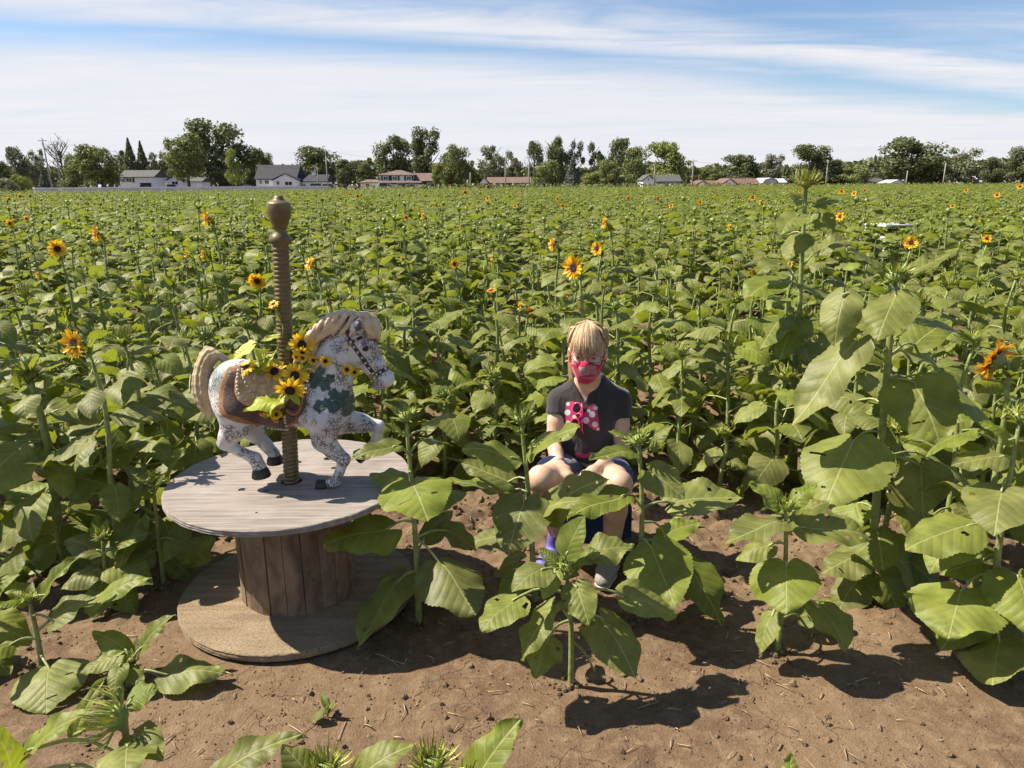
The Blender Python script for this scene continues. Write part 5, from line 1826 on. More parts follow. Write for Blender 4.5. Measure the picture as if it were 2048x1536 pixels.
# ------------------------------------------------------------------ garland of silk sunflowers on the horse
MAT['silk_leaf'] = leaf_material('silk_leaf', (0.42, 0.46, 0.06), (0.33, 0.38, 0.05), (0.30, 0.30, 0.06), (0.55, 0.60, 0.05), tw=0.35)
MAT['vine'] = plain('vine', (0.16, 0.20, 0.06), 0.6, 0.3, 40)
FLW['s'] = flower_parts(MAT['petal_silk'], 4, 20)
for m_ in (FLW['s']['disc'],):
    m_.materials[0] = MAT['disc_silk']
garl = empty('silk_sunflower_garland', at(580, 780, HY - 0.13))
tag(garl, 'garland of yellow silk sunflowers with pale leaves draped over the horse\'s saddle', 'garland')
GO = Vector(garl.location)


def gpt(x, y, lift=0.02):
    d = ray(x, y).normalized()
    loc, nor, *_ = bvh.ray_cast(Vector((0, 0, CAMH)), d)
    if loc is None:
        return at(x, y, HY - 0.06) - GO
    return loc - d * lift - GO


for (x, y, rad, fc, lift) in [(604, 689, 25, (0.25, -1, 0.1), 0.03), (549, 743, 25, (-0.05, -0.75, 0.6), 0.035), (590, 751, 26, (0.15, -0.95, 0.3), 0.045), (580, 781, 29, (0.1, -0.8, -0.3), 0.04), (492, 735, 22, (-0.3, -0.4, 0.8), 0.02), (604, 706, 17, (0, -0.7, -0.5), 0.02), (536, 833, 18, (-0.2, -0.5, -0.7), 0.02), (560, 838, 16, (0.3, -0.6, -0.6), 0.02), (627, 721, 11, (0, -1, 0.2), 0.015), (651, 722, 12, (0.1, -1, 0.1), 0.015), (594, 713, 10, (0, -1, 0.1), 0.03), (605, 716, 10, (0.1, -1, 0), 0.03), (694, 739, 12, (0.1, -1, 0.1), 0.02), (709, 744, 11, (0.5, -0.8, 0.1), 0.02), (547, 608, 12, (-0.3, -0.5, 0.8), 0.0), (553, 829, 11, (-0.1, -0.9, 0.5), 0.03)]:
    p = gpt(x, y, lift)
    if y < 640:
        p = at(x, y, HY - 0.03) - GO
    add_flower(garl, p, fc, rad * r, 's', rad > 15)
lr = random.Random(9)
for (bx, by, tx, ty, wr, lf_) in [(505, 690, 466, 718, 0.7, 0.03), (560, 800, 486, 822, 0.6, 0.03), (566, 792, 530, 838, 0.5, 0.03), (530, 735, 512, 700, 0.6, 0.03), (520, 740, 560, 700, 0.5, 0.03), (556, 672, 522, 682, 0.4, 0.03), (584, 790, 600, 812, 0.6, 0.03), (606, 738, 632, 738, 0.7, 0.02), (590, 688, 572, 700, 0.7, 0.03), (560, 640, 548, 612, 0.25, 0.0), (540, 830, 528, 815, 0.5, 0.02), (565, 825, 552, 848, 0.5, 0.02), (540, 716, 566, 734, 0.6, 0.02), (502, 728, 526, 748, 0.6, 0.02)]:
    B, T = gpt(bx, by, lf_) + GO, gpt(tx, ty, lf_ + 0.01) + GO
    if by < 650:
        B, T = at(bx, by, HY - 0.035), at(tx, ty, HY - 0.035)
    leaf_hero(garl, GO, B - (T - B) * 0.15, B, T, wr, lr.uniform(-0.3, 0.3), lr, 0.3, False, 0.03, 0.15, [MAT['silk_leaf'], MAT['vine']], 0.0014)
for path in ([(547, 612), (562, 640), (566, 670), (552, 705), (530, 722)], [(572, 700), (545, 712), (520, 722)], [(600, 715), (650, 722), (690, 735), (712, 742)], [(520, 690), (545, 690), (580, 690)], [(560, 760), (556, 790), (548, 830)], [(575, 780), (572, 800), (562, 836)]):
    MB().tube([gpt(p.x, p.y, 0.012) if p.y > 650 else at(p.x, p.y, HY - 0.035) - GO for p in curve_pts([(a, b, 0) for a, b in path], 16)], 0.0018, 5).build('vine', MAT['vine'], garl)

# ------------------------------------------------------------------ the seated girl
def skin_mat():
    m_, t = new_mat('skin')
    tc_ = t.n('ShaderNodeTexCoord')
    n1 = t.noise(tc_.outputs['Object'], 14, 4, 0.6)
    n2 = t.noise(tc_.outputs['Object'], 130, 3, 0.6)
    c = t.mix(t.ss(n1, 0.35, 0.7), (0.50, 0.32, 0.225), (0.60, 0.41, 0.30))
    c = t.mix(t.m('MULTIPLY', t.ss(n2, 0.5, 0.75), 0.25), c, (0.55, 0.28, 0.19))
    bmp = t.n('ShaderNodeBump', {'Strength': 0.15, 'Distance': 0.002, 'Height': n2})
    finish(t, t.n('ShaderNodeBsdfPrincipled', {'Base Color': c, 'Roughness': 0.5, 'Subsurface Weight': 0.12, 'Subsurface Radius': (0.012, 0.005, 0.003), 'Subsurface Scale': 0.6, 'Normal': bmp.outputs[0]}).outputs[0])
    return m_


def cloth(name, colr, scale=900.0, vary=0.12, rough=0.9, fold=0.7):
    m_, t = new_mat(name)
    tc_ = t.n('ShaderNodeTexCoord')
    P = tc_.outputs['Object']
    n1 = t.noise(P, 9, 3, 0.6)
    wv = t.noise(P, scale, 2, 0.6)
    c = t.mix(t.ss(n1, 0.3, 0.7), tuple(q * (1 - vary) for q in colr), tuple(q * (1 + vary) for q in colr))
    c = t.mix(t.m('MULTIPLY', t.ss(wv, 0.5, 0.7), 0.3), c, tuple(min(1, q * 1.7) for q in colr))
    st = t.n('ShaderNodeMapping', {'Vector': P, 'Scale': (1, 1, 0.35), 'Rotation': (0, R(14), 0)})
    fo = t.noise(st.outputs[0], 26, 3, 0.5, 0.6)
    bmp = t.n('ShaderNodeBump', {'Strength': fold, 'Distance': 0.012, 'Height': t.m('ADD', fo, t.m('MULTIPLY', wv, 0.06))})
    finish(t, t.n('ShaderNodeBsdfPrincipled', {'Base Color': c, 'Roughness': rough, 'Sheen Weight': 0.25, 'Specular IOR Level': 0.25, 'Normal': bmp.outputs[0]}).outputs[0])
    return m_


def hair_mat():
    m_, t = new_mat('blond_hair')
    uvn = t.n('ShaderNodeUVMap')
    uvn.uv_map = 'UVMap'
    sp_ = t.n('ShaderNodeSeparateXYZ', {0: uvn.outputs[0]})
    c = t.mix(sp_.outputs[0], (0.28, 0.17, 0.085), (0.68, 0.52, 0.32))
    c = t.mix(t.m('MULTIPLY', t.ss(t.m('FRACT', t.m('MULTIPLY', sp_.outputs[0], 7.7)), 0.8, 1.0), 0.8), c, (0.72, 0.58, 0.38))
    finish(t, t.n('ShaderNodeBsdfPrincipled', {'Base Color': c, 'Roughness': 0.5, 'Specular IOR Level': 0.3}).outputs[0])
    return m_


MAT['skin'] = skin_mat()
MAT['shirt'] = cloth('charcoal_shirt', (0.034, 0.029, 0.031))
MAT['denim'] = cloth('navy_denim', (0.014, 0.026, 0.085), 600)
MAT['mask'] = cloth('crimson_mask', (0.40, 0.010, 0.052), 700, 0.1, 0.85, 0.5)
MAT['hair'] = hair_mat()
MAT['print_white'] = plain('print_white', (0.72, 0.68, 0.70), 0.7, 0.1, 60)
MAT['mask_print'] = plain('mask_print', (0.46, 0.36, 0.38), 0.8, 0.15, 60)
MAT['print_pink'] = plain('print_pink', (0.48, 0.045, 0.13), 0.7, 0.2, 60)
MAT['knit_grey'] = plain('grey_knit_shoe', (0.36, 0.33, 0.31), 0.9, 0.45, 260, 0.6, bscale=400)
MAT['sole'] = plain('shoe_sole', (0.52, 0.48, 0.44), 0.7, 0.2, 60)
MAT['purple'] = plain('purple_shoe', (0.17, 0.14, 0.55), 0.6, 0.2, 60)
MAT['frame_red'] = plain('glasses_frame', (0.22, 0.02, 0.04), 0.25, 0.2, 60)
MAT['pink_plastic'] = plain('pink_plastic', (0.70, 0.04, 0.16), 0.25, 0.12, 60)
MAT['dark_lens'] = plain('dark_lens', (0.015, 0.008, 0.015), 0.06, 0.2, 60)
m_, t = new_mat('clear_lens')
gl = t.n('ShaderNodeBsdfGlossy', {'Roughness': 0.03, 'Color': (0.9, 0.9, 0.9, 1)})
tr = t.n('ShaderNodeBsdfTransparent', {'Color': (0.93, 0.9, 0.9, 1)})
finish(t, t.n('ShaderNodeMixShader', {0: 0.07, 1: tr.outputs[0], 2: gl.outputs[0]}).outputs[0])
MAT['clear_lens'] = m_

A3 = lambda x, y, Y: np.array(at(x, y, Y))
gp = gnd(1178, 1120)
person = empty('person', (gp.x, 3.0, 0))
tag(person, 'girl in charcoal T-shirt and crimson face mask sitting with hands between her knees', 'person')
PO = np.array(person.location)

# head frame
HC = Vector(A3(1175, 703, 2.93))
tocam = (Vector((0, 0, CAMH)) - HC).normalized()
hx = tocam.cross(Vector((0, 0, 1))).normalized() * -1          # image right
hx = Vector((1, 0, 0)) if hx.x < 0 else hx
hx = (hx - tocam * hx.dot(tocam)).normalized()
hf = Matrix.Rotation(R(14), 3, hx) @ tocam                      # forward, bowed a little
if hf.z > tocam.z:
    hf = Matrix.Rotation(R(-14), 3, hx) @ tocam
hf = Matrix.Rotation(R(-4), 3, 'Z') @ hf
hx = hf.cross(Vector((0, 0, 1))).normalized()
if hx.x < 0:
    hx = -hx
hu = hx.cross(-hf).normalized()
if hu.z < 0:
    hu = -hu
HM = Matrix((hx, hf, hu)).transposed()                           # columns: right, forward, up


def hd(x, y, z):
    return np.array(HC + HM @ Vector((x, y, z)))


lo = [float(A3(1030, 800, 3)[0]), 2.50, 0.02]
hi = [float(A3(1320, 800, 3)[0]), 3.25, 1.12]
G = SDF(lo, hi, 0.0052)
hrot = HM.to_quaternion()


def head_sdf(S_):
    d = S_.ell(hd(0, -0.008, 0.022), (0.070, 0.088, 0.090), hrot)
    d = S_.smin(d, S_.ell(hd(0, 0.018, -0.048), (0.056, 0.064, 0.066), hrot), 0.03)
    d = S_.smin(d, S_.cap(hd(0, 0.083, -0.005), hd(0, 0.098, -0.034), 0.008, 0.011), 0.012)
    d = S_.smin(d, S_.cap(hd(-0.035, 0.074, 0.012), hd(0.035, 0.074, 0.012), 0.010, 0.010), 0.014)
    d = S_.smin(d, S_.ell(hd(0, 0.060, -0.098), (0.024, 0.02, 0.018), hrot), 0.02)
    for sg in (-1, 1):
        d = S_.smin(d, S_.ell(hd(sg * 0.072, -0.006, -0.010), (0.010, 0.018, 0.028), hrot), 0.006)
        d = S_.smin(d, S_.ell(hd(sg * 0.036, 0.066, -0.030), (0.022, 0.018, 0.018), hrot), 0.02)
    return d


G.u(head_sdf(G), 0.0)
neckb = A3(1178, 770, 3.01)
G.chain([hd(0, -0.02, -0.06), hd(0, -0.03, -0.11), neckb], [0.046, 0.044, 0.052], 0.02, None, 0.01)
shL, shR = A3(1119, 800, 3.03), A3(1239, 800, 3.03)
trap = A3(1178, 768, 3.04)
chest, belly, pelv = A3(1178, 832, 3.02), A3(1177, 890, 3.03), A3(1177, 935, 3.08)
torso = G.smin(G.cap(shL, trap, 0.040, 0.047), G.cap(shR, trap, 0.040, 0.047), 0.02)
torso = G.smin(torso, G.cap(neckb, chest, 0.05, 0.085, (1.15, 0.85, 1)), 0.05)
torso = G.smin(torso, G.cap(chest, belly, 0.092, 0.086, (1.15, 0.92, 1)), 0.05)
torso = G.smin(torso, G.cap(belly, pelv, 0.088, 0.10, (1.2, 0.95, 1)), 0.04)
G.u(torso - 0.0, 0.02)
elL, elR = A3(1106, 886, 2.97), A3(1243, 896, 2.97)
wrL, wrR = A3(1121, 934, 2.82), A3(1192, 938, 2.80)
for sh, el, wr in ((shL, elL, wrL), (shR, elR, wrR)):
    G.chain([sh, (sh + el) / 2, el], [0.042, 0.038, 0.031], 0.02, None, 0.01)
    G.chain([el, el * 0.6 + wr * 0.4, wr], [0.031, 0.030, 0.0195], 0.012, None, 0.01)
# hands: palm, four bent fingers and a thumb each
rh = random.Random(4)
for wr, mid_, tip_, sg in ((wrL, A3(1134, 954, 2.755), A3(1150, 985, 2.715), 1), (wrR, A3(1176, 953, 2.735), A3(1160, 985, 2.70), -1)):
    dirv = (mid_ - wr) / np.linalg.norm(mid_ - wr)
    side = np.cross(dirv, np.array([0, -0.6, 0.8]))
    side /= np.linalg.norm(side)
    nrm_ = np.cross(side, dirv)
    G.chain([wr, wr + dirv * 0.03, mid_], [0.020, 0.026, 0.027], 0.01, None, 0.01)
    G.u(G.cap(wr + dirv * 0.03 - side * 0.018, mid_ + side * 0.018, 0.016, 0.016), 0.012)
    for k, L_ in enumerate((0.060, 0.068, 0.063, 0.050)):
        b0 = mid_ + side * (k - 1.5) * 0.0165
        b1 = b0 + dirv * L_ * 0.5 - nrm_ * 0.006
        b2 = b1 + dirv * L_ * 0.32 - nrm_ * 0.018
        G.chain([b0 - dirv * 0.01, b1, b2], [0.0086, 0.0080, 0.0068], 0.001, None, 0.004)
    t0 = wr + dirv * 0.028 + side * 0.024 * sg
    G.chain([t0, t0 + dirv * 0.026 + side * 0.014 * sg, t0 + dirv * 0.052 + side * 0.010 * sg], [0.011, 0.0095, 0.0075], 0.005, None, 0.004)
hipL, hipR = A3(1142, 945, 3.09), A3(1214, 945, 3.09)
knL, knR = A3(1082, 958, 2.68), A3(1238, 968, 2.68)
anL, anR = A3(1112, 1066, 2.93), A3(1221, 1112, 2.82)
for hp_, kn, an in ((hipL, knL, anL), (hipR, knR, anR)):
    G.chain([hp_, hp_ * 0.5 + kn * 0.5, kn], [0.080, 0.066, 0.049], 0.03, None, 0.02)
    G.u(G.ell(kn + np.array([0, -0.010, 0.002]), (0.040, 0.036, 0.044)), 0.02)
    G.chain([kn, kn * 0.62 + an * 0.38 + np.array([0, 0.02, 0]), an], [0.050, 0.048, 0.031], 0.02, None, 0.015)
    G.chain([an, an + np.array([0, 0.0, -0.035])], [0.032, 0.03], 0.01)
V, F = G.mesh()
pbody = sdf_obj('body', V, F, MAT['skin'], person, PO, 3)
BOD = G.d.copy()


# ---- shirt
shirt = torso - 0.010
cutL, cutR = shL * 0.66 + elL * 0.34, shR * 0.62 + elR * 0.38
for sh, el, cu in ((shL, elL, cutL), (shR, elR, cutR)):
    arm = G.cap(sh, el, 0.049, 0.053)
    n_ = (el - sh) / np.linalg.norm(el - sh)
    plane = (G.X - cu[0]) * n_[0] + (G.Y - cu[1]) * n_[1] + (G.Z - cu[2]) * n_[2]
    shirt = G.smin(shirt, np.maximum(arm, plane), 0.018)
hem = A3(1177, 921, 2.98)[2]
shirt = np.maximum(shirt, hem - G.Z)
vb = A3(1168, 808, 2.93)
slope = 0.52
vcut = np.maximum(np.abs(G.X - vb[0] - 0.004) - (G.Z - vb[2]) * slope, G.Y - (neckb[1] + 0.015))
vcut = np.maximum(vcut, (np.abs(G.X - vb[0]) - 0.085))
neckcut = np.sqrt((G.X - neckb[0]) ** 2 + (G.Y - neckb[1] - 0.0) ** 2) - 0.056
neckcut = np.maximum(neckcut, neckb[2] + 0.012 - G.Z)
shirt = np.maximum(shirt, -np.minimum(vcut, neckcut))
# soft folds
shirt = shirt + 0.0022 * np.sin((G.X * 0.6 + G.Z) * 95 + np.sin(G.X * 40) * 1.5) * np.clip((A3(1177, 845, 3)[2] - G.Z) * 14, 0, 1)
V, F = G.mesh(shirt)
shirt_o = sdf_obj('shirt', V, F, MAT['shirt'], person, PO, 5)
bvh_shirt = BVHTree.FromPolygons([Vector(v) for v in V], F.tolist())

# ---- shorts
sho = np.minimum(G.cap(belly * 0.3 + pelv * 0.7, pelv, 0.108, 0.118, (1.2, 0.95, 1)), 10)
for hp_, kn in ((hipL, knL), (hipR, knR)):
    th = G.cap(hp_, kn, 0.100, 0.076)
    n_ = (kn - hp_) / np.linalg.norm(kn - hp_)
    cu = hp_ * 0.36 + kn * 0.64
    plane = (G.X - cu[0]) * n_[0] + (G.Y - cu[1]) * n_[1] + (G.Z - cu[2]) * n_[2]
    sho = G.smin(sho, np.maximum(th, plane), 0.02)
V, F = G.mesh(sho)
sdf_obj('shorts', V, F, MAT['denim'], person, PO, 2)

# ---- shoes
for an, toe, mt, ml in ((anR, A3(1206, 1172, 2.70), 'knit_grey', 'sole'), (anL, A3(1086, 1100, 2.84), 'purple', 'print_white')):
    lo2 = np.minimum(an, toe) - 0.08
    hi2 = np.maximum(an, toe) + 0.08
    s2 = SDF(lo2, hi2, 0.0045)
    toe = toe.copy()
    gz0 = gz(float(toe[0]), float(toe[1]))
    toe[2] = gz0 + 0.036
    heel = an.copy()
    heel[2] = gz0 + 0.042
    heel[1] += 0.025
    s2.chain([heel, heel * 0.45 + toe * 0.55, toe], [0.040, 0.040, 0.035], 0.01, (1.0, 1, 0.85), 0.02)
    s2.chain([heel, np.array([an[0], an[1], max(an[2] - 0.01, gz0 + 0.07)])], [0.040, 0.036], 0.02)
    upper = np.maximum(s2.d, gz0 + 0.016 - s2.Z)
    v_, f_ = s2.mesh(upper)
    shoe = sdf_obj('shoe', v_, f_, MAT[mt], person, PO, 2)
    sole = np.maximum(np.maximum(s2.d - 0.006, s2.Z - (gz0 + 0.022)), gz0 - 0.004 - s2.Z)
    v_, f_ = s2.mesh(sole)
    sdf_obj('sole', v_, f_, MAT[ml], shoe, PO, 2)

# ---- mask
lo2, hi2 = np.array(HC) - 0.15, np.array(HC) + 0.15
s2 = SDF(lo2, hi2, 0.0038)
hs = head_sdf(s2)
rel = np.stack([s2.X - HC.x, s2.Y - HC.y, s2.Z - HC.z], -1) @ np.array(HM)
lx, ly, lz = rel[..., 0], rel[..., 1], rel[..., 2]
shell = s2.smin(hs - 0.006, s2.ell(hd(0, 0.068, -0.058), (0.046, 0.040, 0.052), hrot), 0.02)
mk = np.maximum(shell, -(hs - 0.001))
topline = -0.020 - 0.10 * np.abs(lx) + 0.006 * np.cos(lx * 60)
mk = np.maximum(mk, lz - topline)
mk = np.maximum(mk, -(ly - (0.012 + 0.25 * np.clip(np.abs(lx) - 0.03, 0, 1))))
mk = np.maximum(mk, -(lz + 0.118 - 0.35 * np.abs(lx)))
v_, f_ = s2.mesh(mk)
mask_o = sdf_obj('face_mask', v_, f_, MAT['mask'], person, PO, 2)
bvh_mask = BVHTree.FromPolygons([Vector(v) for v in v_], f_.tolist())
for sg in (-1, 1):
    for z0, z1 in ((-0.03, 0.012), (-0.070, -0.022)):
        pts_ = curve_pts([hd(sg * 0.058, 0.026, z0), hd(sg * 0.070, 0.012, (z0 + z1) / 2), hd(sg * 0.076, -0.006, z1)], 8)
        MB().tube([p - Vector(PO) for p in pts_], 0.0030, 6).build('ear_loop', MAT['mask'], mask_o)


def decal(name, v2, faces, mat, parent, bvh_, lift=0.0012):
    v = []
    for x, y in v2:
        d = ray(x, y).normalized()
        loc, nor, *_ = bvh_.ray_cast(Vector((0, 0, CAMH)), d)
        if loc is None:
            loc, nor, *_ = bvh_.find_nearest(at(x, y, 2.9))
        v.append(loc - d * lift - Vector(PO))
    return mesh_obj(name, v, faces, mat, parent, True)


def stripgrid(top, bot, n=14, m=8):
    """grid between two px polylines"""
    T_ = curve_pts([(a, b, 0) for a, b in top], n)
    B_ = curve_pts([(a, b, 0) for a, b in bot], n)
    v = [(T_[i].x + (B_[i].x - T_[i].x) * j / m, T_[i].y + (B_[i].y - T_[i].y) * j / m) for i in range(n) for j in range(m + 1)]
    f = [(i * (m + 1) + j, i * (m + 1) + j + 1, (i + 1) * (m + 1) + j + 1, (i + 1) * (m + 1) + j) for i in range(n - 1) for j in range(m)]
    return v, f


def disc2(x, y, rx, ry=None, n=14):
    ry = ry or rx
    return [(x, y)] + [(x + rx * math.cos(6.2832 * k / n), y + ry * math.sin(6.2832 * k / n)) for k in range(n)], [(0, 1 + k, 1 + (k + 1) % n) for k in range(n)]


# waving flag print: a canton and stripes
fl = lambda x: 1.6 * math.sin((x - 1157) / 37 * 6.0 + 0.6)
x0, x1, y0, y1 = 1157.0, 1192.5, 732.5, 751.0
v2, f2 = stripgrid([(x, y0 + fl(x)) for x in np.linspace(x0, x0 + 14, 6)], [(x, y0 + 9 + fl(x)) for x in np.linspace(x0 + 0.5, x0 + 14, 6)], 8, 4)
decal('flag_print', v2, f2, MAT['mask_print'], mask_o, bvh_mask)
for k in range(7):
    yy = y0 + k * 2.65
    xs = x0 + 15 if yy < y0 + 8 else x0 + 0.4 + k * 0.3
    v2, f2 = stripgrid([(x, yy + fl(x)) for x in np.linspace(xs, x1 + k * 0.25, 8)], [(x, yy + 1.35 + fl(x)) for x in np.linspace(xs, x1 + k * 0.25, 8)], 12, 1)
    decal('flag_stripe', v2, f2, MAT['mask_print'], mask_o, bvh_mask)
tcu = bpy.data.curves.new('lettering', 'FONT')
tcu.body = 'Freedom'
tcu.resolution_u = 3
to = bpy.data.objects.new('lettering', tcu)
COL.objects.link(to)
bpy.context.view_layer.update()
tme = to.to_mesh()
tv = [(v.co.x, v.co.y) for v in tme.vertices]
tf = [tuple(p.vertices) for p in tme.polygons]
wid = max(p[0] for p in tv)
to.to_mesh_clear()
bpy.data.objects.remove(to)
tv = [(1161.5 + (a / wid) * 31, 758.2 - b * 7.6 - 2.0 * ((a / wid - 0.5) * 2) ** 2) for a, b in tv]
decal('lettering', tv, tf, MAT['mask_print'], mask_o, bvh_mask, 0.0014)

# ---- shirt print: a pink bow with white dots, a pink band at the hem
lobeL = stripgrid([(1168, 826), (1152, 806), (1138, 803), (1131, 812)], [(1168, 842), (1154, 858), (1138, 862), (1131, 848)])
lobeR = stripgrid([(1168, 826), (1180, 812), (1190, 808), (1194, 816)], [(1168, 842), (1182, 856), (1194, 862), (1200, 860)])
for lb in (lobeL, lobeR):
    decal('bow_print', lb[0], lb[1], MAT['print_pink'], shirt_o, bvh_shirt, 0.0016)
for x, y, rr in [(1136, 808, 4), (1135, 825, 6), (1136, 846, 5), (1148, 856, 4), (1149, 834, 4.5), (1172, 841, 6.5), (1184, 829, 6.5), (1191, 816, 4.5), (1190, 849, 6), (1177, 822, 3.5), (1196, 858, 3)]:
    dv, df = disc2(x, y, rr, rr)
    decal('dot_print', dv, df, MAT['print_white'], shirt_o, bvh_shirt, 0.0024)
dv, df = stripgrid([(1150, 907), (1160, 905), (1170, 908), (1182, 904), (1196, 909)], [(1153, 915), (1162, 916), (1172, 916), (1184, 916), (1195, 914)], 14, 3)
decal('hem_print', dv, df, MAT['print_pink'], shirt_o, bvh_shirt, 0.0016)

# ---- eyes, glasses
for sg in (-1, 1):
    e = MB().ball(Vector(hd(sg * 0.031, 0.0745, -0.004) - PO), 0.0125, 14, 10).build('eye', MAT['print_white'], person)
    q = Vector(hd(sg * 0.031, 0.0865, -0.0055) - PO)
    MB().ball(q, 0.0055, 10, 8).build('iris', MAT['eye'], e)
    MB().ball(Vector(hd(sg * 0.031, 0.0765, 0.0035) - PO), 0.0128, 14, 10).build('eyelid', MAT['skin'], e)
    lash = [Vector(hd(sg * 0.031 + dx, 0.0895 - 12 * dx * dx, -0.0035 - 8 * dx * dx) - PO) for dx in np.linspace(-0.012, 0.012, 7)]
    MB().tube(lash, 0.0011, 5).build('lashes', MAT['strap'] if 'strap' in MAT else MAT['eye'], e)
rim = MB()
lens = MB()
for sg in (-1, 1):
    ring = []
    for k in range(28):
        a = 2 * math.pi * k / 28
        cxx, szz = math.cos(a), math.sin(a)
        xx = 0.0255 * abs(cxx) ** 0.7 * (1 if cxx > 0 else -1)
        zz_ = 0.0155 * abs(szz) ** 0.75 * (1 if szz > 0 else -1)
        ring.append(Vector(hd(sg * 0.034 + xx, 0.101 - 0.10 * abs(sg * 0.034 + xx) ** 1.2, -0.006 + zz_) - PO))
    rim.tube(ring + [ring[0]], 0.0013, 6, cap=False)
    lens.add(ring, [tuple(range(28))])
    tpl = [Vector(hd(sg * 0.0605, 0.096, 0.002) - PO), Vector(hd(sg * 0.074, 0.05, 0.004) - PO), Vector(hd(sg * 0.078, -0.01, 0.004) - PO)]
    rim.tube(tpl, 0.0016, 6)
rim.tube([Vector(hd(x, 0.1015, -0.001 + 0.004 * (1 - (x / 0.009) ** 2)) - PO) for x in np.linspace(-0.009, 0.009, 6)], 0.0014, 6)
gls = rim.build('glasses', MAT['frame_red'], person)
lens.build('lenses', MAT['clear_lens'], gls)

# ---- hair: lock by lock over a cap
hr = random.Random(21)
hb = MB()
cap_s = SDF(lo2, hi2, 0.005)
skull = cap_s.ell(hd(0, -0.010, 0.024), (0.0745, 0.096, 0.098), hrot)
fc = np.maximum(-(ly - 0.062 + 0.35 * np.abs(lx)) * -1, 0) * 0
rel2 = np.stack([cap_s.X - HC.x, cap_s.Y - HC.y, cap_s.Z - HC.z], -1) @ np.array(HM)
face_cut = np.maximum(np.maximum(0.028 - rel2[..., 1], rel2[..., 2] - 0.045), np.abs(rel2[..., 0]) - 0.2)
low_cut = -0.045 - rel2[..., 2]
hairc = np.maximum(np.maximum(skull, -face_cut), low_cut)
v_, f_ = cap_s.mesh(hairc)
v_ = lap_smooth(v_, f_, 3)
hb.add(v_ - PO, f_.tolist(), [(0.25 + 0.2 * math.sin(q[0] * 300), 0.5) for q in v_])


def lock(ctrl, rad, n=9):
    u = min(1, max(0, hr.gauss(0.5, 0.25)))
    pts_ = curve_pts([hd(c[0] * 0.93, c[1], c[2]) - PO for c in ctrl], n)
    rr = [rad * (0.7 + 0.5 * math.sin(math.pi * min(1, i / (n - 1) * 1.3))) * (1 - 0.75 * (i / (n - 1)) ** 3) for i in range(n)]
    hb.tube(pts_, rr, 5, uv=(u, 0.5))


for k in range(210):                                              # fringe
    x = -0.066 + 0.132 * (k + hr.random()) / 210
    e = hr.uniform(-0.006, 0.006)
    yb = 0.094 * math.sqrt(max(0.05, 1 - (x / 0.082) ** 2))
    zt = 0.014 + hr.uniform(-0.012, 0.014) - 0.10 * max(0, abs(x) - 0.045)
    lift = hr.uniform(0.000, 0.006)
    lock([(x * 0.15, 0.004, 0.121 + lift * 0.5), (x * 0.55, 0.046, 0.116 + lift), (x * 0.85, yb * 0.86 + lift, 0.083), (x + e * 0.5, yb + 0.007 + lift, 0.045), (x + e, yb + 0.008 + lift * 0.6, zt)], hr.uniform(0.0011, 0.0023))
for sg in (-1, 1):                                               # sides swept back
    for k in range(46):
        z0 = hr.uniform(-0.02, 0.10)
        ph = hr.uniform(0.2, 1.0)
        lift = hr.uniform(0, 0.006)
        lock([(sg * 0.006, 0.006, 0.122), (sg * 0.045 * ph + sg * 0.012, 0.030 * ph, 0.112 - 0.01 * ph), (sg * (0.074 + lift), 0.018 * ph + 0.012, 0.055), (sg * (0.081 + lift), -0.018 - 0.02 * ph, 0.012 + z0 * 0.1), (sg * (0.066 + lift), -0.070, -0.012 + z0 * 0.2)], hr.uniform(0.0018, 0.0032))
    for k in range(26):                                           # raised bunches
        a, b = hr.uniform(-0.5, 0.5), hr.uniform(-0.5, 0.5)
        lock([(sg * 0.05, -0.02 + a * 0.03, 0.094), (sg * (0.074 + 0.008 * b), -0.03 + a * 0.03, 0.086 + b * 0.01), (sg * (0.084 + 0.008 * b), -0.035 + a * 0.04, 0.058), (sg * (0.084 + b * 0.01), -0.04 + a * 0.04, 0.020 + a * 0.02), (sg * (0.080 + b * 0.01), -0.045 + a * 0.03, -0.02 + b * 0.03)], hr.uniform(0.0018, 0.003))
for k in range(60):                                               # crown to back
    a = math.pi + hr.uniform(0, math.pi)
    lock([(0, 0.0, 0.123), (0.05 * math.cos(a), 0.05 * math.sin(a), 0.112), (0.082 * math.cos(a), 0.10 * math.sin(a), 0.05), (0.078 * math.cos(a), 0.10 * math.sin(a), -0.02), (0.06 * math.cos(a), 0.09 * math.sin(a), -0.06)], hr.uniform(0.002, 0.0034))
for k in range(34):                                               # tail of hair over the image-left shoulder
    a, b = hr.uniform(-1, 1), hr.uniform(-1, 1)
    lock([(-0.074 + a * 0.006, -0.03 + b * 0.012, 0.0), (-0.076 + a * 0.009, -0.022 + b * 0.012, -0.05), (-0.072 + a * 0.010, -0.012 + b * 0.012, -0.10), (-0.066 + a * 0.012, 0.0 + b * 0.01, -0.135 + b * 0.015)], hr.uniform(0.0016, 0.0028))
for k in range(24):                                               # stray hairs
    a = hr.uniform(0, 6.28)
    r0 = hr.uniform(0.085, 0.098)
    lock([(0.03 * math.cos(a), 0.03 * math.sin(a), 0.120), (r0 * 0.8 * math.cos(a), r0 * math.sin(a) * 0.9, 0.085), (r0 * 1.06 * math.cos(a), r0 * 1.0 * math.sin(a), 0.03 + hr.uniform(-0.02, 0.03))], 0.0008)
hb.build('hair', MAT['hair'], person)
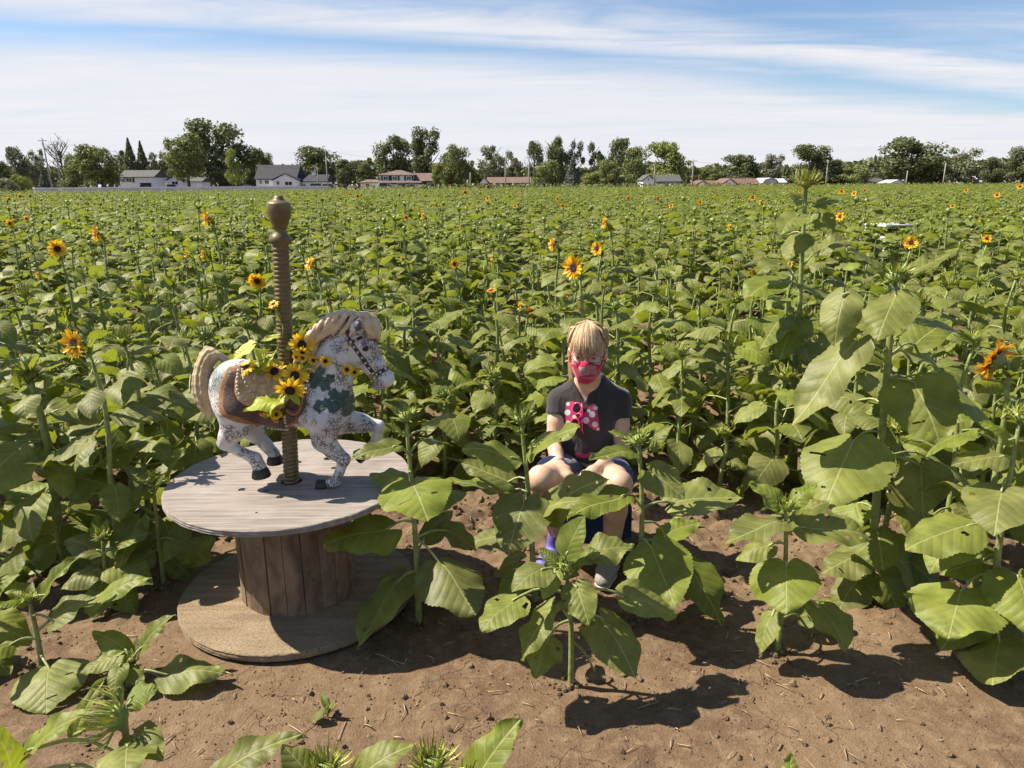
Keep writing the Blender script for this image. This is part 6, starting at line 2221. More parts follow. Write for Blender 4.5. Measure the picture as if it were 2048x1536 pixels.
# red cord on the wrist
dirw = Vector(wrL - elL).normalized()
sidew = dirw.orthogonal().normalized()
c0 = Vector(wrL) - dirw * 0.022
rg = [c0 + (Matrix.Rotation(2 * math.pi * k / 18, 3, dirw) @ sidew) * 0.0245 - Vector(PO) for k in range(19)]
MB().tube(rg, 0.0016, 6, cap=False).build('wrist_cord', MAT['frame_red'], person)

# ---- pink sunglasses hooked in the collar
sg_o = Vector(at(1157, 830, 2.9))
d = ray(1157, 830).normalized()
loc, nor, *_ = bvh_shirt.ray_cast(Vector((0, 0, CAMH)), d)
sgl = empty('sunglasses', loc - d * 0.012)
tag(sgl, 'pink sunglasses with dark heart lenses hooked in the girl\'s shirt collar', 'sunglasses')
SO = Vector(sgl.location)
ps = lambda x, y, l=0.012: (lambda h: h - ray(x, y).normalized() * l - SO)(bvh_shirt.ray_cast(Vector((0, 0, CAMH)), ray(x, y).normalized())[0] or at(x, y, 2.9))
for cx_, cy_, rx, ry in ((1154, 817, 9.5, 11), (1150, 846, 9, 9)):
    ring, inner_ = [], []
    for k in range(24):
        a = 2 * math.pi * k / 24
        q = 1 - 0.16 * max(0, math.cos(a - 3.5)) ** 6 if True else 1
        ring.append(ps(cx_ + rx * math.cos(a) * q, cy_ + ry * math.sin(a) * q))
    fr_ = MB().tube(ring + [ring[0]], 0.0042, 8, cap=False).build('rim', MAT['pink_plastic'], sgl)
    c_ = sum(ring, Vector()) / 24
    MB().add([c_ - d * 0.001] + [c_ + (p - c_) * 0.86 for p in ring], [(0, 1 + k, 1 + (k + 1) % 24) for k in range(24)]).build('lens', MAT['dark_lens'], sgl)
MB().tube([ps(1160, 826), ps(1163, 831, 0.016), ps(1158, 837)], 0.0035, 8).build('bridge', MAT['pink_plastic'], sgl)
MB().tube([ps(1163, 806), ps(1165, 820, 0.014), ps(1164, 842, 0.013), ps(1165, 864, 0.01)], [0.0035, 0.0035, 0.003, 0.003], 8).build('temple', MAT['pink_plastic'], sgl)
MB().tube([ps(1157, 852), ps(1162, 858, 0.012), ps(1167, 866, 0.01)], 0.003, 8).build('temple', MAT['pink_plastic'], sgl)

# ---- the low seat under her
seat_z = float(min(hipL[2], hipR[2])) - 0.105
stool = empty('folding_stool', (gp.x + 0.01, 3.09, gz(gp.x, 3.09)))
tag(stool, 'low navy fabric stool under the girl, mostly hidden by leaves', 'stool')
mb = MB()
n = 10
v, f = [], []
for i in range(n + 1):
    for j in range(n + 1):
        x, y = (i / n - 0.5) * 0.34, (j / n - 0.5) * 0.30
        v.append((x, y, seat_z - 0.03 * (1 - (2 * i / n - 1) ** 2)))
for i in range(n):
    for j in range(n):
        a = i * (n + 1) + j
        f.append((a, a + n + 1, a + n + 2, a + 1))
mb.add(v, f)
for j in (0, n):                                                   # hanging front and back flaps
    vv, ff = [], []
    for i in range(n + 1):
        x = (i / n - 0.5) * 0.34
        zt = seat_z - 0.03 * (1 - (2 * i / n - 1) ** 2)
        for q in range(4):
            vv.append((x, (j / n - 0.5) * 0.30 + (0.004 if j else -0.004) * q, zt - 0.045 * q))
    for i in range(n):
        for q in range(3):
            a = i * 4 + q
            ff.append((a, a + 1, a + 5, a + 4))
    mb.add(vv, ff)
mb.build('seat', MAT['denim'], stool)
for sx_ in (-1, 1):
    for sy_ in (-1, 1):
        MB().tube([(sx_ * 0.165, sy_ * 0.145, seat_z), (-sx_ * 0.16, sy_ * 0.15, 0.0)], 0.009, 8).build('leg', MAT['dark_metal'], stool)

# ------------------------------------------------------------------ far trees, houses, poles
def foliage(name, a, b, tcol):
    m_, t = new_mat(name)
    g_ = t.n('ShaderNodeNewGeometry')
    oi = t.n('ShaderNodeObjectInfo')
    nz = t.noise(g_.outputs['Position'], 0.9, 2, 0.6)
    c = t.mix(t.ss(nz, 0.35, 0.68), a, b)
    hv = t.n('ShaderNodeHueSaturation', {'Value': t.m('ADD', 0.85, t.m('MULTIPLY', oi.outputs['Random'], 0.3)), 'Color': c})
    bs = t.n('ShaderNodeBsdfPrincipled', {'Base Color': hv.outputs[0], 'Roughness': 0.6, 'Specular IOR Level': 0.3})
    tr = t.n('ShaderNodeBsdfTranslucent', {'Color': (*tcol, 1)})
    finish(t, t.n('ShaderNodeMixShader', {0: 0.2, 1: bs.outputs[0], 2: tr.outputs[0]}).outputs[0])
    return m_


TREEM = {
    'dark': foliage('foliage_dark', (0.083, 0.100, 0.044), (0.157, 0.176, 0.074), (0.150, 0.180, 0.044)),
    'mid': foliage('foliage_mid', (0.127, 0.150, 0.054), (0.226, 0.252, 0.090), (0.240, 0.284, 0.060)),
    'bright': foliage('foliage_bright', (0.156, 0.188, 0.050), (0.269, 0.300, 0.081), (0.300, 0.350, 0.050)),
    'pale': foliage('foliage_pale', (0.157, 0.168, 0.100), (0.263, 0.272, 0.166), (0.226, 0.256, 0.106)),
    'blue': foliage('foliage_blue', (0.074, 0.092, 0.074), (0.143, 0.166, 0.127), (0.106, 0.134, 0.074)),
}
MAT['bark'] = plain('bark', (0.085, 0.065, 0.048), 0.9, 0.4, 6, 0.4)
MAT['bare_twig'] = plain('bare_twig', (0.14, 0.125, 0.11), 0.9, 0.3, 6)


def cards(mb, P, Nn, sizes, rng):
    for p, n_, s in zip(P, Nn, sizes):
        n_ = Vector(n_) + Vector((rng.gauss(0, 0.6), rng.gauss(0, 0.6), rng.gauss(0, 0.6)))
        n_ = n_.normalized() if n_.length > 1e-3 else Vector((0, 0, 1))
        a = n_.orthogonal().normalized()
        a.rotate(Matrix.Rotation(rng.uniform(0, 6.28), 3, n_))
        b = n_.cross(a)
        p = Vector(p)
        mb.add([p - a * s, p - b * s * 0.55 + a * s * 0.1, p + a * s, p + b * s * 0.6 - a * s * 0.1], [(0, 1, 2, 3)])


def crown_mesh(seed, kind, n):
    """crown in a unit box: x,y in -0.5..0.5, z 0..1"""
    rng = random.Random(seed)
    mb = MB()
    P, Nn, S_ = [], [], []
    if kind == 'conifer':
        for i in range(n):
            z = rng.random() ** 1.25
            tier = 1 - 0.22 * ((z * 11) % 1)
            rad = (1 - z) * 0.5 * tier * rng.uniform(0.55, 1.05) + 0.012
            a = rng.uniform(0, 6.28)
            P.append((rad * math.cos(a), rad * math.sin(a), z))
            Nn.append((math.cos(a) * 0.6, math.sin(a) * 0.6, 0.7))
            S_.append(0.026 + 0.035 * (1 - z) * rng.random())
    else:
        lobes = []
        spread = {'round': 0.37, 'tall': 0.33, 'loose': 0.38}[kind]
        for k in range({'round': 24, 'tall': 20, 'loose': 20}[kind]):
            a, zz_ = rng.uniform(0, 6.28), rng.uniform(0.06, 0.88)
            prof = math.sin(math.pi * (0.20 + 0.70 * zz_)) ** 0.6
            rr = rng.uniform(0.35, 1.0) * spread * prof
            lobes.append((rr * math.cos(a), rr * math.sin(a), zz_, rng.uniform(0.11, 0.20) * (0.8 if kind == 'loose' else 1) * (0.6 + 0.5 * prof)))
        for i in range(n):
            lx_, ly_, lz_, lr_ = rng.choice(lobes)
            v = Vector((rng.gauss(0, 1), rng.gauss(0, 1), rng.gauss(0.25, 1))).normalized()
            q = lr_ * rng.uniform(0.45, 1.06) * (1.25 if rng.random() < 0.06 else 1)
            P.append((lx_ + v.x * q, ly_ + v.y * q, lz_ + v.z * q * 0.85))
            Nn.append(v)
            S_.append(rng.uniform(0.015, 0.034))
    cards(mb, P, Nn, S_, rng)
    return mb


CROWNS = {}


def crown(kind, var, mat):
    key = (kind, var, mat)
    if key not in CROWNS:
        CROWNS[key] = crown_mesh(hash((kind, var)) % 1000 if False else 40 + var * 7 + {'round': 0, 'tall': 1, 'loose': 2, 'conifer': 3}[kind], kind, {'round': 6500, 'tall': 5400, 'loose': 4200, 'conifer': 2600}[kind]).mesh('crown', [TREEM[mat]], False)
    return CROWNS[key]


def limb_mesh(seed, bare=False):
    rng = random.Random(seed)
    mb = MB()
    mb.tube([(0, 0, -0.02), (0.01, 0, 0.15), (0.0, 0.01, 0.4), (0.01, 0, 0.75)], [0.035, 0.028, 0.02, 0.008], 7)
    for k in range(26 if bare else 9):
        z0 = rng.uniform(0.2, 0.7)
        a = rng.uniform(0, 6.28)
        L_ = rng.uniform(0.18, 0.34) * (1.15 - z0 * 0.6)
        p1 = Vector((math.cos(a) * L_ * 0.6, math.sin(a) * L_ * 0.6, z0 + L_ * 0.5))
        p2 = Vector((math.cos(a + 0.3) * L_, math.sin(a + 0.3) * L_, z0 + L_ * rng.uniform(0.9, 1.3)))
        mb.tube([(0, 0, z0), p1, p2], [0.012, 0.008, 0.003], 5)
        if bare:
            for q in range(5):
                b = rng.uniform(0, 6.28)
                s_ = p1.lerp(p2, rng.random())
                mb.tube([s_, s_ + Vector((math.cos(b) * 0.07, math.sin(b) * 0.07, rng.uniform(0.05, 0.14)))], [0.004, 0.0015], 4)
    return mb.mesh('trunk', [MAT['bare_twig'] if bare else MAT['bark']])


TRUNKS = [limb_mesh(60 + k) for k in range(3)]
BARE = limb_mesh(70, True)
trng = random.Random(12)


def tree(cx, top, hw, kind, mat, Y, label, name='tree', low=0.03):
    b = at(cx, 375, Y)
    tz = at(cx, top, Y).z
    wdt = 2 * hw * Y / FPX * 1.06
    root = empty(name, (b.x, Y, 0), trng.uniform(0, 6.28))
    tag(root, label, 'tree', 'trees beyond the field')
    inst('trunk', trng.choice(TRUNKS), root, (0, 0, 0), (0, 0, 0), (tz * 0.9, tz * 0.9, tz * 1.0))
    if kind == 'bare':
        root.children[0].data = BARE
        root.children[0].scale = (tz * 0.95,) * 3
        return root
    low = 0.03 if kind == 'conifer' else low
    inst('crown', crown(kind, trng.randrange(3), mat), root, (0, 0, tz * low), (0, 0, 0), (wdt, wdt, tz * (1 - low)))
    return root


TREES = [
    (8, 318, 26, 'round', 'dark', 205, 'dark tree at the far left edge of the photograph'),
    (38, 286, 24, 'tall', 'pale', 215, 'tall grey green tree near the far left edge'),
    (78, 290, 22, 'loose', 'pale', 225, 'thin pale tree left of the leaning utility poles'),
    (131, 268, 32, 'bare', 'dark', 215, 'bare leafless grey tree behind the leaning utility poles'),
    (155, 302, 32, 'round', 'mid', 205, 'green tree in front of the bare leafless tree'),
    (90, 332, 14, 'conifer', 'blue', 190, 'dark spruce just left of the leaning utility poles'),
    (205, 289, 46, 'round', 'mid', 185, 'round full green tree left of the white garage house'),
    (268, 276, 26, 'conifer', 'dark', 225, 'taller of two spruces behind the white garage house'),
    (291, 282, 23, 'conifer', 'dark', 228, 'shorter of two spruces behind the white garage house'),
    (250, 296, 24, 'loose', 'dark', 232, 'dark loose tree behind the white garage house roof'),
    (325, 300, 28, 'loose', 'pale', 228, 'pale thin tree between the garage house and the big tree'),
    (378, 264, 46, 'round', 'mid', 185, 'mid green tree in front of the biggest dark tree'),
    (440, 240, 78, 'round', 'dark', 208, 'biggest dark tree on the left, highest of all'),
    (352, 272, 24, 'loose', 'dark', 212, 'dark branch-edged tree left behind the mid green tree'),
    (469, 297, 20, 'tall', 'bright', 175, 'small yellow green maple before the biggest dark tree'),
    (535, 298, 26, 'round', 'mid', 225, 'tree behind the dark-roofed cape house'),
    (512, 290, 22, 'round', 'dark', 220, 'dark tree left of the cape house roof'),
    (640, 291, 58, 'round', 'dark', 218, 'broad dark tree behind the cape house wing'),
    (695, 318, 27, 'round', 'dark', 182, 'small dark tree between cape house and two-storey house'),
    (735, 312, 26, 'loose', 'mid', 228, 'loose green tree left behind the two-storey house'),
    (790, 271, 40, 'round', 'dark', 222, 'dark round tree behind the two-storey house'),
    (856, 254, 38, 'tall', 'dark', 218, 'tallest dark tree behind the two-storey house'),
    (880, 322, 16, 'round', 'bright', 196, 'small bright green tree by the brick chimney'),
    (912, 289, 32, 'round', 'mid', 214, 'green tree right of the brick chimney'),
    (940, 318, 22, 'loose', 'mid', 225, 'low green tree left of the ranch house'),
    (988, 281, 34, 'loose', 'pale', 225, 'pale open tree behind the ranch house roof'),
    (1025, 298, 24, 'loose', 'pale', 222, 'pale smaller tree behind the ranch house'),
    (1068, 274, 22, 'tall', 'dark', 218, 'first of three tall ragged dark trees in the middle'),
    (1110, 270, 27, 'tall', 'dark', 222, 'second of three tall ragged dark trees in the middle'),
    (1148, 276, 24, 'loose', 'blue', 226, 'third ragged blue grey tree in the middle'),
    (1188, 280, 24, 'loose', 'dark', 224, 'loose dark tree with sky gaps right of the middle'),
    (1090, 320, 30, 'round', 'mid', 205, 'low green tree at the foot of the ragged trees'),
    (1143, 318, 20, 'conifer', 'blue', 195, 'blue grey spruce in front of the ragged trees'),
    (1182, 343, 24, 'round', 'bright', 185, 'low bright shrub-like tree right of the spruce'),
    (1236, 268, 30, 'tall', 'dark', 226, 'spiky dark tree behind the two green trees'),
    (1262, 288, 34, 'round', 'mid', 208, 'mid green tree left of the white gable house'),
    (1222, 318, 30, 'round', 'mid', 200, 'low green tree left of the mid green tree'),
    (1328, 276, 42, 'round', 'bright', 214, 'bright green tree above the white gable house'),
    (1375, 318, 26, 'loose', 'mid', 222, 'thin green tree by the pole right of the bright tree'),
    (1425, 334, 34, 'round', 'mid', 232, 'low green tree behind the first red-roofed house'),
    (1480, 304, 42, 'round', 'dark', 226, 'dark tree behind the second red-roofed house'),
    (1546, 308, 26, 'tall', 'pale', 226, 'grey green tree above the small barn'),
    (1625, 283, 52, 'round', 'dark', 212, 'big dark tree behind the tallest sunflower'),
    (1708, 330, 34, 'round', 'mid', 208, 'low green tree right of the tallest sunflower'),
    (1672, 318, 24, 'round', 'dark', 215, 'dark tree between the tallest sunflower and low green tree'),
    (1748, 342, 24, 'round', 'dark', 222, 'low dark tree left of the broadest right tree'),
    (1815, 272, 68, 'round', 'dark', 205, 'broadest dark tree on the right'),
    (1915, 288, 46, 'loose', 'pale', 212, 'pale open tree right of the broadest right tree'),
    (1862, 300, 34, 'round', 'dark', 212, 'dark tree filling between the broadest and pale right trees'),
    (1982, 313, 26, 'round', 'dark', 200, 'small dome shaped dark tree near the right edge'),
    (2042, 292, 34, 'round', 'dark', 205, 'dark tree cut by the right edge of the photograph'),
]
for a in TREES:
    a = list(a)
    if a[5] > 200:
        a[5] += 16                      # clear of the houses' back walls
    tree(*a, low=0.20 if a[5] < 200 and a[3] != 'conifer' else 0.03)

# wood behind everything, read as one mass, and rough growth along the road
wr_ = random.Random(15)
for nm, Y0, count, zmax, mats_, lab, xr in (('far_woods', 285, 19000, 11.0, 'dark', 'dark continuous wood behind the houses', (-230, 230)), ('roadside_scrub', 168, 5000, 1.7, 'mid', 'low scrub and hedges along the road before the houses', (-150, 150))):
    mb = MB()
    P, Nn, S_ = [], [], []
    for i in range(count):
        x = wr_.uniform(*xr)
        hgt = zmax * (0.45 + 0.75 * float(fbm(x * 0.06, 3.3 + Y0, 4, 2)))
        v = Vector((wr_.gauss(0, 0.5), -1, wr_.gauss(0.5, 0.5))).normalized()
        y = Y0 + wr_.uniform(-6, 6) + (0.18 * x if Y0 < 200 else 0)
        P.append((x, y, hgt * wr_.random() ** 0.6))
        Nn.append(v)
        S_.append(wr_.uniform(0.6, 1.4) if Y0 > 200 else wr_.uniform(0.2, 0.45))
    cards(mb, P, Nn, S_, wr_)
    o = mb.build(nm, TREEM[mats_], None, False)
    o['kind'] = 'stuff'
    o['label'] = lab
for k, (cx, top, hw, mt) in enumerate([(12, 356, 26, 'pale'), (48, 352, 24, 'bright'), (30, 362, 24, 'mid')]):
    b = at(cx, 380, 96 + k * 6)
    tz = at(cx, top, 96 + k * 6).z
    o = inst('bush', crown('round', k, mt), None, (b.x, 96 + k * 6, -0.2), (0, 0, k), (hw * 0.135, hw * 0.135, tz + 0.4))
    tag(o, ['pale rough bush at the left field edge', 'taller yellow green bush beside the white wall\'s left end', 'low bush between two others at the left field edge'][k], 'bush', 'bushes at the left field edge')

K = 1.0
MAT['wall_white'] = plain('white_siding', (0.84, 0.84, 0.85), 0.6, 0.08, 0.5)
MAT['wall_cream'] = plain('cream_siding', (0.52, 0.49, 0.42), 0.6, 0.08, 0.5)
MAT['wall_pale'] = plain('pale_concrete', (0.62, 0.62, 0.62), 0.7, 0.1, 0.5)
MAT['wall_brick'] = plain('red_brick', (0.13, 0.06, 0.048), 0.85, 0.25, 3)
MAT['wall_grey'] = plain('grey_siding', (0.33, 0.33, 0.36), 0.7, 0.1, 0.5)
MAT['roof_dark'] = plain('dark_shingle', (0.026, 0.028, 0.036), 0.85, 0.3, 1.5)
MAT['roof_grey'] = plain('grey_shingle', (0.075, 0.075, 0.072), 0.85, 0.25, 1.5)
MAT['roof_brown'] = plain('brown_shingle', (0.135, 0.092, 0.072), 0.85, 0.25, 1.5)
MAT['roof_red'] = plain('red_brown_shingle', (0.145, 0.075, 0.058), 0.85, 0.25, 1.5)
MAT['roof_pale'] = plain('pale_metal_roof', (0.50, 0.50, 0.52), 0.5, 0.1, 1.5)
MAT['pane'] = plain('window_pane', (0.018, 0.021, 0.026), 0.12, 0.2, 1)
MAT['trim'] = plain('white_trim', (0.84, 0.84, 0.84), 0.5, 0.06, 2)
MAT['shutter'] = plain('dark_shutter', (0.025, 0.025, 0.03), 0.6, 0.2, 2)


class House:
    def __init__(s, name, label, px_c, Y):
        s.Y = Y
        c_ = at(px_c, 375, Y)
        s.root = empty(name, (c_.x, Y, 0))
        tag(s.root, label, 'house' if 'barn' not in name else 'barn')
        s.o = Vector((c_.x, Y, 0))

    def X(s, px_, dy=0):
        return at(px_, 365, s.Y + dy).x - s.o.x

    def Z(s, px_, py_, dy=0):
        return at(px_, py_, s.Y + dy).z

    def box(s, x0, x1, eave, mat, dy=0, depth=8, name='wall'):
        a, b, z = s.X(x0, dy), s.X(x1, dy), s.Z((x0 + x1) / 2, eave, dy)
        return MB().box(((a + b) / 2, dy + depth / 2, z / 2), (b - a, depth, z)).build(name, MAT[mat], s.root, False)

    def roof_x(s, x0, x1, ridge, eave, mat, dy=0, depth=8, over=0.35, hip=0.0, name='roof'):
        """ridge parallel to the road"""
        a, b = s.X(x0, dy) - over, s.X(x1, dy) + over
        ze, zr = s.Z((x0 + x1) / 2, eave, dy), s.Z((x0 + x1) / 2, ridge, dy)
        h = hip * (b - a) / 2
        t_ = 0.16
        v = [(a, dy - over, ze), (b, dy - over, ze), (b, dy + depth + over, ze), (a, dy + depth + over, ze), (a + h, dy + depth / 2, zr), (b - h, dy + depth / 2, zr)]
        v += [(x, y, z + t_) for x, y, z in v]
        f = [(0, 1, 2, 3), (6, 7, 11, 10), (8, 9, 10, 11), (7, 8, 11), (9, 6, 10), (0, 6, 7, 1), (1, 7, 8, 2), (2, 8, 9, 3), (3, 9, 6, 0)]
        o = mesh_obj(name, v, [f[0], (6, 7, 11, 10), (8, 9, 10, 11), (7, 8, 11), (9, 6, 10), f[5], f[6], f[7], f[8]], MAT[mat], s.root, False)
        if hip == 0:
            for q, sg in ((a + over, 0), (b - over, 1)):
                mesh_obj('gable', [(q, dy, ze), (q, dy + depth, ze), (q, dy + depth / 2, zr - 0.05), (q + (0.2 if sg == 0 else -0.2), dy, ze), (q + (0.2 if sg == 0 else -0.2), dy + depth, ze), (q + (0.2 if sg == 0 else -0.2), dy + depth / 2, zr - 0.05)], [(0, 2, 1), (3, 4, 5), (0, 3, 5, 2), (1, 2, 5, 4)], s.root.get('gm') or s.gm, s.root, False)
        return o

    def roof_y(s, x0, x1, peak, eave, mat, gmat, dy=0, depth=8, over=0.3, gambrel=False, rmat2=None):
        """gable faces the camera; ridge runs away from it"""
        a, b = s.X(x0, dy), s.X(x1, dy)
        ze, zr = s.Z((x0 + x1) / 2, eave, dy), s.Z((x0 + x1) / 2, peak, dy)
        m_ = (a + b) / 2
        prof = [(a, ze), (m_, zr), (b, ze)] if not gambrel else [(a, ze), (a + (b - a) * 0.16, ze + (zr - ze) * 0.68), (m_, zr), (b - (b - a) * 0.16, ze + (zr - ze) * 0.68), (b, ze)]
        n = len(prof)
        v = [(x, dy + 0.02, z) for x, z in prof] + [(x, dy + depth, z) for x, z in prof]
        mesh_obj('gable', v, [tuple(range(n))[::-1], tuple(range(n, 2 * n))] + [(0, n - 1, 2 * n - 1, n)], MAT[gmat], s.root, False)
        k = 1.0
        pr2 = [(m_ + (x - m_) * (1 + over * 2 / (b - a)), z + 0.05) for x, z in prof]
        v = [(x, dy - over, z) for x, z in pr2] + [(x, dy + depth + over, z) for x, z in pr2]
        v += [(x, y, z + 0.16) for x, y, z in v]
        f = []
        for i in range(n - 1):
            f += [(i, i + 1, i + 1 + n, i + n)[::-1], (2 * n + i, 2 * n + i + 1, 3 * n + i + 1, 3 * n + i), (i, 2 * n + i, 2 * n + i + 1, i + 1)[::-1]]
        return mesh_obj('roof', v, f, MAT[mat], s.root, False)

    def window(s, cx, cy, w_, h_, dy=0, shut=False, name='window', frame='trim'):
        x, z = s.X(cx, dy), s.Z(cx, cy, dy)
        w_, h_ = w_ * s.Y / FPX, h_ * s.Y / FPX
        fr_ = MB()
        for a, b, c, d_ in ((0, h_ / 2, w_ + 0.24, 0.12), (0, -h_ / 2, w_ + 0.24, 0.12), (-w_ / 2, 0, 0.12, h_), (w_ / 2, 0, 0.12, h_), (0, 0, 0.06, h_)):
            fr_.box((x + a, dy - 0.06, z + b), (c, 0.14, d_))
        o = fr_.build(name, MAT[frame], s.root, False)
        MB().box((x, dy - 0.03, z), (w_ - 0.05, 0.05, h_ - 0.05)).build('pane', MAT['pane'], o, False)
        if shut:
            for sg in (-1, 1):
                MB().box((x + sg * (w_ / 2 + 0.38), dy - 0.05, z), (0.45, 0.08, h_ + 0.15)).build('shutter', MAT['shutter'], o, False)

    def door(s, cx, w_, h, dy=0, mat='shutter', name='door'):
        x = s.X(cx, dy)
        w_ = w_ * s.Y / FPX
        o = MB().box((x, dy - 0.03, h / 2), (w_, 0.08, h)).build(name, MAT[mat], s.root, False)
        MB().box((x, dy - 0.07, h + 0.08), (w_ + 0.3, 0.08, 0.16)).build('lintel', MAT['trim'], o, False)


# 1 garage house
h = House('house', 'white house with grey roof and open garage, left', 274, 200)
h.gm = MAT['wall_white']
h.box(240, 308, 355, 'wall_white')
h.roof_x(240, 308, 341, 355, 'roof_grey')
h.window(259, 360, 11, 8, 0, True)
h.window(248, 361, 6, 7)
h.door(291, 21, 2.6, 0, 'shutter', 'garage_shade_panel')  # solid dark panel, its colour stands in for shade inside the open garage
# 2 small gabled house
h = House('house', 'small white house with front gable behind the silver car, left', 366, 205)
h.gm = MAT['wall_white']
h.box(334, 361, 361, 'wall_white', 0, 8)
h.roof_y(334, 361, 353, 361, 'roof_grey', 'wall_white', 0, 8)
h.window(350, 366, 12, 6)
h.box(361.6, 403, 364, 'wall_white', 1.5, 6)
h.roof_x(361.6, 403, 356, 364, 'roof_grey', 1.5, 6)
# 3 cape house
h = House('house', 'white cape house with steep dark roof and white pediment', 582, 200)
h.gm = MAT['wall_white']
h.box(512, 592, 359, 'wall_white', 0, 9)
h.roof_x(512, 592, 330, 359, 'roof_dark', 0, 9)
h.box(546, 596, 361, 'wall_white', -2.2, 2.1, 'porch')
h.roof_y(546, 596, 348, 361, 'roof_dark', 'trim', -2.2, 6)
h.window(534, 364, 8, 7)
h.window(556, 366, 6, 7, -2.2)
h.window(577, 367, 14, 7, -2.2)
h.window(522, 364, 5, 7)
h.box(596.8, 652, 364, 'wall_white', 0.6, 7)
h.roof_x(596.8, 652, 350, 364, 'roof_dark', 0.6, 7)
h.window(606, 371, 10, 5, 0.6)
cz = h.Z(629, 352, 4)
x = h.X(629, 4)
cup = MB().box((x, 4.1, cz + 0.35), (0.95, 0.95, 1.3)).build('cupola', MAT['trim'], h.root, False)
MB().box((x, 4.1, cz + 1.2), (1.15, 1.15, 0.4), 0, 0, 0.2).build('cupola_roof', MAT['roof_dark'], cup, False)
# 4 two-storey house
h = House('house', 'two-storey white and brick house with brown hip roof and chimney', 800, 200)
h.gm = MAT['wall_brick']
h.box(761, 827, 351, 'wall_white', 0, 8)
h.roof_x(761, 827, 341, 351, 'roof_brown', 0, 8, 0.5, 0.85)
for cx in (772, 790, 818):
    h.window(cx, 356.5, 9, 7, 0, True)
h.box(757, 842, 368, 'wall_cream', -2.4, 2.2, 'porch')
h.roof_x(757, 842, 363.5, 366.5, 'roof_brown', -2.6, 2.6, 0.2, 0.05, 'porch_roof')
h.box(827.6, 880, 363, 'wall_brick', 0.4, 8)
h.roof_x(827.6, 880, 347, 363, 'roof_brown', 0.4, 8)
h.window(862, 370, 14, 8, 0.4)
h.box(721, 757, 366, 'wall_white', 0.8, 7)
h.roof_x(721, 757, 360, 366, 'roof_brown', 0.8, 7, 0.4, 0.5)
h.window(735, 371, 8, 6, 0.8)
h.window(775, 371, 10, 6, -2.4)
h.window(800, 371, 10, 6, -2.4)
h.window(825, 371, 10, 6, -2.4)
x, z = h.X(877, 3), h.Z(877, 343, 3)
MB().box((x, 3.6, z / 2), (1.0, 0.9, z)).box((x, 3.6, z + 0.06), (1.2, 1.1, 0.14)).build('chimney', MAT['wall_brick'], h.root, False)
# 5 ranch
h = House('house', 'low brick ranch house with brown roof and white gable end', 1008, 205)
h.gm = MAT['wall_brick']
h.box(960, 1060, 367, 'wall_brick', 0, 8)
h.roof_x(976, 1060, 355, 367, 'roof_brown', 0, 8)
h.roof_y(959, 977, 356, 367, 'roof_brown', 'trim', -0.8, 8)
h.window(990, 372, 10, 6)
h.window(1040, 372, 10, 6)
# 6 old white house and grey house
h = House('house', 'narrow old white house with steep front gable under the bright tree', 1298, 205)
h.gm = MAT['wall_white']
h.box(1286, 1309, 362, 'wall_white', 0, 9)
h.roof_y(1286, 1309, 351, 362, 'roof_grey', 'wall_white', 0, 9)
h.window(1293, 370, 4, 5)
h.window(1301, 370, 4, 5)
h.window(1297, 359, 3, 5)
h = House('house', 'grey house half hidden by trees right of the old white house', 1340, 212)
h.gm = MAT['wall_grey']
h.box(1318, 1362, 364, 'wall_grey', 0, 9)
h.roof_x(1318, 1362, 350, 364, 'roof_grey', 0, 9)
h.window(1330, 369, 6, 6)
h.window(1350, 369, 6, 6)
# 7 red roofed houses
h = House('house', 'white house with red brown roof, left one of the red-roofed pair', 1420, 205)
h.gm = MAT['wall_white']
h.box(1395, 1446, 371, 'wall_white', 0, 7)
h.roof_x(1408, 1446, 362, 371, 'roof_red', 0.5, 7)
h.roof_y(1393, 1419, 362, 371, 'roof_red', 'trim', -1, 8)
h = House('house', 'white house with long red brown roof, right one of the red-roofed pair', 1484, 195)
h.gm = MAT['wall_white']
h.box(1449, 1519, 370, 'wall_white', 0, 8)
h.roof_x(1462, 1519, 358, 370, 'roof_red', 0.5, 8)
h.roof_y(1445, 1474, 358, 370, 'roof_red', 'trim', -1, 9)
h.window(1490, 373, 8, 4)
# 8 barn
h = House('barn', 'small cream gambrel barn with pale metal roof', 1548, 200)
h.box(1526, 1556, 368, 'wall_cream', 0, 6.5)
h.roof_y(1526, 1556, 357, 368, 'roof_pale', 'wall_cream', 0, 10, 0.25, True)
h.window(1540, 364, 4, 5)
h.box(1556.6, 1574, 366, 'wall_grey', 2.0, 6)
h.roof_x(1556.6, 1574, 357.5, 366, 'roof_pale', 2.0, 6, 0.1, 0.0) if False else h.roof_x(1557.2, 1574, 358, 366, 'roof_pale', 2.0, 6, 0.1, 0.02)
# 9 distant white gable and sliver
h = House('house', 'white gable roof barely showing before the broadest right tree', 1795, 190)
h.gm = MAT['wall_white']
h.box(1780, 1811, 370, 'wall_white', 0, 6)
h.roof_y(1780, 1811, 361, 368, 'roof_pale', 'trim', 0, 6)
h = House('house', 'grey-roofed house sliver between trees left of the broadest right tree', 1752, 225)
h.gm = MAT['wall_white']
h.box(1738, 1768, 366, 'wall_white', 0, 6)
h.roof_x(1738, 1768, 357, 366, 'roof_grey', 0, 6)

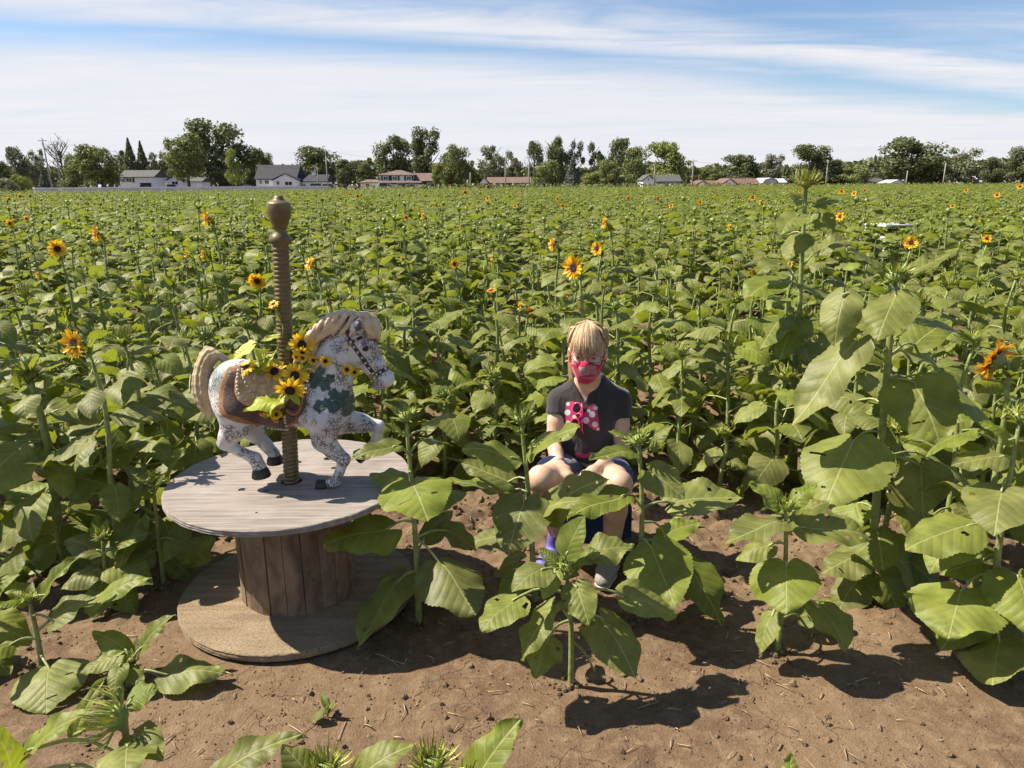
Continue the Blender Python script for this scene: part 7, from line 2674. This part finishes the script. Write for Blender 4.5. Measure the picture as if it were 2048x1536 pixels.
# low white wall along the road
a, b = at(68, 378, 91), at(655, 378, 150)
dirw_ = Vector((b.x - a.x, b.y - a.y, 0))
wl = empty('roadside_barrier', (a.x, a.y, 0), math.atan2(dirw_.y, dirw_.x))
tag(wl, 'long low white wall along the far left field edge', 'wall')
MB().box((dirw_.length / 2, 0, 0.72), (dirw_.length, 0.25, 1.44)).build('wall_panel', MAT['wall_pale'], wl, False)
MB().box((dirw_.length / 2, 0, 1.51), (dirw_.length + 0.1, 0.40, 0.14)).build('coping', MAT['trim'], wl, False)

# utility poles and wires
MAT['pole_wood'] = plain('pole_wood', (0.30, 0.28, 0.25), 0.9, 0.2, 2)
MAT['wire'] = plain('wire', (0.05, 0.05, 0.05), 0.7, 0.1, 2)
PX = [(105, 276, 165, 0.05, 'left of two leaning utility poles on the far left'), (124, 284, 172, 0.03, 'right of two leaning utility poles on the far left'), (656, 297, 180, 0.0, 'utility pole right of the cape house'), (637, 334, 195, 0.0, 'short utility pole before the cape house wing'), (941, 345, 200, 0.0, 'short pole left of the ranch house'), (1011, 322, 185, 0.0, 'left utility pole before the ranch house'), (1058, 311, 180, 0.0, 'right taller utility pole before the ranch house'), (1308, 320, 185, 0.0, 'utility pole beside the old white house'), (1384, 318, 185, 0.0, 'utility pole left of the red-roofed houses'), (1590, 338, 200, 0.0, 'short pole left of the tallest sunflower'), (1651, 320, 185, 0.0, 'pale utility pole right of the tallest sunflower'), (1811, 342, 190, 0.0, 'short pole before the broadest right tree'), (1885, 326, 185, 0.0, 'pale utility pole near the right edge')]
tops = []
for (cx, top, Y, lean, lab) in PX:
    b, tz = at(cx, 375, Y), at(cx, top, Y).z
    root = empty('utility_pole', (b.x, Y, 0))
    tag(root, lab, 'utility pole', 'utility poles along the road')
    MB().tube([(0, 0, -0.3), (-lean * tz * 0.5, 0, tz * 0.5), (-lean * tz, 0, tz)], [0.17, 0.15, 0.12], 8).build('shaft', MAT['pole_wood'], root)
    if tz > 6:
        MB().box((-lean * tz, 0, tz - 0.5), (1.8, 0.1, 0.12)).build('crossarm', MAT['pole_wood'], root, False)
        tops.append((b.x - lean * tz, Y, tz - 0.45))
tops.sort()
for i in range(len(tops) - 1):
    a, b = Vector(tops[i]), Vector(tops[i + 1])
    pts_ = [a.lerp(b, k / 12) - Vector((0, 0, 1.2 * 4 * (k / 12) * (1 - k / 12))) for k in range(13)]
    wo = MB().tube([p - a for p in pts_], 0.025, 4).build('power_line', MAT['wire'], None, True, None, a)
    tag(wo, 'thin dark power line sagging between %s' % ['the two leaning left poles', 'leaning pole and short cape house pole', 'the two poles by the cape house', 'cape house and ranch house poles', 'the two ranch house poles', 'ranch house and old white house poles', 'old white house and red roof poles', 'red roof and tallest sunflower poles', 'the two poles beside the tallest sunflower', 'tallest sunflower and right edge poles', 'the last right poles', 'end poles'][i], 'power line', 'power lines')

# cars by the houses
MAT['tyre'] = plain('tyre', (0.015, 0.015, 0.016), 0.9, 0.2, 5)
PAINT = {}


def car(cx, Y, rz, colr, label, kind='car', L_=4.6, Hh=1.5):
    b = at(cx, 375, Y)
    root = empty('parked_car', (b.x, Y, 0), rz)
    tag(root, label, 'car', 'cars parked by the houses')
    if colr not in PAINT:
        PAINT[colr] = plain('car_paint', colr, 0.25, 0.05, 1, coat=0.6)
    w2 = 0.88
    lo_ = [(-L_ / 2, 0.35), (-L_ / 2, 0.78), (-L_ * 0.46, 0.92), (L_ * 0.22, 0.96), (L_ * 0.46, 0.82), (L_ / 2, 0.62), (L_ / 2, 0.35)]
    n = len(lo_)
    v = [(x, -w2, z) for x, z in lo_] + [(x, w2, z) for x, z in lo_]
    mesh_obj('body', v, [tuple(range(n)), tuple(range(2 * n - 1, n - 1, -1))] + [(i, i + n, (i + 1) % n + n, (i + 1) % n) for i in range(n)], PAINT[colr], root, False)
    back = -L_ * 0.44 if kind == 'van' else -L_ * 0.30
    cab = [(back, 0.93), (back + 0.25, Hh), (L_ * 0.06, Hh), (L_ * 0.24, 0.95)]
    v = [(x, -w2 * (0.96 if z < 1 else 0.8), z) for x, z in cab] + [(x, w2 * (0.96 if z < 1 else 0.8), z) for x, z in cab]
    mesh_obj('windows', v, [(0, 1, 2, 3), (7, 6, 5, 4), (0, 4, 5, 1), (2, 6, 7, 3)], MAT['pane'], root, False)
    MB().box(((back + 0.2 + L_ * 0.06) / 2, 0, Hh + 0.03), (L_ * 0.06 - back - 0.15, w2 * 1.66, 0.08)).build('roof', PAINT[colr], root, False)
    for x in (-L_ * 0.31, L_ * 0.32):
        for sg in (-1, 1):
            wh = MB().tube([(x, sg * (w2 - 0.2), 0.33), (x, sg * (w2 + 0.02), 0.33)], 0.33, 16).build('wheel', MAT['tyre'], root)


car(292, 199.2, R(90), (0.05, 0.02, 0.02), 'dark red car nosing out of the open garage', 'van', 4.6, 1.9)
car(346, 190, R(8), (0.40, 0.42, 0.44), 'silver car before the small white gabled house', 'car', 4.8, 2.1)
car(490, 172, R(180), (0.62, 0.62, 0.62), 'white car left of the cape house', 'car', 4.6, 1.75)
car(626, 186, R(185), (0.60, 0.60, 0.62), 'white van before the cape house wing', 'van', 4.8, 2.1)
car(650, 184, R(180), (0.04, 0.045, 0.06), 'dark blue car by the pole right of the cape house', 'van', 4.4, 1.9)
car(768, 190, R(90), (0.03, 0.03, 0.035), 'black car at the left of the two-storey house porch', 'van', 4.6, 2.0)
car(804, 188, R(100), (0.45, 0.46, 0.48), 'light grey car before the two-storey house porch', 'van', 4.6, 1.9)
car(1090, 186, R(0), (0.55, 0.55, 0.55), 'pale car right of the ranch house', 'van', 4.6, 1.8)

# white garden table and chair standing in the field on the right
MAT['white_paint'] = plain('white_garden_paint', (0.72, 0.72, 0.70), 0.45, 0.08, 10)
p = gnd(1778, 448, 0.93)
tb = empty('garden_table', (p.x, p.y, 0), 0.3)
tag(tb, 'white slatted garden table standing among the sunflowers, right', 'table')
for k in range(5):
    MB().box((0, -0.22 + k * 0.11, 0.92), (0.62, 0.095, 0.025)).build('slat', MAT['white_paint'], tb, False)
for sx_ in (-1, 1):
    for sy_ in (-1, 1):
        MB().tube([(sx_ * 0.27, sy_ * 0.2, 0.91), (sx_ * 0.28, sy_ * 0.22, 0)], 0.02, 8).build('leg', MAT['white_paint'], tb)
p = gnd(1752, 470, 0.84)
cb = empty('garden_chair', (p.x, p.y, 0), -0.5)
tag(cb, 'white garden chair in front of the white table among the sunflowers', 'chair')
MB().box((0, 0, 0.80), (0.30, 0.34, 0.03)).build('seat', MAT['white_paint'], cb, False)
for k in range(3):
    MB().box((-0.10 + k * 0.10, 0.2, 0.87), (0.07, 0.02, 0.12)).build('back_slat', MAT['white_paint'], cb, False)
for sx_ in (-1, 1):
    for sy_ in (-1, 1):
        MB().tube([(sx_ * 0.13, sy_ * 0.15, 0.79), (sx_ * 0.14, sy_ * 0.16, 0)], 0.016, 8).build('leg', MAT['white_paint'], cb)
